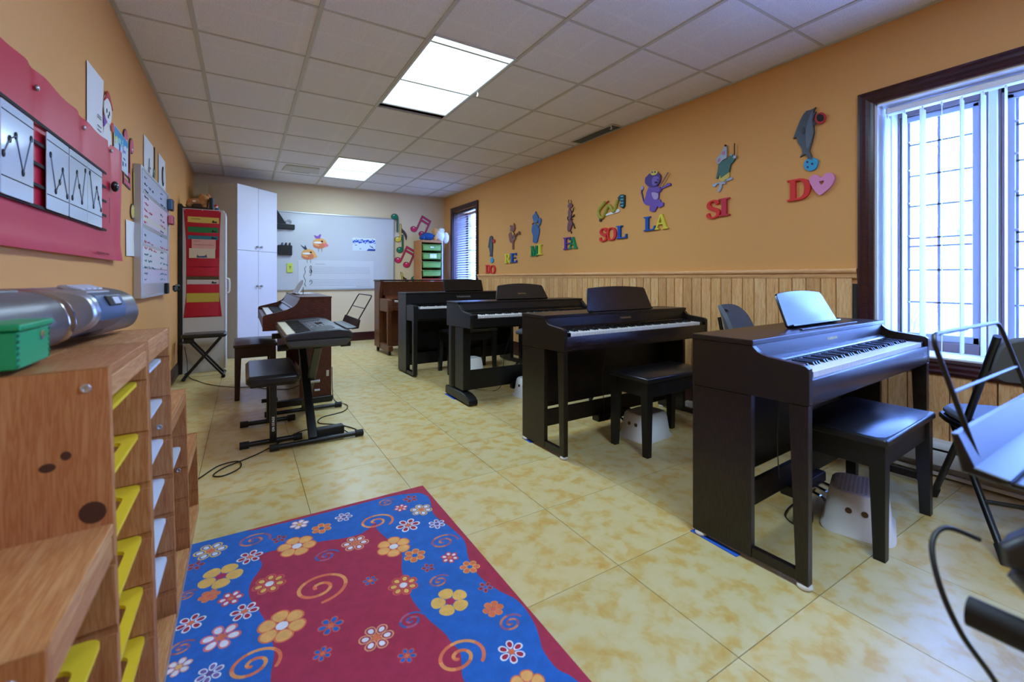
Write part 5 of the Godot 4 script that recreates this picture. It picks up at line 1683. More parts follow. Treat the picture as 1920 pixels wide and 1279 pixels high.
	note("music_note", "pink beamed cardboard notes beside the whiteboard, left of the wooden bin tower", Vector3(2.305, 1.36, zn), -0.42, "beam", M.note_pink)
	note("music_note", "pink beamed cardboard notes high on the back wall above the blue toy", Vector3(2.59, 1.92, zn), -0.42, "beam", M.note_pink)
	note("music_note", "pink beamed cardboard notes half hidden behind the bin tower", Vector3(2.66, 1.36, zn), -0.5, "beam", M.note_pink, 0.0, Basis.from_scale(Vector3(0.9, 1.1, 1)))
	note("music_note", "yellow cardboard note just above the brown upright piano", Vector3(2.36, 0.87, zn), 0.16, "flag", M.note_yellow)
	note("music_note", "green cardboard note head just above the brown upright piano at the bin tower", Vector3(2.60, 1.03, zn), 0.0, "down", M.note_green)
	# tower of bins in the corner
	var b2 := thing("bin_tower", "tall wooden frame of green and orange bins in the far right corner", "shelf", Vector3(2.575, 0, -7.22))
	var W := 0.40
	var H := 1.70
	part("side", MB.new().box(Vector3(0.009, H * 0.5, -0.19), Vector3(0.018, H, 0.36), 0.002), M.pine_y[1], b2)
	part("side", MB.new().box(Vector3(W - 0.004, H * 0.5, -0.19), Vector3(0.018, H, 0.36), 0.002), M.lam_bright, b2)
	part("top", MB.new().box(Vector3(W * 0.5, H - 0.02, -0.19), Vector3(W - 0.016, 0.04, 0.36), 0.003), M.pine_x[1], b2)
	part("back", MB.new().box(Vector3(W * 0.5, H * 0.5, -0.365), Vector3(W, H, 0.006)), M.pine_x[3], b2)
	for k in 8:
		part("runner", MB.new().box(Vector3(W * 0.5, 1.615 - 0.148 * k, -0.36), Vector3(W - 0.04, 0.01, 0.02)), M.pine_x[2], b2)
	for k in 8:
		var m: Material = M.bin_green if k < 4 else M.bin_orange
		var bin := thing("storage_bin", ["topmost green bin of the wooden tower, a label on its front", "second green bin from the top of the tower, a white paper on it", "third green bin from the top of the tower", "fourth green bin of the tower, just above the orange one", "topmost orange bin of the wooden tower, with a label", "second orange bin of the tower, behind the upright piano", "third orange bin of the tower, behind the upright piano", "lowest orange bin of the tower, behind the upright piano"][k], "bin", Vector3(2.575 + W * 0.5, 1.635 - 0.148 * k, -7.22), 0.0, "bins in the wooden tower")
		var y := -0.012
		part("tub", MB.new().at(Vector3(0, 0, -0.34)).prism(P([-0.17, y, 0.17, y, 0.155, y - 0.105, -0.155, y - 0.105]), 0.0, 0.345, 0.012), m, bin)
		part("rim", MB.new().box(Vector3(0, y - 0.004, -0.165), Vector3(0.362, 0.012, 0.37), 0.004), m, bin)
		if k == 0 or k == 4: part("label", MB.new().box(Vector3(0.0, y - 0.045, 0.007), Vector3(0.06, 0.018, 0.002)), M.paper, bin)
		if k == 1: part("label", MB.new().box(Vector3(0.02, y - 0.045, 0.007), Vector3(0.12, 0.08, 0.002)), M.paper, bin)
	# toys on the tower
	var g := RandomNumberGenerator.new()
	g.seed = 9
	var bl := thing("soft_toy", "deep blue soft toy lying on the tower of bins", "soft toy", Vector3(2.735, H, -7.33))
	var mb := MB.new()
	tuft(mb, Vector3(0.0, 0.07, 0), Vector3(0.12, 0.07, 0.07), g, 0.06)
	part("body", mb, M.fur_blue, bl)
	mb = MB.new()
	tuft(mb, Vector3(-0.11, 0.04, 0.03), Vector3(0.05, 0.04, 0.05), g, 0.06)
	part("head", mb, M.fur_blue, bl)
	mb = MB.new()
	tuft(mb, Vector3(0.115, 0.06, 0.02), Vector3(0.02, 0.05, 0.04), g, 0.06)
	part("tail", mb, M.fur_blue, bl)
	var wt := thing("soft_toy", "white and ginger soft toy leaning at the right end of the tower of bins", "soft toy", Vector3(2.955, H, -7.32))
	mb = MB.new()
	tuft(mb, Vector3(0.0, 0.09, 0), Vector3(0.10, 0.10, 0.08), g, 0.1)
	tuft(mb, Vector3(0.11, 0.06, 0.02), Vector3(0.06, 0.1, 0.06), g, 0.1)
	part("body", mb, M.fur_white, wt)
	mb = MB.new()
	tuft(mb, Vector3(-0.08, 0.15, 0.0), Vector3(0.06, 0.075, 0.05), g, 0.1)
	tuft(mb, Vector3(-0.09, 0.05, 0.02), Vector3(0.035, 0.06, 0.04), g, 0.1)
	part("patch", mb, M.fur_ginger, wt)
	mb = MB.new()
	tuft(mb, Vector3(0.03, 0.185, 0.0), Vector3(0.06, 0.05, 0.05), g, 0.1)
	part("head", mb, M.fur_white, wt)

func treble_clef(parent: Node3D, at: Vector3, h: float) -> void:
	var pts := [0.02, -0.28, 0.10, -0.12, 0.02, 0.02, -0.12, -0.08, -0.14, -0.26, 0.0, -0.38, 0.16, -0.24, 0.12, 0.0, -0.06, 0.2, -0.1, 0.4, 0.02, 0.62, 0.1, 0.46, 0.06, 0.2, 0.04, -0.3, 0.06, -0.62, -0.02, -0.74, -0.1, -0.66]
	var a := []
	for i in range(0, pts.size(), 2):
		a.append_array([at.x + pts[i] * h, at.y + pts[i + 1] * h, at.z])
	part("treble_clef", MB.new().tube(smooth3(a, 5), h * 0.028, 5), M.ink, parent)

func bass_clef(parent: Node3D, at: Vector3, h: float) -> void:
	var pts := [-0.12, 0.12, -0.06, 0.2, 0.06, 0.26, 0.16, 0.18, 0.18, 0.0, 0.1, -0.2, -0.1, -0.36]
	var a := []
	for i in range(0, pts.size(), 2):
		a.append_array([at.x + pts[i] * h, at.y + pts[i + 1] * h, at.z])
	var mb := MB.new().tube(smooth3(a, 5), h * 0.03, 5)
	mb.ball(at + Vector3(-0.08, 0.1, 0) * h, Vector3(0.06, 0.06, 0.01) * h, 10)
	part("bass_clef", mb, M.ink, parent)

# ------------------------------------------------------------------ right wall: painted cutouts and foam letters
func right_wall_letters() -> void:
	var t: Node3D
	t = thing("dolphin_cutout", "painted dolphin balancing on a blue ball, nearest the big window", "wall decoration", Vector3(WR, 1.950, -1.452), -PI / 2, "painted animal cutouts")
	part("body", MB.new().prism(P([0.038, 0.204, 0.024, 0.199, 0.012, 0.196, -0.018, 0.198, -0.040, 0.175, -0.058, 0.142, -0.079, 0.091, -0.099, 0.035, -0.079, 0.040, -0.071, 0.006, -0.044, -0.047, -0.042, -0.079, -0.057, -0.099, -0.022, -0.085, -0.008, -0.120, 0.020, -0.133, 0.010, -0.097, 0.002, -0.069, 0.018, -0.012, 0.030, 0.044, 0.026, 0.083, 0.022, 0.123, 0.032, 0.157, 0.040, 0.174, 0.026, 0.170, 0.028, 0.186]), 0.0, 0.016, 0.001), M.dolphin, t)
	part("belly", MB.new().prism(smooth2(P([0.022, 0.188, -0.002, 0.147, -0.018, 0.085, -0.022, 0.015, -0.018, -0.046, -0.002, -0.050, 0.014, -0.006, 0.028, 0.050, 0.024, 0.090, 0.020, 0.123]), 3), 0.016, 0.0175, 0.0015), M.dolphin_light, t)
	part("flipper", MB.new().prism(smooth2(P([-0.038, 0.095, -0.024, 0.081, -0.028, 0.051, -0.040, 0.051, -0.044, 0.075]), 3), 0.016, 0.019, 0.0015), M.dolphin_dark, t)
	part("arm", MB.new().prism(smooth2(P([0.020, 0.118, 0.036, 0.113, 0.042, 0.091, 0.024, 0.086]), 3), 0.016, 0.019, 0.0015), M.dolphin_dark, t)
	part("fringed_disc", MB.new().prism(smooth2(P([0.069, 0.159, 0.085, 0.149, 0.099, 0.125, 0.095, 0.106, 0.087, 0.089, 0.066, 0.085, 0.046, 0.098, 0.036, 0.121, 0.036, 0.145, 0.048, 0.158]), 3), 0.01, 0.018, 0.0015), M.toy_red, t)
	part("disc_centre", MB.new().prism(smooth2(P([0.069, 0.147, 0.083, 0.135, 0.087, 0.115, 0.081, 0.102, 0.060, 0.103, 0.048, 0.119, 0.046, 0.139, 0.056, 0.149]), 3), 0.018, 0.02, 0.0015), M.ink, t)
	part("ball", MB.new().prism(smooth2(P([0.012, -0.117, 0.042, -0.132, 0.052, -0.156, 0.040, -0.192, 0.012, -0.204, -0.018, -0.194, -0.034, -0.164, -0.030, -0.135, -0.010, -0.119]), 3), 0.0, 0.014, 0.0015), M.ball_blue, t)
	part("spot", MB.new().prism(smooth2(P([-0.014, -0.134, -0.006, -0.140, -0.008, -0.148, -0.016, -0.144]), 3), 0.014, 0.0155, 0.0015), M.ink_purple, t)
	part("spot", MB.new().prism(smooth2(P([0.016, -0.152, 0.024, -0.157, 0.020, -0.165, 0.012, -0.161]), 3), 0.014, 0.0155, 0.0015), M.ink_purple, t)
	part("spot", MB.new().prism(smooth2(P([-0.012, -0.168, -0.004, -0.173, -0.006, -0.181, -0.014, -0.177]), 3), 0.014, 0.0155, 0.0015), M.ink_purple, t)
	t = thing("mole_cutout", "painted grey mole in a green coat holding up a thin black baton", "wall decoration", Vector3(WR, 1.895, -2.053), -PI / 2, "painted animal cutouts")
	part("coat", MB.new().prism(P([0.024, 0.065, 0.051, 0.087, 0.068, 0.078, 0.074, 0.061, 0.091, 0.050, 0.076, 0.031, 0.054, 0.015, 0.046, -0.024, 0.043, -0.039, -0.028, -0.072, -0.036, -0.038, -0.054, -0.071, -0.068, -0.068, -0.054, -0.008, -0.048, 0.038, -0.017, 0.057]), 0.0, 0.014, 0.001), M.coat_green, t)
	part("trousers", MB.new().prism(P([0.042, -0.033, 0.043, -0.074, 0.016, -0.100, -0.020, -0.102, -0.048, -0.077, -0.035, -0.036, -0.026, -0.072]), 0.0, 0.012, 0.001), M.trouser_yellow, t)
	part("head", MB.new().prism(smooth2(P([0.012, 0.168, 0.024, 0.155, 0.024, 0.114, 0.023, 0.073, -0.006, 0.064, -0.034, 0.042, -0.050, 0.041, -0.062, 0.072, -0.059, 0.092, -0.034, 0.107, -0.014, 0.139]), 3), 0.006, 0.018, 0.0015), M.mole_grey, t)
	part("nose", MB.new().prism(smooth2(P([0.014, 0.178, 0.023, 0.171, 0.022, 0.162, 0.011, 0.163, 0.007, 0.172]), 3), 0.012, 0.022, 0.0015), M.ink, t)
	part("cheek", MB.new().prism(smooth2(P([-0.003, 0.130, 0.012, 0.122, 0.008, 0.103, -0.009, 0.104, -0.016, 0.119]), 3), 0.018, 0.0195, 0.0015), M.cheek_pink, t)
	part("ear", MB.new().prism(smooth2(P([-0.036, 0.084, -0.026, 0.076, -0.035, 0.060, -0.049, 0.061, -0.046, 0.076]), 3), 0.018, 0.0195, 0.0015), M.cheek_pink, t)
	part("hand", MB.new().prism(smooth2(P([0.054, 0.095, 0.071, 0.089, 0.067, 0.077, 0.053, 0.084]), 3), 0.008, 0.02, 0.0015), M.mole_grey, t)
	part("hand", MB.new().prism(smooth2(P([0.082, 0.079, 0.100, 0.072, 0.099, 0.055, 0.082, 0.053, 0.074, 0.065]), 3), 0.008, 0.02, 0.0015), M.mole_grey, t)
	part("baton", MB.new().tube(smooth3([0.089, 0.167, 0.0190, 0.089, 0.123, 0.0190, 0.088, 0.079, 0.0190], 4), 0.0035, 6), M.ink, t)
	part("foot", MB.new().prism(smooth2(P([-0.016, -0.102, 0.054, -0.080, 0.067, -0.090, 0.059, -0.101, 0.000, -0.107]), 3), 0.0, 0.012, 0.0015), M.mole_grey, t)
	part("foot", MB.new().prism(smooth2(P([-0.022, -0.103, -0.062, -0.102, -0.098, -0.106, -0.100, -0.121, -0.079, -0.133, -0.062, -0.116, -0.042, -0.114, -0.048, -0.150, -0.057, -0.169, -0.042, -0.178, -0.022, -0.150, -0.017, -0.123, 0.005, -0.124, 0.012, -0.114]), 3), 0.0, 0.012, 0.0015), M.mole_grey, t)
	t = thing("lion_cutout", "painted purple lion with a small yellow cap playing with a bow", "wall decoration", Vector3(WR, 1.832, -2.717), -PI / 2, "painted animal cutouts")
	part("body", MB.new().prism(P([-0.078, 0.046, -0.103, 0.000, -0.120, -0.057, -0.138, -0.085, -0.110, -0.111, -0.061, -0.126, -0.068, -0.163, -0.054, -0.179, -0.006, -0.185, 0.007, -0.165, 0.024, -0.143, 0.047, -0.161, 0.087, -0.147, 0.090, -0.121, 0.063, -0.109, 0.053, -0.086, 0.034, -0.081, 0.040, -0.044, 0.039, -0.026, 0.060, -0.016, 0.070, 0.004, 0.125, 0.015, 0.170, 0.022, 0.162, 0.040, 0.131, 0.045, 0.112, 0.028, 0.060, 0.019, 0.020, 0.039, -0.034, 0.051]), 0.0, 0.016, 0.001), M.lion_purple, t)
	part("mane", MB.new().prism(smooth2(P([-0.068, 0.166, -0.092, 0.149, -0.113, 0.137, -0.117, 0.096, -0.092, 0.064, -0.068, 0.049, -0.013, 0.034, 0.024, 0.044, 0.053, 0.070, 0.061, 0.122, 0.034, 0.154, -0.013, 0.169]), 3), 0.006, 0.02, 0.0015), M.lion_dark, t)
	part("face", MB.new().prism(smooth2(P([-0.006, 0.130, 0.034, 0.122, 0.050, 0.097, 0.040, 0.073, 0.020, 0.050, -0.020, 0.051, -0.034, 0.086, -0.027, 0.117]), 3), 0.02, 0.0225, 0.0015), M.lion_face, t)
	part("mouth", MB.new().prism(smooth2(P([0.000, 0.080, 0.034, 0.074, 0.024, 0.063, 0.007, 0.066]), 3), 0.0225, 0.0235, 0.0015), M.ink, t)
	part("nose", MB.new().prism(smooth2(P([0.027, 0.101, 0.042, 0.097, 0.039, 0.086, 0.026, 0.089]), 3), 0.0225, 0.025, 0.0015), M.lion_dark, t)
	part("cap", MB.new().prism(smooth2(P([-0.040, 0.185, 0.024, 0.174, 0.032, 0.157, 0.014, 0.142, -0.023, 0.143, -0.046, 0.162]), 3), 0.02, 0.024, 0.0015), M.note_yellow, t)
	part("cap_mark", MB.new().prism(smooth2(P([-0.034, 0.180, -0.020, 0.176, -0.019, 0.164, -0.034, 0.166]), 3), 0.024, 0.0255, 0.0015), M.lion_dark, t)
	part("cap_mark", MB.new().prism(smooth2(P([-0.002, 0.175, 0.012, 0.172, 0.014, 0.160, -0.001, 0.161]), 3), 0.024, 0.0255, 0.0015), M.lion_dark, t)
	part("tummy", MB.new().prism(smooth2(P([-0.037, -0.008, 0.030, -0.027, 0.035, -0.065, 0.014, -0.080, -0.013, -0.074, -0.034, -0.043]), 3), 0.016, 0.018, 0.0015), M.lion_pale, t)
	part("arm", MB.new().prism(smooth2(P([-0.068, 0.036, -0.013, 0.034, 0.060, 0.017, 0.060, -0.005, 0.034, -0.019, -0.034, 0.000]), 3), 0.016, 0.022, 0.0015), M.lion_purple, t)
	part("tail", MB.new().tube(smooth3([-0.138, -0.082, 0.0060, -0.151, -0.041, 0.0060, -0.160, -0.007, 0.0060, -0.168, 0.017, 0.0060, -0.158, 0.040, 0.0060], 4), 0.007, 6), M.lion_dark, t)
	part("tail_tuft", MB.new().prism(smooth2(P([-0.155, 0.073, -0.140, 0.056, -0.151, 0.035, -0.168, 0.040, -0.170, 0.059]), 3), 0.002, 0.012, 0.0015), M.lion_pale, t)
	part("bow", MB.new().tube(smooth3([0.050, 0.018, 0.0260, 0.099, 0.075, 0.0260, 0.149, 0.134, 0.0260], 4), 0.007, 6), M.bow_wood, t)
	t = thing("snake_cutout", "painted yellow-green snake stretched over a small keyboard and a concertina", "wall decoration", Vector3(WR, 1.749, -3.276), -PI / 2, "painted animal cutouts")
	part("keyboard", MB.new().prism(P([-0.086, -0.049, 0.098, -0.014, 0.115, -0.039, 0.091, -0.051, -0.086, -0.067]), 0.0, 0.01, 0.001), M.paper, t)
	part("snake", MB.new().tube(smooth3([-0.086, 0.075, 0.0120, -0.124, 0.048, 0.0120, -0.171, 0.013, 0.0120, -0.188, -0.027, 0.0120, -0.161, -0.067, 0.0120, -0.124, -0.076, 0.0120, -0.092, -0.039, 0.0120, -0.066, 0.003, 0.0120, -0.034, 0.033, 0.0120, -0.002, 0.008, 0.0120, 0.024, -0.029, 0.0120, 0.051, -0.026, 0.0120, 0.067, 0.021, 0.0120, 0.089, 0.071, 0.0120], 4), 0.018, 6), M.snake_green, t)
	part("head", MB.new().prism(smooth2(P([-0.105, 0.087, -0.079, 0.078, -0.074, 0.064, -0.105, 0.055, -0.128, 0.053, -0.124, 0.076]), 3), 0.008, 0.02, 0.0015), M.snake_green, t)
	part("tongue", MB.new().tube(smooth3([-0.079, 0.062, 0.0140, -0.056, 0.073, 0.0140, -0.036, 0.080, 0.0140], 4), 0.006, 6), M.toy_red, t)
	part("tail_tip", MB.new().prism(smooth2(P([-0.175, -0.085, -0.144, -0.095, -0.148, -0.113, -0.168, -0.117, -0.179, -0.103]), 3), 0.004, 0.014, 0.0015), M.dark_box, t)
	part("concertina", MB.new().prism(P([0.091, 0.093, 0.127, 0.116, 0.158, 0.117, 0.187, 0.104, 0.188, 0.047, 0.184, 0.000, 0.163, -0.023, 0.127, -0.003, 0.119, 0.009, 0.134, 0.051, 0.103, 0.069]), 0.0, 0.018, 0.001), M.dark_teal, t)
	part("fold", MB.new().prism(P([0.134, 0.106, 0.172, 0.103, 0.171, 0.088, 0.133, 0.091]), 0.018, 0.021, 0.001), M.concertina_blue, t)
	part("fold", MB.new().prism(P([0.134, 0.075, 0.172, 0.072, 0.171, 0.058, 0.133, 0.061]), 0.018, 0.021, 0.001), M.concertina_blue, t)
	part("fold", MB.new().prism(P([0.134, 0.045, 0.172, 0.042, 0.171, 0.027, 0.133, 0.030]), 0.018, 0.021, 0.001), M.concertina_blue, t)
	part("fold", MB.new().prism(P([0.134, 0.014, 0.172, 0.011, 0.171, -0.004, 0.133, -0.001]), 0.018, 0.021, 0.001), M.concertina_blue, t)
	t = thing("ant_cutout", "painted dark red ant standing upright and playing a pipe", "wall decoration", Vector3(WR, 1.747, -3.912), -PI / 2, "painted animal cutouts")
	part("head", MB.new().prism(smooth2(P([-0.025, 0.148, 0.005, 0.141, 0.026, 0.117, -0.004, 0.096, -0.042, 0.096, -0.060, 0.118, -0.051, 0.141]), 3), 0.002, 0.018, 0.0015), M.ant_red, t)
	part("thorax", MB.new().prism(smooth2(P([-0.034, 0.092, -0.012, 0.068, 0.005, 0.044, -0.000, -0.004, -0.012, -0.035, -0.042, -0.026, -0.055, 0.014, -0.058, 0.052, -0.047, 0.078]), 3), 0.0, 0.016, 0.0015), M.ant_red, t)
	part("abdomen", MB.new().prism(smooth2(P([-0.025, -0.034, 0.017, -0.065, 0.013, -0.108, -0.008, -0.144, -0.034, -0.166, -0.064, -0.163, -0.071, -0.127, -0.064, -0.084, -0.047, -0.047]), 3), 0.0, 0.016, 0.0015), M.ant_red, t)
	part("antenna", MB.new().tube(smooth3([-0.042, 0.145, 0.0080, -0.056, 0.172, 0.0080, -0.051, 0.194, 0.0080], 4), 0.004, 6), M.ant_dark, t)
	part("antenna", MB.new().tube(smooth3([-0.017, 0.144, 0.0080, -0.005, 0.164, 0.0080, -0.017, 0.186, 0.0080], 4), 0.004, 6), M.ant_dark, t)
	part("arm", MB.new().tube(smooth3([0.002, 0.044, 0.0090, 0.026, 0.057, 0.0090, 0.032, 0.086, 0.0090, 0.050, 0.089, 0.0090], 4), 0.006, 6), M.ant_dark, t)
	part("arm", MB.new().tube(smooth3([-0.004, -0.009, 0.0090, 0.030, -0.005, 0.0090, 0.050, 0.011, 0.0090], 4), 0.008, 6), M.ant_dark, t)
	part("arm", MB.new().tube(smooth3([-0.012, -0.035, 0.0090, 0.026, -0.037, 0.0090], 4), 0.006, 6), M.ant_dark, t)
	part("arm", MB.new().tube(smooth3([-0.051, 0.018, 0.0070, -0.075, -0.011, 0.0070, -0.055, -0.044, 0.0070], 4), 0.006, 6), M.ant_dark, t)
	part("leg", MB.new().tube(smooth3([0.013, -0.081, 0.0080, 0.034, -0.094, 0.0080, 0.049, -0.133, 0.0080, 0.062, -0.140, 0.0080], 4), 0.008, 6), M.ant_dark, t)
	part("leg", MB.new().tube(smooth3([-0.030, -0.158, 0.0080, -0.008, -0.176, 0.0080, -0.004, -0.195, 0.0080], 4), 0.008, 6), M.ant_dark, t)
	part("pipe", MB.new().tube(smooth3([0.038, 0.088, 0.0140, 0.068, 0.081, 0.0140, 0.076, 0.066, 0.0140], 4), 0.003, 6), M.note_yellow, t)
	t = thing("cat_cutout", "painted blue animal with pricked ears and one raised arm", "wall decoration", Vector3(WR, 1.692, -4.611), -PI / 2, "painted animal cutouts")
	part("body", MB.new().prism(smooth2(P([-0.067, 0.049, 0.001, 0.034, 0.034, -0.000, 0.063, -0.019, 0.063, -0.072, 0.039, -0.130, 0.015, -0.193, -0.028, -0.201, -0.082, -0.178, -0.077, -0.104, -0.106, -0.052, -0.102, 0.008]), 3), 0.0, 0.014, 0.0015), M.cat_blue, t)
	part("head", MB.new().prism(P([-0.014, 0.202, -0.001, 0.173, 0.029, 0.150, 0.048, 0.107, 0.029, 0.055, -0.018, 0.049, -0.055, 0.070, -0.077, 0.116, -0.082, 0.155, -0.043, 0.167]), 0.004, 0.018, 0.001), M.cat_blue, t)
	part("raised_arm", MB.new().prism(smooth2(P([0.034, 0.101, 0.077, 0.107, 0.105, 0.079, 0.086, 0.028, 0.044, -0.000, 0.025, 0.007, 0.053, 0.053]), 3), 0.004, 0.016, 0.0015), M.cat_blue, t)
	part("face", MB.new().prism(P([-0.062, 0.114, -0.018, 0.066, 0.006, 0.062, -0.018, 0.082]), 0.018, 0.0195, 0.001), M.cat_pale, t)
	part("pipe", MB.new().tube(smooth3([-0.067, 0.062, 0.0090, -0.102, 0.044, 0.0090], 4), 0.006, 6), M.dark_box, t)
	t = thing("squirrel_cutout", "painted brown squirrel playing a small guitar", "wall decoration", Vector3(WR, 1.623, -5.146), -PI / 2, "painted animal cutouts")
	part("body", MB.new().prism(smooth2(P([-0.095, 0.069, -0.029, 0.058, 0.006, 0.018, -0.009, -0.054, -0.019, -0.126, -0.019, -0.176, -0.055, -0.174, -0.055, -0.099, -0.111, -0.079, -0.137, -0.023, -0.152, 0.036]), 3), 0.0, 0.014, 0.0015), M.squirrel_brown, t)
	part("head", MB.new().prism(P([-0.009, 0.177, 0.011, 0.149, 0.021, 0.106, 0.006, 0.071, -0.049, 0.062, -0.106, 0.081, -0.126, 0.115, -0.100, 0.159, -0.070, 0.151, -0.024, 0.137]), 0.002, 0.018, 0.001), M.squirrel_brown, t)
	part("muzzle", MB.new().prism(smooth2(P([-0.119, 0.129, -0.095, 0.129, -0.090, 0.106, -0.116, 0.098]), 3), 0.018, 0.0195, 0.0015), M.squirrel_pale, t)
	part("collar", MB.new().prism(smooth2(P([-0.090, 0.077, -0.049, 0.071, -0.014, 0.024, -0.039, 0.016, -0.049, 0.048]), 3), 0.014, 0.017, 0.0015), M.note_yellow, t)
	part("guitar", MB.new().prism(smooth2(P([0.006, 0.008, 0.040, -0.016, 0.021, -0.056, -0.029, -0.060, -0.060, -0.034, -0.044, 0.004]), 3), 0.014, 0.02, 0.0015), M.guitar_brown, t)
	part("guitar_hole", MB.new().prism(smooth2(P([-0.039, -0.007, -0.017, -0.012, -0.023, -0.027, -0.043, -0.023]), 3), 0.02, 0.021, 0.0015), M.ink_purple, t)
	part("arm", MB.new().tube(smooth3([0.011, -0.003, 0.0160, 0.070, 0.016, 0.0160, 0.138, 0.042, 0.0160], 4), 0.013, 6), M.squirrel_brown, t)
	part("paw", MB.new().prism(smooth2(P([0.123, 0.044, 0.152, 0.036, 0.147, 0.012, 0.119, 0.014]), 3), 0.01, 0.022, 0.0015), M.squirrel_brown, t)
	t = thing("dolphin_cutout", "painted dolphin on a blue ball, farthest along the wall beside the narrow window", "wall decoration", Vector3(WR, 1.476, -5.799), -PI / 2, "painted animal cutouts")
	part("body", MB.new().prism(P([-0.001, 0.206, 0.036, 0.183, 0.036, 0.142, 0.032, 0.085, 0.036, 0.027, 0.024, -0.054, 0.020, -0.111, -0.007, -0.110, -0.019, -0.086, -0.041, -0.102, -0.055, -0.097, -0.043, -0.062, -0.068, 0.009, -0.078, 0.036, -0.107, 0.034, -0.090, 0.081, -0.074, 0.145, -0.049, 0.195]), 0.0, 0.016, 0.001), M.dolphin, t)
	part("belly", MB.new().prism(smooth2(P([0.005, 0.174, 0.018, 0.086, 0.020, 0.016, 0.005, -0.064, -0.013, -0.029, -0.021, 0.059]), 3), 0.016, 0.0175, 0.0015), M.dolphin_light, t)
	part("fringed_disc", MB.new().prism(smooth2(P([0.065, 0.152, 0.101, 0.137, 0.107, 0.108, 0.077, 0.090, 0.042, 0.099, 0.036, 0.137]), 3), 0.008, 0.016, 0.0015), M.toy_red, t)
	part("ball", MB.new().prism(smooth2(P([0.011, -0.120, 0.059, -0.148, 0.053, -0.188, 0.005, -0.206, -0.031, -0.185, -0.029, -0.138]), 3), 0.0, 0.014, 0.0015), M.ball_blue, t)
	var letters := [
		["D", "red foam letter D of the farthest DO, beside the narrow window", "toy_coral", 1.184, -5.911, 0.154, 0.124],
		["O", "red foam letter O of the farthest DO, under the small dolphin", "toy_coral", 1.174, -5.762, 0.173, 0.127],
		["R", "yellow foam letter R under the brown squirrel", "let_yellow", 1.32, -5.326, 0.167, 0.131],
		["E", "blue foam letter E under the brown squirrel", "let_blue", 1.323, -5.166, 0.169, 0.13],
		["M", "green foam letter M under the blue animal", "let_green", 1.392, -4.656, 0.167, 0.131],
		["I", "yellow foam letter I under the blue animal", "let_yellow", 1.402, -4.535, 0.11, 0.127],
		["F", "purple foam letter F under the ant", "let_purple", 1.443, -3.99, 0.127, 0.138],
		["A", "green foam letter A under the ant", "let_green", 1.443, -3.882, 0.149, 0.13],
		["S", "red foam letter S of SOL under the snake", "toy_coral", 1.492, -3.388, 0.118, 0.14],
		["O", "red foam letter O of SOL under the snake", "toy_coral", 1.491, -3.274, 0.145, 0.131],
		["L", "blue foam letter L of SOL under the concertina", "let_blue", 1.498, -3.134, 0.141, 0.127],
		["L", "blue foam letter L under the purple lion", "let_blue", 1.544, -2.784, 0.133, 0.13],
		["A", "yellow foam letter A under the purple lion", "let_yellow", 1.546, -2.65, 0.152, 0.133],
		["S", "crimson foam letter S under the mole", "toy_coral", 1.588, -2.144, 0.117, 0.146],
		["I", "crimson foam letter I under the mole", "let_crimson", 1.594, -2.051, 0.088, 0.136],
		["D", "large red foam letter D beside the pink heart", "toy_coral", 1.638, -1.516, 0.145, 0.142],
	]
	for a in letters:
		var o := thing("foam_letter", a[1], "letter", Vector3(WR, a[3], a[4]), -PI / 2, "foam letters of the scale")
		var tm := TextMesh.new()
		tm.text = a[0]
		tm.font = serif
		tm.font_size = 96
		tm.pixel_size = 0.002
		tm.depth = 0.02
		tm.curve_step = 0.6
		var ab := tm.get_aabb()
		var p := part_mesh("letter", tm, M[a[2]], o)
		var k := Vector3(a[5] * 0.99 / ab.size.x, a[6] / ab.size.y, 1.0)
		p.scale = k
		p.position = Vector3(-ab.get_center().x * k.x, -ab.get_center().y * k.y, 0.0105)
	var h := thing("foam_heart", "pink foam heart with a small heart-shaped hole, the last letter of the nearest DO", "heart", Vector3(WR, 1.665, -1.377), -PI / 2)
	var outer := smooth2(P([-0.001, 0.025, 0.022, 0.045, 0.046, 0.046, 0.066, 0.03, 0.073, 0.0, 0.052, -0.042, 0.021, -0.069, -0.010, -0.086, -0.037, -0.058, -0.064, -0.007, -0.072, 0.028, -0.057, 0.047, -0.031, 0.048]), 4)
	var inner := PackedVector2Array()
	for p in outer: inner.push_back(Vector2(0.0, -0.005) + (p - Vector2(0, 0.0)) * 0.2)
	part("heart", MB.new().ring(outer, inner, 0.0, 0.022), M.heart_pink, h)

# ------------------------------------------------------------------ left wall
func left_thing(called: String, label: String, cat: String, y: float, z: float, group := "", out := 0.001) -> Node3D:
	return thing(called, label, cat, Vector3(WL + out, y, z), PI / 2, group)   # local x runs away from the camera, z into the room

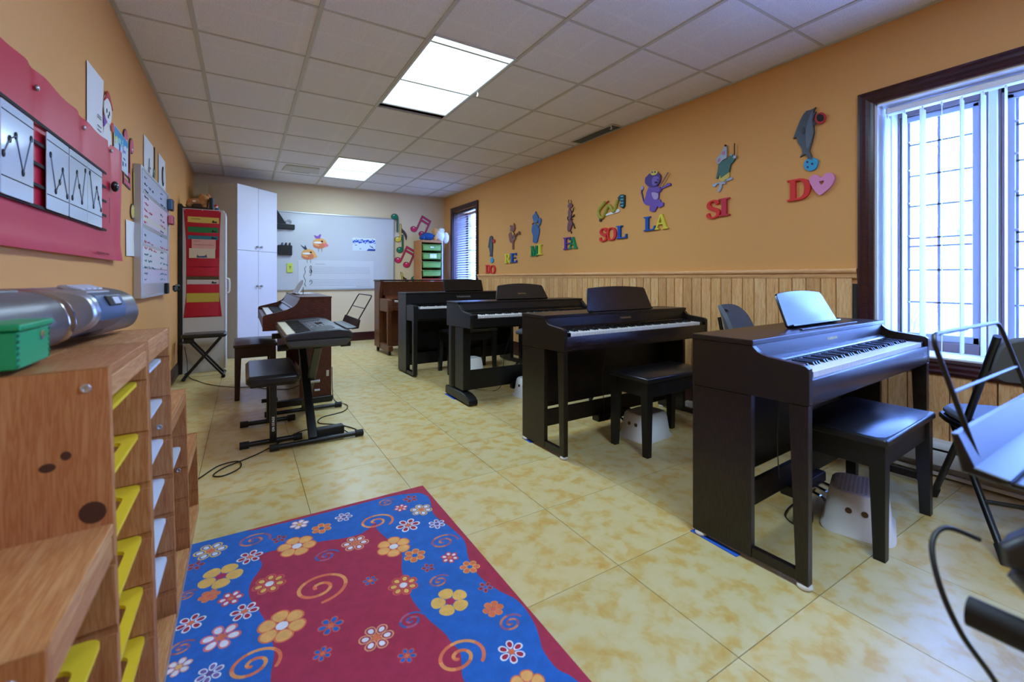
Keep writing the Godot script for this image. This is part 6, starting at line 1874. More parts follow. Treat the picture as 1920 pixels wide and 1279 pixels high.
func left_wall_things() -> void:
	# red vinyl banner with a five-line stave; local x = -(z + 2.2)
	var t := left_thing("stave_banner", "long red vinyl banner with a black five-line stave and pinned top edge", "banner", 1.44, -2.2)
	var mb := MB.new()
	var nx := 60
	var ny := 14
	var f := func(u: float, v: float) -> float:
		var sag := 0.0
		for tk in [-0.62, -0.1, 0.414, 0.875]:
			sag += 0.014 * exp(-pow((u - tk) / 0.05, 2.0)) * exp(-(0.31 - v) * 9.0)
		return 0.016 - sag + 0.006 * sin(u * 9.0 + v * 3.0) * absf(v) + 0.012 * exp(-pow((v + 0.30) / 0.05, 2.0)) + 0.010 * smoothstep(0.9, 1.02, u)
	for i in nx + 1:
		for j in ny + 1:
			var fx := float(i) / nx
			var fy := float(j) / ny
			var u := lerpf(-0.95, 1.03, fx)
			var top := 0.305 + 0.008 * cos((u + 0.62) * TAU / 0.5) + (0.006 if fx > 0.98 else 0.0)
			var v := lerpf(-0.302, top, fy)
			u += (0.5 - fy) * -0.06 * smoothstep(0.85, 1.03, u)
			var e := 0.002
			var d := Vector3(-(f.call(u + e, v) - f.call(u - e, v)) / (2 * e), -(f.call(u, v + e) - f.call(u, v - e)) / (2 * e), 1.0)
			mb.put(Vector3(u, v, f.call(u, v)), d)
	for i in nx:
		for j in ny:
			var a := i * (ny + 1) + j
			mb.face(a, a + ny + 1, a + ny + 2)
			mb.face(a, a + ny + 2, a + 1)
	part("sheet", mb, M.vinyl, t)
	for k in 5:
		part("stave_line", MB.new().box(Vector3(-0.06, 0.126 - 0.0705 * k, 0.024), Vector3(1.58, 0.011, 0.003)), M.ink, t)
	for q in [[-0.62, 0.235], [-0.1, 0.246], [0.414, 0.262], [0.875, 0.275]]:
		part("tack", MB.new().at(Vector3(q[0], q[1], 0.016)).ball(Vector3.ZERO, Vector3(0.011, 0.011, 0.007), 12), M.silver, t)
	text("side_print", "EDUCATION MUSICALE", 0.0085, 0.0006, sans, M.ink, t, Vector3(0.785, -0.05, 0.026), Basis(Vector3(0, 0, 1), -PI / 2), 1.0)
	text("small_print", "Reproduction interdite - tous droits", 0.009, 0.0006, sans, M.vinyl_dark, t, Vector3(0.63, -0.275, 0.034))
	var mg := left_thing("magnet", "shiny black round magnet at the right end of the red banner", "magnet", 1.524, -3.05)
	part("magnet", MB.new().at(Vector3(0, 0, 0.035)).ball(Vector3.ZERO, Vector3(0.036, 0.028, 0.016), 18), M.gloss_black, mg)
	# glossy music cards on the banner
	var cz := [-1.905, -2.24, -2.475, -2.705]
	for k in 4:
		var c := left_thing("music_card", ["glossy card of joined notes at the picture's left edge, largest on the red banner", "glossy card of joined notes, first of the three in a row on the red banner", "glossy card of joined notes, middle of the three in a row on the red banner", "glossy card of joined notes, last of the three toward the banner's right end"][k], "card", 1.418, cz[k], "glossy cards on the red banner", 0.03)
		c.rotation.x = 0.0
		part("card", MB.new().prism(rrect(-0.112, -0.134, 0.112, 0.134, 0.006, 2), 0.0, 0.003, 0.001), M.card, c)
		for y in [0.106, -0.082]:
			part("card_line", MB.new().box(Vector3(0, y, 0.0034), Vector3(0.22, 0.003, 0.0008)), M.ink, c)
		var zig: Array = [[-0.1, -0.02, -0.06, 0.03, -0.02, 0.05, 0.03, -0.05, 0.09, 0.07], [-0.08, 0.06, -0.03, -0.06, 0.01, -0.02, 0.04, 0.03, 0.09, -0.06], [-0.085, -0.055, -0.03, 0.055, 0.0, 0.005, 0.035, -0.055, 0.08, 0.085], [-0.085, 0.09, -0.03, -0.05, 0.02, 0.04, 0.05, -0.0, 0.09, -0.05]][k]
		var pts := []
		for i in range(0, zig.size(), 2): pts.append_array([zig[i], zig[i + 1], 0.004])
		part("note_line", MB.new().tube(P3(pts), 0.0022, 5), M.ink_pale, c)
		for i in range(0, zig.size(), 2):
			part("note_head", MB.new().prism(disc(zig[i], zig[i + 1], 0.0085, 0.011, 12), 0.003, 0.0055), M.ink, c)
	# papers and decorations above and beside the whiteboard
	var pp := [["white_paper", "tall blank white sheet pinned above the red banner", 1.865, -2.83, 0.25, 0.34, 0.0], ["white_paper", "white sheet with a grey sketch above the little whiteboard", 1.92, -4.2, 0.34, 0.30, 0.0], ["white_paper", "white sheet with a dark oval drawing, farthest above the little whiteboard", 1.93, -4.83, 0.34, 0.32, 0.0], ["white_paper", "white notice hanging below the yellow note beside the little whiteboard", 1.295, -3.66, 0.36, 0.22, 0.03]]
	for k in 4:
		var a: Array = pp[k]
		var o := left_thing(a[0], a[1], "paper", a[2], a[3], "white papers on the left wall", 0.003)
		o.rotation.z = a[6]
		var sh := MB.new()
		for i in 9:
			for j in 7:
				var u := (i / 8.0 - 0.5) * float(a[4])
				var v := (j / 6.0 - 0.5) * float(a[5])
				sh.put(Vector3(u, v, 0.002 + 0.006 * absf(sin(v * 9.0 + k)) * i / 8.0), Vector3(0, -0.1 * cos(v * 9.0 + k), 1))
		for i in 8:
			for j in 6:
				var q := i * 7 + j
				sh.face(q, q + 7, q + 8)
				sh.face(q, q + 8, q + 1)
		part("sheet", sh, M.paper, o)
		if k == 2: part("drawing", MB.new().prism(disc(0.02, 0.0, 0.05, 0.085, 20), 0.006, 0.0095), M.ink, o)
		if k == 2: part("drawing", MB.new().prism(disc(0.03, 0.005, 0.03, 0.06, 20), 0.0095, 0.0105), M.lam_grey, o)
		if k == 1: part("drawing", MB.new().box(Vector3(0.0, -0.04, 0.008), Vector3(0.012, 0.11, 0.003)).box(Vector3(0.03, -0.05, 0.008), Vector3(0.05, 0.01, 0.003)).box(Vector3(-0.02, -0.08, 0.008), Vector3(0.01, 0.05, 0.003)), M.ink_pale, o)
		if k == 0:
			for y in [-0.03, -0.04, -0.08, -0.1]:
				part("writing", MB.new().box(Vector3(0.05, y, 0.008), Vector3(0.06, 0.002, 0.003)), M.ink_pale, o)
	var cl := left_thing("paper_figure", "white paper figure with a red cap and bow tie pinned over the red banner", "cutout", 1.868, -3.05, "", 0.004)
	part("body", MB.new().prism(smooth2(P([-0.08, -0.15, 0.08, -0.15, 0.07, -0.05, 0.05, -0.01, -0.04, -0.01, -0.07, -0.06]), 4), 0, 0.003), M.paper, cl)
	part("face", MB.new().prism(disc(0.0, 0.055, 0.075, 0.075, 22), 0.001, 0.005), M.paper, cl)
	part("cap", MB.new().prism(smooth2(P([-0.08, 0.075, -0.05, 0.11, -0.02, 0.145, 0.03, 0.13, 0.085, 0.075, 0.05, 0.1, 0.0, 0.11, -0.04, 0.1]), 3), 0.004, 0.008), M.toy_red, cl)
	for s in [-0.028, 0.022]:
		part("eye", MB.new().prism(disc(s, 0.04, 0.008, 0.012, 10), 0.005, 0.0062), M.ink, cl)
	part("nose", MB.new().prism(disc(0.0, 0.018, 0.008, 0.01, 10), 0.005, 0.0065), M.ink_blue, cl)
	part("bow_tie", MB.new().prism(P([-0.09, 0.0, -0.03, -0.018, -0.09, -0.06]), 0.004, 0.008), M.bow_purple, cl)
	part("bow_knot", MB.new().prism(disc(0.07, -0.02, 0.03, 0.026, 12), 0.008, 0.011), M.toy_red, cl)
	# a child's painting
	var im := Image.create(96, 60, false, Image.FORMAT_RGB8)
	for y in 60:
		for x in 96:
			var c := C(206, 224, 236)
			var n := sin(x * 0.31) * 3.0 + sin(y * 0.5 + x * 0.13) * 3.0
			if y < 12 + n: c = C(60, 150, 200)
			elif y < 22 + n and x < 60: c = C(150, 200, 200) if x > 22 else C(190, 210, 110)
			elif y > 48 + n and x < 34: c = C(70, 130, 200)
			im.set_pixel(x, y, c)
	for q in [[30, 20, 10, 26, 0], [26, 36, 20, 5, 0], [56, 16, 5, 14, 1], [64, 22, 12, 4, 1], [60, 36, 16, 3, 2], [54, 44, 10, 8, 2], [74, 42, 8, 6, 1]]:
		im.fill_rect(Rect2i(q[0], q[1], q[2], q[3]), [C(46, 66, 150), C(90, 70, 160), C(60, 90, 140)][q[4]])
	var dr := left_thing("painting", "child's blue and green painting on paper just past the red banner", "painting", 1.775, -3.345, "", 0.006)
	dr.rotation.z = -0.04
	var qd := MB.new()
	qd.quad(Vector3(-0.165, -0.10, 0.0026), Vector3(0.165, -0.10, 0.0026), Vector3(0.165, 0.10, 0.0026), Vector3(-0.165, 0.10, 0.0026))
	part("picture", qd, picture(im, 0.7), dr)
	part("sheet", MB.new().box(Vector3(0, 0, 0.001), Vector3(0.335, 0.205, 0.002)), M.paper, dr)
	var lb := Basis(Vector3.UP, PI / 2)
	note("music_note", "pink beamed cardboard notes hanging upside down above the little whiteboard", Vector3(WL + 0.002, 1.88, -3.63), PI, "beam", M.note_pink, 0.0, lb, 0.95)
	note("music_note", "green cardboard note between the two sketches above the little whiteboard", Vector3(WL + 0.002, 1.87, -4.44), 0.0, "up", M.note_green, 0.0, lb, 0.8)
	note("music_note", "yellow cardboard eighth note beside the little whiteboard's near edge", Vector3(WL + 0.002, 1.47, -3.66), 0.08, "flag", M.note_yellow, 0.0, lb, 0.95)
	# little whiteboard
	var b := left_thing("small_whiteboard", "framed whiteboard covered in coloured lesson notes on the orange wall", "whiteboard", 1.348, -4.318)
	var hw := 0.615
	var hh := 0.43
	part("surface", MB.new().box(Vector3(0, 0, 0.03), Vector3(hw * 2 - 0.02, hh * 2 - 0.02, 0.02)), M.board_white, b)
	var fr := MB.new()
	for s in [-1, 1]:
		fr.box(Vector3(s * hw, 0, 0.021), Vector3(0.02, hh * 2 + 0.014, 0.042), 0.003)
		fr.box(Vector3(0, s * hh, 0.021), Vector3(hw * 2, 0.02, 0.042), 0.003)
	part("frame", fr, M.alu, b)
	# tinted bands and rows of handwriting
	var bands := [[0.35, 0.13, C(196, 202, 222)], [0.16, 0.20, C(232, 214, 224)], [0.10, 0.03, C(226, 222, 196)], [-0.02, 0.10, C(200, 208, 226)], [-0.16, 0.14, C(226, 226, 226)], [-0.29, 0.10, C(214, 206, 226)]]
	for k in bands.size():
		part("tinted_strip", MB.new().box(Vector3(-0.03, bands[k][0], 0.0405), Vector3(1.08, bands[k][1], 0.0006 + 0.0001 * k)), mat(bands[k][2], 0.3), b)
	var g := RandomNumberGenerator.new()
	g.seed = 3
	for col in 2:
		for r in 17:
			if g.randf() < 0.12: continue
			var y := 0.375 - 0.043 * r
			var x := -0.52 + col * 0.66
			var w := MB.new()
			var wx := x
			for word in g.randi_range(1, 3):
				var ln := g.randf_range(0.07, 0.17)
				var pts := []
				var k := int(ln / 0.010)
				for i in k:
					pts.append_array([wx + i * 0.010, y + g.randf_range(-0.008, 0.009) - 0.012 * (wx + i * 0.01 - x), 0.042])
				w.tube(P3(pts), 0.0016, 4)
				wx += ln + 0.03
				if wx > x + 0.42: break
			part("handwriting", w, [M.marker_navy, M.marker_red, M.marker_teal][(0 if r < 4 else (1 if r < 9 and col == 0 else (2 if r > 11 else g.randi_range(0, 2))))], b)
	for q in [["marker_pen", "black and blue marker holder at the top far corner of the little whiteboard", 1.69, -4.88, M.black, M.spine_blue, 0.1], ["marker_pen", "pink and maroon marker holder below the black one on the little whiteboard", 1.558, -4.90, M.marker_maroon, M.beak_pink, 0.08]]:
		var o := left_thing(q[0], q[1], "marker", q[2], q[3], "", 0.042)
		part("body", MB.new().box(Vector3(0.015, 0, 0.02), Vector3(0.085, q[6], 0.035), 0.008), q[4], o)
		part("cap", MB.new().box(Vector3(-0.045, 0.0, 0.018), Vector3(0.04, q[6] * 0.9, 0.03), 0.006), q[5], o)
	var cp := left_thing("black_clip", "black metal clip arm at the bottom far corner of the little whiteboard", "clip", 0.958, -4.74, "", 0.042)
	part("plate", MB.new().box(Vector3(-0.03, 0.0, 0.012), Vector3(0.09, 0.09, 0.024), 0.005), M.black, cp)
	part("arm", MB.new().box(Vector3(0.07, -0.005, 0.055), Vector3(0.16, 0.03, 0.016), 0.005), M.black, cp)
	part("jaw", MB.new().tube(smooth3([0.14, -0.025, 0.045, 0.17, -0.01, 0.075, 0.15, 0.02, 0.07, 0.06, 0.012, 0.05], 5), 0.012, 8), M.black, cp)

# ------------------------------------------------------------------ staggered shelf of bins
func groove_panel(t: Node3D, called: String, z: float, th: float, h: float, depth: float, near_to: float, far_to: float, rows: Array, k: int) -> MeshInstance3D:
	# a board with routed grooves: a thin core with proud fields between the grooves, up to the height of the bay on each side
	var mb := MB.new()
	mb.box(Vector3(-depth * 0.5, h * 0.5, z), Vector3(depth, h, th - 0.009), 0.0)
	for s in [1, -1]:
		var edges := [0.0]
		for y in rows:
			if y < (near_to if s > 0 else far_to) - 0.03:
				edges.append(y - 0.007)
				edges.append(y + 0.007)
		edges.append(h)
		for i in range(0, edges.size(), 2):
			var a: float = edges[i]
			var b: float = edges[i + 1]
			mb.box(Vector3(-depth * 0.5, (a + b) * 0.5, z + s * (th * 0.5 - 0.0025)), Vector3(depth, b - a, 0.005), 0.0018)
	return part(called, mb, M.pine_y[k], t)

func bin_shelf() -> void:
	var rows := [0.096, 0.214, 0.329, 0.447, 0.565, 0.684, 0.803]
	var D := 0.395
	var th := 0.018
	var units := [
		["near stepped pine shelf holding yellow bins, the radio standing on its tall part", [[-0.69, -0.99, 0.63], [-0.99, -1.331, 0.895]]],
		["far stepped pine shelf holding white bins, stepping down toward the rug's far corner", [[-1.333, -1.672, 0.895], [-1.672, -2.05, 0.627], [-2.05, -2.425, 0.352]]],
	]
	var kk := 0
	var roots := []
	for u in 2:
		var t := thing("step_shelf", units[u][0], "shelf", Vector3(-0.174, 0, 0), 0.0, "")
		t.rotation.z = 0.024
		roots.append(t)
		var cols: Array = units[u][1]
		for c in cols.size():
			var q: Array = cols[c]
			var za: float = q[0]
			var zb: float = q[1]
			var h: float = q[2]
			var prev: float = cols[c - 1][2] if c > 0 else 0.0
			# the upright on the near side is as tall as its taller neighbour
			groove_panel(t, "upright", za - th * 0.5, th, maxf(h, prev), D, prev, h, rows, [3, 1, 3, 1, 1][kk])
			if c == cols.size() - 1:
				groove_panel(t, "upright", zb + th * 0.5, th, h, D, h, 0.0, rows, [0, 1, 0, 1, 3][kk])
			# top of three boards, a front rail, a low base rail, a back
			var zt := za if h >= prev else za - th
			var zt2 := zb if c == cols.size() - 1 or cols[c + 1][2] <= h else zb + 0.0
			for i in 3:
				part("top_board", MB.new().box(Vector3(-D * (i + 0.5) / 3.0, h - 0.009, (zt + zt2) * 0.5), Vector3(D / 3.0 - 0.0012, 0.018, absf(zt2 - zt) - 0.0006), 0.0015), M.pine_z[(i * 2 + kk) % 3], t)
			part("front_rail", MB.new().box(Vector3(-0.009, h - 0.018 - 0.018, (za + zb) * 0.5), Vector3(0.018, 0.036, absf(zb - za) - th * 1.5), 0.0015), M.pine_z[(kk + 1) % 3], t)
			part("base_board", MB.new().box(Vector3(-D * 0.5 + 0.006, 0.018, (za + zb) * 0.5), Vector3(D - 0.012, 0.034, absf(zb - za) - th * 1.5), 0.002), M.pine_z[2], t)
			part("back", MB.new().box(Vector3(-D + 0.004, h * 0.5, (za + zb) * 0.5), Vector3(0.006, h - 0.02, absf(zb - za) - th)), M.pine_y[3], t)
			kk += 1
	for q in [[0, -0.69, 0.585], [0, -0.99, 0.86], [1, -1.672, 0.66], [1, -2.05, 0.39]]:
		pass
	# barrel bolts on the near faces
	for q in [[0, -0.0297, 0.863, -0.99], [0, -0.03, 0.602, -0.69]]:
		part("bolt", MB.new().at(Vector3(q[1], q[2], q[3] + 0.0004), Basis(Vector3.RIGHT, PI / 2)).lathe(P([0.001, 0.0, 0.0035, 0.0005, 0.004, 0.002, 0.0065, 0.0025, 0.0075, 0.0005, 0.0075, -0.003]), 14), M.silver, roots[0])
	for q in [[-0.028, 0.60, -1.672], [-0.028, 0.328, -2.05]]:
		part("bolt", MB.new().at(Vector3(q[0], q[1], q[2] + 0.0004), Basis(Vector3.RIGHT, PI / 2)).lathe(P([0.001, 0.0, 0.0035, 0.0005, 0.004, 0.002, 0.0065, 0.0025, 0.0075, 0.0005, 0.0075, -0.003]), 14), M.silver, roots[1])
	# knots in the big end panel
	for q in [[-0.026, 0.655, 0.024, 0.026, 0.5], [-0.078, 0.742, 0.014, 0.010, 0.0], [-0.056, 0.757, 0.009, 0.010, 0.4]]:
		part("knot", MB.new().at(Vector3(q[0], q[1], -0.99 - 0.0007)).prism(disc(0, 0, q[2] * 0.72, q[3] * 0.72, 18, q[4]), 0, 0.0012), M.knot, roots[0])
	# the bins
	var names := ["topmost", "second", "third", "fourth", "fifth", "lowest"]
	var yl: Node3D = null
	var wt: Node3D = null
	for i in 6:
		var y: float = rows[6 - i]
		var lab: String = names[i] + " yellow bin in the tall column of the near pine shelf"
		if yl: tub_copy(yl, y, -1.16, lab)
		else: yl = tub(y, -1.16, 0.318, M.bin_yellow, lab, "yellow bins in the pine shelf")
	for i in 6:
		var y: float = rows[6 - i]
		var lab: String = names[i] + " white bin in the tall column of the far pine shelf"
		if wt: tub_copy(wt, y, -1.503, lab)
		else: wt = tub(y, -1.503, 0.312, M.bin_white, lab, "white bins in the pine shelf")
	tub(0.447, -0.8405, 0.275, M.bin_yellow, "yellow bin in the lower front column of the near pine shelf", "yellow bins in the pine shelf")
	tub(0.447 - 0.03, -1.861, 0.35, M.bin_white, "single white bin in the middle-height column of the far pine shelf", "white bins in the pine shelf")
	shelf_top_things()

func lean_x(y: float) -> float:
	return -0.174 - y * 0.024

func tub_copy(o: Node3D, y: float, z: float, label: String) -> void:
	var r := copy(o, Vector3(lean_x(y), y, z), 0.0, label)
	r.rotation.z = 0.024

func tub(y: float, z: float, w: float, m: Material, label: String, group: String) -> Node3D:
	var t := thing("storage_bin", label, "bin", Vector3(lean_x(y), y, z), 0.0, group)
	t.rotation.z = 0.024
	var hw := w * 0.5
	var d := 0.37
	# front flange with a hand slot, side and back rims
	var fl := MB.new().at(Vector3(-0.022, 0.0, 0), FLAT)
	var outer := PackedVector2Array()
	var inner := PackedVector2Array()
	for p in rrect(-0.075, -hw, 0.006, hw, 0.02, 5): outer.append(p)
	for p in rrect(-0.058, -hw + 0.055, -0.014, hw - 0.055, 0.02, 5): inner.append(p)
	fl.ring(outer, inner, -0.004, 0.004)
	part("handle", fl, m, t)
	var rim := MB.new()
	for s in [-1, 1]:
		rim.box(Vector3(-d * 0.5 - 0.05, 0, s * (hw - 0.008)), Vector3(d - 0.07, 0.008, 0.018), 0.003)
	rim.box(Vector3(-d + 0.01, 0, 0), Vector3(0.018, 0.008, w), 0.003)
	part("rim", rim, m, t)
	# tapered open tub
	var b := MB.new()
	var top := [Vector3(-0.078, 0.0, hw - 0.016), Vector3(-0.078, 0.0, -hw + 0.016), Vector3(-d + 0.015, 0.0, -hw + 0.016), Vector3(-d + 0.015, 0.0, hw - 0.016)]
	var bot := [Vector3(-0.092, -0.088, hw - 0.03), Vector3(-0.092, -0.088, -hw + 0.03), Vector3(-d + 0.03, -0.088, -hw + 0.03), Vector3(-d + 0.03, -0.088, hw - 0.03)]
	for i in 4:
		var j := (i + 1) % 4
		b.quad(bot[i], bot[j], top[j], top[i])
		var ctr := Vector3(-d * 0.5, 0, 0)
		var ti: Vector3 = top[i] + (ctr - top[i]).normalized() * 0.004
		var tj: Vector3 = top[j] + (ctr - top[j]).normalized() * 0.004
		var bi: Vector3 = bot[i] + (ctr - bot[i]).normalized() * 0.004
		var bj: Vector3 = bot[j] + (ctr - bot[j]).normalized() * 0.004
		b.quad(bj, bi, ti, tj)
	b.quad(bot[3], bot[2], bot[1], bot[0])
	b.quad(bot[0] + Vector3(0, 0.004, 0), bot[1] + Vector3(0, 0.004, 0), bot[2] + Vector3(0, 0.004, 0), bot[3] + Vector3(0, 0.004, 0))
	part("tub", b, m, t)
	part("label", MB.new().at(Vector3(-0.0755, -0.035, 0.0), Basis(Vector3(0, 0, 1), -0.16)).box(Vector3.ZERO, Vector3(0.001, 0.022, 0.05)), M.paper, t)
	return t

func shelf_top_things() -> void:
	var Y := 0.8995
	# silver portable radio: drum body along z with a fatter control pod
	var t := thing("portable_radio", "silver-grey portable radio lying along the top of the tall pine shelf", "radio", Vector3(-0.405, Y, -1.46), 0.0)
	t.rotation.y = -0.16
	# local z toward the camera; the pod at z 0..0.17, the near drum beyond it
	var drum := smooth2(P([0.115, 0.03, 0.118, 0.058, 0.10, 0.098, 0.05, 0.118, -0.02, 0.12, -0.08, 0.098, -0.10, 0.055, -0.085, 0.012, -0.04, 0.003, 0.07, 0.003, 0.10, 0.010]), 4)
	part("near_drum", MB.new().prism(drum, 0.165, 0.42, 0.006), M.radio_grey, t)
	part("far_drum", MB.new().prism(drum, -0.20, 0.005, 0.012), M.radio_grey, t)
	part("chrome_band", MB.new().prism(scale2(drum, 1.005, Vector2(0, 0.06)), 0.142, 0.166, 0.002), M.chrome_warm, t)
	var pod := P([0.055, 0.003, 0.125, 0.028, 0.15, 0.05, 0.152, 0.078, 0.138, 0.106, 0.10, 0.12, 0.02, 0.1235, -0.06, 0.115, -0.10, 0.07, -0.09, 0.015, -0.05, 0.003])
	part("pod", MB.new().prism(pod, -0.02, 0.118, 0.008), M.radio_blue, t)
	part("pod_ring", MB.new().prism(scale2(smooth2(pod, 3), 1.0, Vector2(0.02, 0.06)), 0.116, 0.142, 0.006), M.silver, t)
	part("speaker_dome", MB.new().at(Vector3(0.045, 0.058, 0.140)).ball(Vector3.ZERO, Vector3(0.075, 0.053, 0.022), 24), M.radio_blue_gloss, t)
	part("button_deck", MB.new().at(Vector3(0.096, 0.119, 0.05), Basis(Vector3(0, 0, 1), -0.3)).box(Vector3.ZERO, Vector3(0.055, 0.008, 0.11), 0.003), M.silver, t)
	for k in 4:
		part("button", MB.new().at(Vector3(0.096, 0.1235, 0.01 + 0.026 * k), Basis(Vector3(0, 0, 1), -0.3)).box(Vector3.ZERO, Vector3(0.03, 0.006, 0.018), 0.002), M.lam_grey, t)
	part("display", MB.new().at(Vector3(0.1465, 0.0925, 0.045), Basis(Vector3(0, 0, 1), 0.45)).box(Vector3.ZERO, Vector3(0.006, 0.026, 0.06), 0.002), M.screen_dark, t)
	part("display_window", MB.new().at(Vector3(0.1495, 0.0925, 0.035), Basis(Vector3(0, 0, 1), 0.45)).box(Vector3.ZERO, Vector3(0.003, 0.018, 0.03), 0.001), M.lam_grey, t)
	var lid := rrect(0.0, 0.0, 0.14, 0.24, 0.025)
	part("disc_lid", MB.new().at(Vector3(-0.085, 0.1185, 0.42), FLAT).prism(lid, -0.006, 0.0035, 0.003), M.radio_grey, t)
	# green wooden recipe box
	var g := thing("wooden_box", "small green wooden box with a hinged lid and brass clasp beside the radio", "box", Vector3(-0.375, Y, -1.055), 0.0)
	g.rotation.y = 0.0
	part("body", MB.new().box(Vector3(0, 0.031, 0), Vector3(0.145, 0.06, 0.132), 0.003), M.green_paint, g)
	part("lid", MB.new().box(Vector3(0, 0.0675, 0), Vector3(0.156, 0.012, 0.142), 0.004), M.green_paint, g)
	for j in 6:
		for s in [0.0635, -0.0635]:
			part("finger_joint", MB.new().box(Vector3(0.0727, 0.007 + 0.0096 * j, s), Vector3(0.0012, 0.0046, 0.006)), M.green_dark, g)
	part("hinge", MB.new().box(Vector3(0.0735, 0.050, -0.03), Vector3(0.003, 0.008, 0.014), 0.001), M.gold, g)
	part("hinge", MB.new().box(Vector3(0.0735, 0.042, -0.03), Vector3(0.003, 0.006, 0.012), 0.001), M.steel, g)
	part("clasp", MB.new().box(Vector3(0.035, 0.045, 0.067), Vector3(0.014, 0.006, 0.003), 0.001), M.gold, g)

func scale2(p: PackedVector2Array, k: float, o: Vector2) -> PackedVector2Array:
	var out := PackedVector2Array()
	for a in p: out.push_back(o + (a - o) * k)
	return out

# ------------------------------------------------------------------ rug
func rug() -> void:
	var W := 0.936
	var L := 1.40
	var N := 900
	var H := int(N * L / W)
	var im := Image.create(N, H, false, Image.FORMAT_RGB8)
	var red := C(168, 38, 66)
	var blue := C(24, 96, 176)
	im.fill(red)
	var k := N / W
	var outer := P([0.0, -0.01, 0.211, 0.002, 0.465, 0.009, 0.757, 0.013, 0.868, 0.04, 0.904, 0.062, 0.918, 0.131, 0.886, 0.27, 0.907, 0.394, 0.916, 0.517, 0.883, 0.626, 0.874, 0.734, 0.895, 0.823, 0.926, 0.9, 0.922, 0.984, 0.906, 1.043, 0.886, 1.094, 0.884, 1.159, 0.903, 1.201, 0.915, 1.28, 0.89, 1.36, 0.84, 1.385, 0.0, 1.388])
	for i in outer.size(): outer[i].y += 0.012
	var inner := P([0.649, 0.217, 0.643, 0.261, 0.655, 0.332, 0.684, 0.458, 0.653, 0.572, 0.649, 0.648, 0.638, 0.725, 0.652, 0.83, 0.673, 0.901, 0.679, 0.951, 0.685, 0.997, 0.659, 1.067, 0.66, 1.14, 0.52, 1.19, 0.30, 1.19, 0.25, 1.05, 0.235, 0.9, 0.235, 0.809, 0.247, 0.73, 0.244, 0.677, 0.233, 0.595, 0.214, 0.523, 0.191, 0.442, 0.195, 0.372, 0.231, 0.287, 0.237, 0.209, 0.433, 0.24, 0.512, 0.263, 0.588, 0.265])
	fill_poly(im, outer, k, blue)
	fill_poly(im, inner, k, red)
	var white := C(226, 222, 222)
	var orange := C(222, 110, 66)
	var yellow := C(232, 178, 84)
	var purple := C(120, 92, 150)
	for s in [[0.736, 0.072, 0.033, "p"], [0.651, 0.209, 0.062, "o"], [0.206, 0.094, 0.05, "p"], [0.435, 0.346, 0.037, "b"], [0.843, 0.49, 0.048, "p"], [0.388, 0.514, 0.079, "o"], [0.744, 0.693, 0.031, "p"], [0.606, 0.812, 0.034, "b"], [0.859, 0.976, 0.033, "p"], [0.025, 0.574, 0.027, "p"], [0.195, 0.739, 0.057, "o"], [0.676, 1.004, 0.06, "o"], [0.015, 0.329, 0.025, "p"], [0.4, 1.05, 0.05, "o"], [0.85, 1.26, 0.03, "p"]]:
		var c1: Color = {"p": C(150, 84, 110), "o": C(224, 112, 70), "b": C(60, 92, 160)}[s[3]]
		var c2: Color = {"p": C(206, 120, 84), "o": C(232, 150, 84), "b": C(170, 90, 120)}[s[3]]
		var steps := 260
		for i in steps:
			var f := float(i) / steps
			var w: float = f * TAU * 1.75 + s[2] * 40.0
			var r: float = s[2] * (0.12 + 0.98 * f)
			var p := Vector2(s[0] + cos(w) * r * 1.1, s[1] + sin(w) * r * 0.9)
			dab(im, p * k, (0.0022 + 0.05 * s[2]) * k, c1 if int(f * 9.0) % 2 == 0 else c2)
	var fl := [[0.841, 0.096, 0.034, "A"],[0.778, 0.154, 0.032, "B"],[0.851, 0.217, 0.05, "C"],[0.762, 0.306, 0.051, "D"],[0.868, 0.36, 0.037, "E"],[0.544, 0.1, 0.037, "E"],[0.374, 0.063, 0.038, "F"],[0.449, 0.143, 0.041, "G"],[0.295, 0.136, 0.028, "A"],[0.35, 0.223, 0.071, "H"],[0.546, 0.321, 0.052, "I"],[0.668, 0.42, 0.067, "H"],[0.067, 0.087, 0.056, "C"],[0.027, 0.163, 0.028, "A"],[0.194, 0.206, 0.044, "D"],[0.719, 0.515, 0.042, "G"],[0.826, 0.594, 0.034, "B"],[0.737, 0.607, 0.024, "A"],[0.866, 0.681, 0.037, "G"],[0.107, 0.277, 0.069, "J"],[0.249, 0.407, 0.054, "K"],[0.544, 0.569, 0.026, "L"],[0.634, 0.649, 0.052, "K"],[0.865, 0.801, 0.026, "A"],[0.079, 0.37, 0.032, "M"],[0.139, 0.42, 0.037, "B"],[0.739, 0.8, 0.062, "J"],[0.841, 0.899, 0.035, "M"],[0.177, 0.508, 0.041, "D"],[0.039, 0.478, 0.04, "D"],[0.272, 0.631, 0.07, "H"],[0.396, 0.706, 0.038, "L"],[0.501, 0.82, 0.05, "I"],[0.119, 0.587, 0.053, "N"],[0.36, 0.799, 0.027, "L"],[0.557, 0.926, 0.027, "L"],[0.808, 1.064, 0.04, "D"],[0.027, 0.645, 0.032, "F"],[0.099, 0.711, 0.034, "E"],[0.79, 1.175, 0.05, "H"],[0.06, 0.82, 0.05, "J"],[0.09, 0.95, 0.05, "C"],[0.5, 1.28, 0.05, "D"],[0.25, 1.29, 0.06, "J"]]
	var g := RandomNumberGenerator.new()
	g.seed = 15
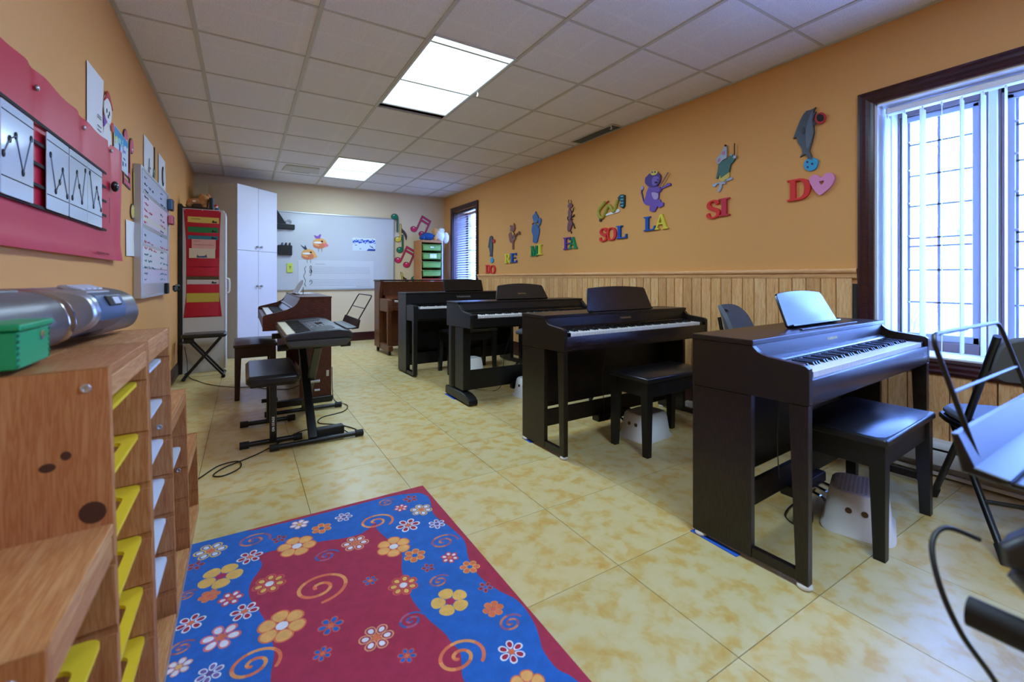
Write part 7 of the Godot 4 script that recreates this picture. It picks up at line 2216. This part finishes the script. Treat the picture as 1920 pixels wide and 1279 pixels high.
	for f in fl:
		var r: float = f[2]
		var o := Vector2(f[0], f[1])
		var a0 := g.randf() * TAU
		var n := 6
		match f[3]:
			"A": flower(im, o, r, 5, a0, k, orange, C(140, 34, 56), Color(0, 0, 0, 0), blue, 0.10, 0.36)
			"B": flower(im, o, r, 6, a0, k, C(206, 66, 70), white, Color(0, 0, 0, 0), orange, 0.2, 0.4)
			"C": flower(im, o, r, 6, a0, k, yellow, blue, white, orange, 0.12, 0.42)
			"D": flower(im, o, r, 6, a0, k, white, C(164, 30, 56), Color(0, 0, 0, 0), orange, 0.16, 0.36)
			"E": flower(im, o, r, 6, a0, k, white, purple, Color(0, 0, 0, 0), C(90, 70, 130), 0.16, 0.36)
			"F": flower(im, o, r, 6, a0, k, C(222, 150, 130), white, Color(0, 0, 0, 0), yellow, 0.14, 0.4)
			"G": flower(im, o, r, 6, a0, k, yellow, orange, Color(0, 0, 0, 0), blue, 0.08, 0.42)
			"H": flower(im, o, r, 6, a0, k, orange, C(236, 170, 90), Color(0, 0, 0, 0), white, 0.08, 0.5)
			"I": flower(im, o, r, 6, a0, k, C(224, 160, 110), red, white, orange, 0.10, 0.42)
			"J": flower(im, o, r, 5, a0, k, yellow, yellow, Color(0, 0, 0, 0), C(176, 40, 84), 0.04, 0.52)
			"K": flower(im, o, r, 7, a0, k, C(206, 84, 70), red, yellow, white, 0.14, 0.4)
			"L": flower(im, o, r, 6, a0, k, C(206, 90, 74), blue, Color(0, 0, 0, 0), orange, 0.14, 0.38)
			"M": flower(im, o, r, 6, a0, k, C(228, 140, 70), orange, Color(0, 0, 0, 0), C(226, 96, 60), 0.06, 0.44)
			"N": flower(im, o, r, 6, a0, k, C(222, 110, 110), white, Color(0, 0, 0, 0), orange, 0.14, 0.38)
	# the pile: a little uneven dye and wear
	var wear := FastNoiseLite.new()
	wear.frequency = 0.02
	for y in H:
		for x in N:
			var c := im.get_pixel(x, y)
			var n := 1.0 + 0.08 * wear.get_noise_2d(x, y) + g.randf_range(-0.07, 0.07)
			im.set_pixel(x, y, Color(c.r * n, c.g * n, c.b * n))
	var m := picture(im, 0.95)
	m.rim_enabled = true
	m.rim = 0.25
	var t := thing("flower_rug", "blue and crimson rug patterned with flowers and spirals", "rug", Vector3(-0.176, 0.002, -2.105))
	var mb := MB.new()
	mb.quad(Vector3(0.0, 0.009, L), Vector3(W, 0.009, L), Vector3(W, 0.009, 0.0), Vector3(0.0, 0.009, 0.0))
	part("pile", mb, m, t)
	part("binding", MB.new().box(Vector3(W * 0.5, 0.0042, L * 0.5), Vector3(W + 0.004, 0.0084, L + 0.004), 0.002), M.rug_edge, t)
	part("side_binding", MB.new().box(Vector3(0.001, 0.005, L * 0.5), Vector3(0.008, 0.0095, L), 0.002), M.rug_grey, t)

func dab(im: Image, p: Vector2, r: float, c: Color) -> void:
	var s := im.get_size()
	for y in range(maxi(0, int(p.y - r)), mini(s.y, int(p.y + r) + 2)):
		for x in range(maxi(0, int(p.x - r)), mini(s.x, int(p.x + r) + 2)):
			if Vector2(x, y).distance_squared_to(p) <= r * r: im.set_pixel(x, y, c)

func fill_poly(im: Image, poly: PackedVector2Array, k: float, c: Color) -> void:
	var s := im.get_size()
	var sm := smooth2(poly, 6)
	for y in s.y:
		var yy := (y + 0.5) / k
		var hits := []
		for i in sm.size():
			var a := sm[i]
			var b := sm[(i + 1) % sm.size()]
			if (a.y > yy) != (b.y > yy): hits.append(a.x + (b.x - a.x) * (yy - a.y) / (b.y - a.y))
		hits.sort()
		for i in range(0, hits.size() - 1, 2):
			var x0 := clampi(int(hits[i] * k), 0, s.x)
			var x1 := clampi(int(hits[i + 1] * k), 0, s.x)
			if x1 > x0: im.fill_rect(Rect2i(x0, y, x1 - x0, 1), c)

func flower(im: Image, o: Vector2, r: float, n: int, a0: float, k: float, rim: Color, petal: Color, dot: Color, eye: Color, edge: float, fat: float) -> void:
	var s := im.get_size()
	var lo := (o - Vector2(r, r)) * k
	var hi := (o + Vector2(r, r)) * k
	for y in range(maxi(0, int(lo.y)), mini(s.y, int(hi.y) + 1)):
		for x in range(maxi(0, int(lo.x)), mini(s.x, int(hi.x) + 1)):
			var d := (Vector2(x + 0.5, y + 0.5) / k - o) / r
			var q := d.length()
			if q < 0.24:
				im.set_pixel(x, y, eye)
				continue
			var w := fposmod(d.angle() - a0, TAU / n) - TAU / n * 0.5
			# a petal is a blunt ellipse out from the eye
			var e := Vector2(q * cos(w) - 0.60, q * sin(w))
			var v := Vector2(e.x / 0.38, e.y / (fat * (0.75 + 0.5 * (e.x + 0.38)) * 0.78)).length()
			if v < 1.0 - edge * 2.2:
				im.set_pixel(x, y, dot if dot.a > 0.5 and v < 0.52 else petal)
			elif v < 1.0:
				im.set_pixel(x, y, rim)

# ------------------------------------------------------------------ near right: keyboard rest, stand, chair
func right_foreground() -> void:
	var t := thing("folding_chair", "grey padded folding chair cut by the right edge of the picture, under the window", "chair", Vector3(2.72, 0, -0.42), 0.0)
	t.rotation.y = 2.14
	# local +z is the front
	part("seat", MB.new().at(Vector3(0, 0.45, 0.0), FLAT).prism(smooth2(P([-0.2, -0.2, 0.2, -0.2, 0.21, 0.14, 0.15, 0.2, -0.15, 0.2, -0.21, 0.14]), 5), -0.022, 0.018, 0.014), M.grey_fabric, t)
	part("seat_pan", MB.new().at(Vector3(0, 0.428, 0.0), FLAT).prism(smooth2(P([-0.21, -0.21, 0.21, -0.21, 0.22, 0.14, 0.16, 0.21, -0.16, 0.21, -0.22, 0.14]), 5), -0.02, 0.004, 0.004), M.satin_black, t)
	for s in [-1, 1]:
		part("front_leg", MB.new().tube(P3([0.225 * s, 0.015, 0.26, 0.225 * s, 0.42, -0.04, 0.215 * s, 0.83, -0.27]), 0.0125, 10), M.satin_black, t)
		part("rear_leg", MB.new().tube(P3([0.2 * s, 0.015, -0.28, 0.2 * s, 0.42, 0.16]), 0.0125, 10), M.satin_black, t)
		part("foot_cap", MB.new().tube(P3([0.225 * s, 0.0, 0.271, 0.225 * s, 0.05, 0.234]), 0.017, 10), M.rubber, t)
		part("foot_cap", MB.new().tube(P3([0.2 * s, 0.0, -0.296, 0.2 * s, 0.05, -0.244]), 0.017, 10), M.rubber, t)
	part("cross_bar", MB.new().tube(P3([-0.2, 0.16, -0.13, 0.2, 0.16, -0.13]), 0.009, 8), M.satin_black, t)
	part("backrest", MB.new().at(Vector3(0, 0.74, -0.235), Basis(Vector3.RIGHT, -0.5)).prism(rrect(-0.21, -0.1, 0.21, 0.1, 0.06), -0.012, 0.012, 0.006), M.grey_fabric, t)
	# second portable keyboard, seen from behind its left end
	var kb := portable_keyboard("portable keyboard at the near right corner, only its rounded end in view", Vector3(0, 0, 0), 0.0, 0.735, false)
	kb.position = Vector3(0.762, 0, 0.205)
	kb.rotation.y = PI / 2
	kb.position = Vector3(1.735, 0, 0.235)
	# its wire rest leans away from the player
	var rs := thing("music_rest", "black wire music rest with a curved lip on the near right keyboard", "music rest", Vector3(1.165, 0.752, -0.165), PI / 2)
	part("rest_base", MB.new().prism(P([0, 0, 0.012, -0.004, 0.05, 0.0, 0.062, 0.055, 0.054, 0.056, 0.036, 0.012, 0.0, 0.006]), -0.24, 0.24, 0.003), M.satin_black, rs)
	part("rest_bracket", MB.new().box(Vector3(-0.02, -0.006, 0), Vector3(0.05, 0.008, 0.44), 0.003), M.satin_black, rs)
	part("rest_wire", MB.new().tube(wire_loop(Vector3(0.04, 0.01, 0), Vector3(0.095, 0.2, 0), 0.2), 0.004, 8), M.satin_black, rs)
	part("rest_wire", MB.new().tube(P3([0.07, 0.11, -0.2, 0.07, 0.11, 0.2]), 0.003, 8), M.satin_black, rs)
	var st := thing("keyboard_stand", "black keyboard stand with a fat rubber arm cap in the near right corner", "stand", Vector3(0.0, 0, 0.0))
	for k in 2:
		var x: float = [0.735, 1.5][k]
		part("top_arm", MB.new().tube(P3([x, 0.648, -0.11, x, 0.648, 0.25]), 0.011, 10), M.satin_black, st)
		part("arm_cap", MB.new().tube(P3([x, 0.65, -0.165, x, 0.65, -0.085]), 0.0165, 12), M.rubber, st)
		part("foot", MB.new().tube(P3([x + (0.05 if k == 0 else -0.05), 0.022, -0.19, x + (0.05 if k == 0 else -0.05), 0.022, 0.3]), 0.015, 10), M.satin_black, st)
	part("leg", bar(Vector3(0.80, 0.64, 0.02), Vector3(1.44, 0.03, 0.02), 0.03, 0.05, Vector3(0, 0, 1)), M.satin_black, st)
	part("leg", bar(Vector3(1.44, 0.64, 0.06), Vector3(0.80, 0.03, 0.06), 0.03, 0.05, Vector3(0, 0, 1)), M.satin_black, st)

func cord(label: String, pts: Array, r := 0.0035, called := "power_cable") -> void:
	tag(part(called, MB.new().tube(smooth3(pts, 8), r, 6), M.cable, self), label, "cable")

func cables() -> void:
	cord("thin black cable from behind the folding bench to the cherry brown piano's pedals", [-0.555, 0.30, -5.93, -0.53, 0.16, -5.9, -0.50, 0.02, -5.7, -0.4, 0.004, -5.45, -0.28, 0.004, -5.2, -0.1, 0.004, -4.98, 0.06, 0.004, -4.88, 0.22, 0.004, -4.7, 0.36, 0.004, -4.62, 0.46, 0.02, -4.66])
	cord("thin black cable along the floor past the cherry brown piano's bench toward the cupboard", [0.50, 0.004, -5.55, 0.35, 0.004, -5.75, 0.2, 0.004, -5.85, 0.1, 0.004, -6.1, 0.12, 0.004, -6.5])
	cord("black cable looping on the floor from the power adapter to the pine shelf", [0.42, 0.04, -3.10, 0.38, 0.055, -3.15, 0.30, 0.03, -3.2, 0.2, 0.005, -3.16, 0.08, 0.004, -3.02, -0.02, 0.004, -2.94, -0.10, 0.004, -2.88, -0.14, 0.004, -2.80, -0.09, 0.004, -2.77, -0.02, 0.004, -2.84, -0.03, 0.009, -2.93, -0.12, 0.004, -2.93, -0.2, 0.004, -2.8, -0.26, 0.004, -2.72])
	cord("black cable snaking from behind the power adapter up to the cherry brown piano's end", [0.565, 0.03, -3.11, 0.62, 0.004, -3.05, 0.66, 0.004, -3.13, 0.58, 0.004, -3.3, 0.46, 0.004, -3.42, 0.5, 0.004, -3.55, 0.66, 0.004, -3.62, 0.72, 0.004, -3.78, 0.66, 0.004, -3.95, 0.648, 0.06, -4.03, 0.645, 0.28, -4.04])
	cord("thin dark cable hanging inside the second rosewood piano", [2.02, 0.60, -2.12, 2.03, 0.4, -2.18, 2.08, 0.2, -2.22, 2.12, 0.06, -2.26], 0.0022)
	cord("thin dark cable hanging under the piano with post legs to the floor", [2.02, 0.60, -3.3, 2.0, 0.35, -3.42, 2.03, 0.1, -3.5, 1.98, 0.004, -3.56, 1.85, 0.004, -3.7, 1.7, 0.004, -3.8], 0.0025)
	cord("pale headphone cable hanging from the piano nearest the window", [1.66, 0.60, -0.86, 1.655, 0.45, -0.865, 1.66, 0.32, -0.86], 0.002)
	cord("black cable coiled on the floor by the pedals of the piano nearest the window", [2.18, 0.06, -1.0, 2.1, 0.004, -0.95, 2.0, 0.004, -0.93, 2.0, 0.004, -1.0, 2.1, 0.004, -1.05, 2.5, 0.004, -1.1, 2.75, 0.004, -1.25], 0.003)
	cord("black cable hanging in a loop behind the near right keyboard", [0.828, 0.70, -0.175, 0.80, 0.712, -0.20, 0.765, 0.70, -0.205, 0.735, 0.665, -0.19, 0.732, 0.62, -0.17, 0.76, 0.57, -0.15, 0.80, 0.50, -0.13], 0.0032)
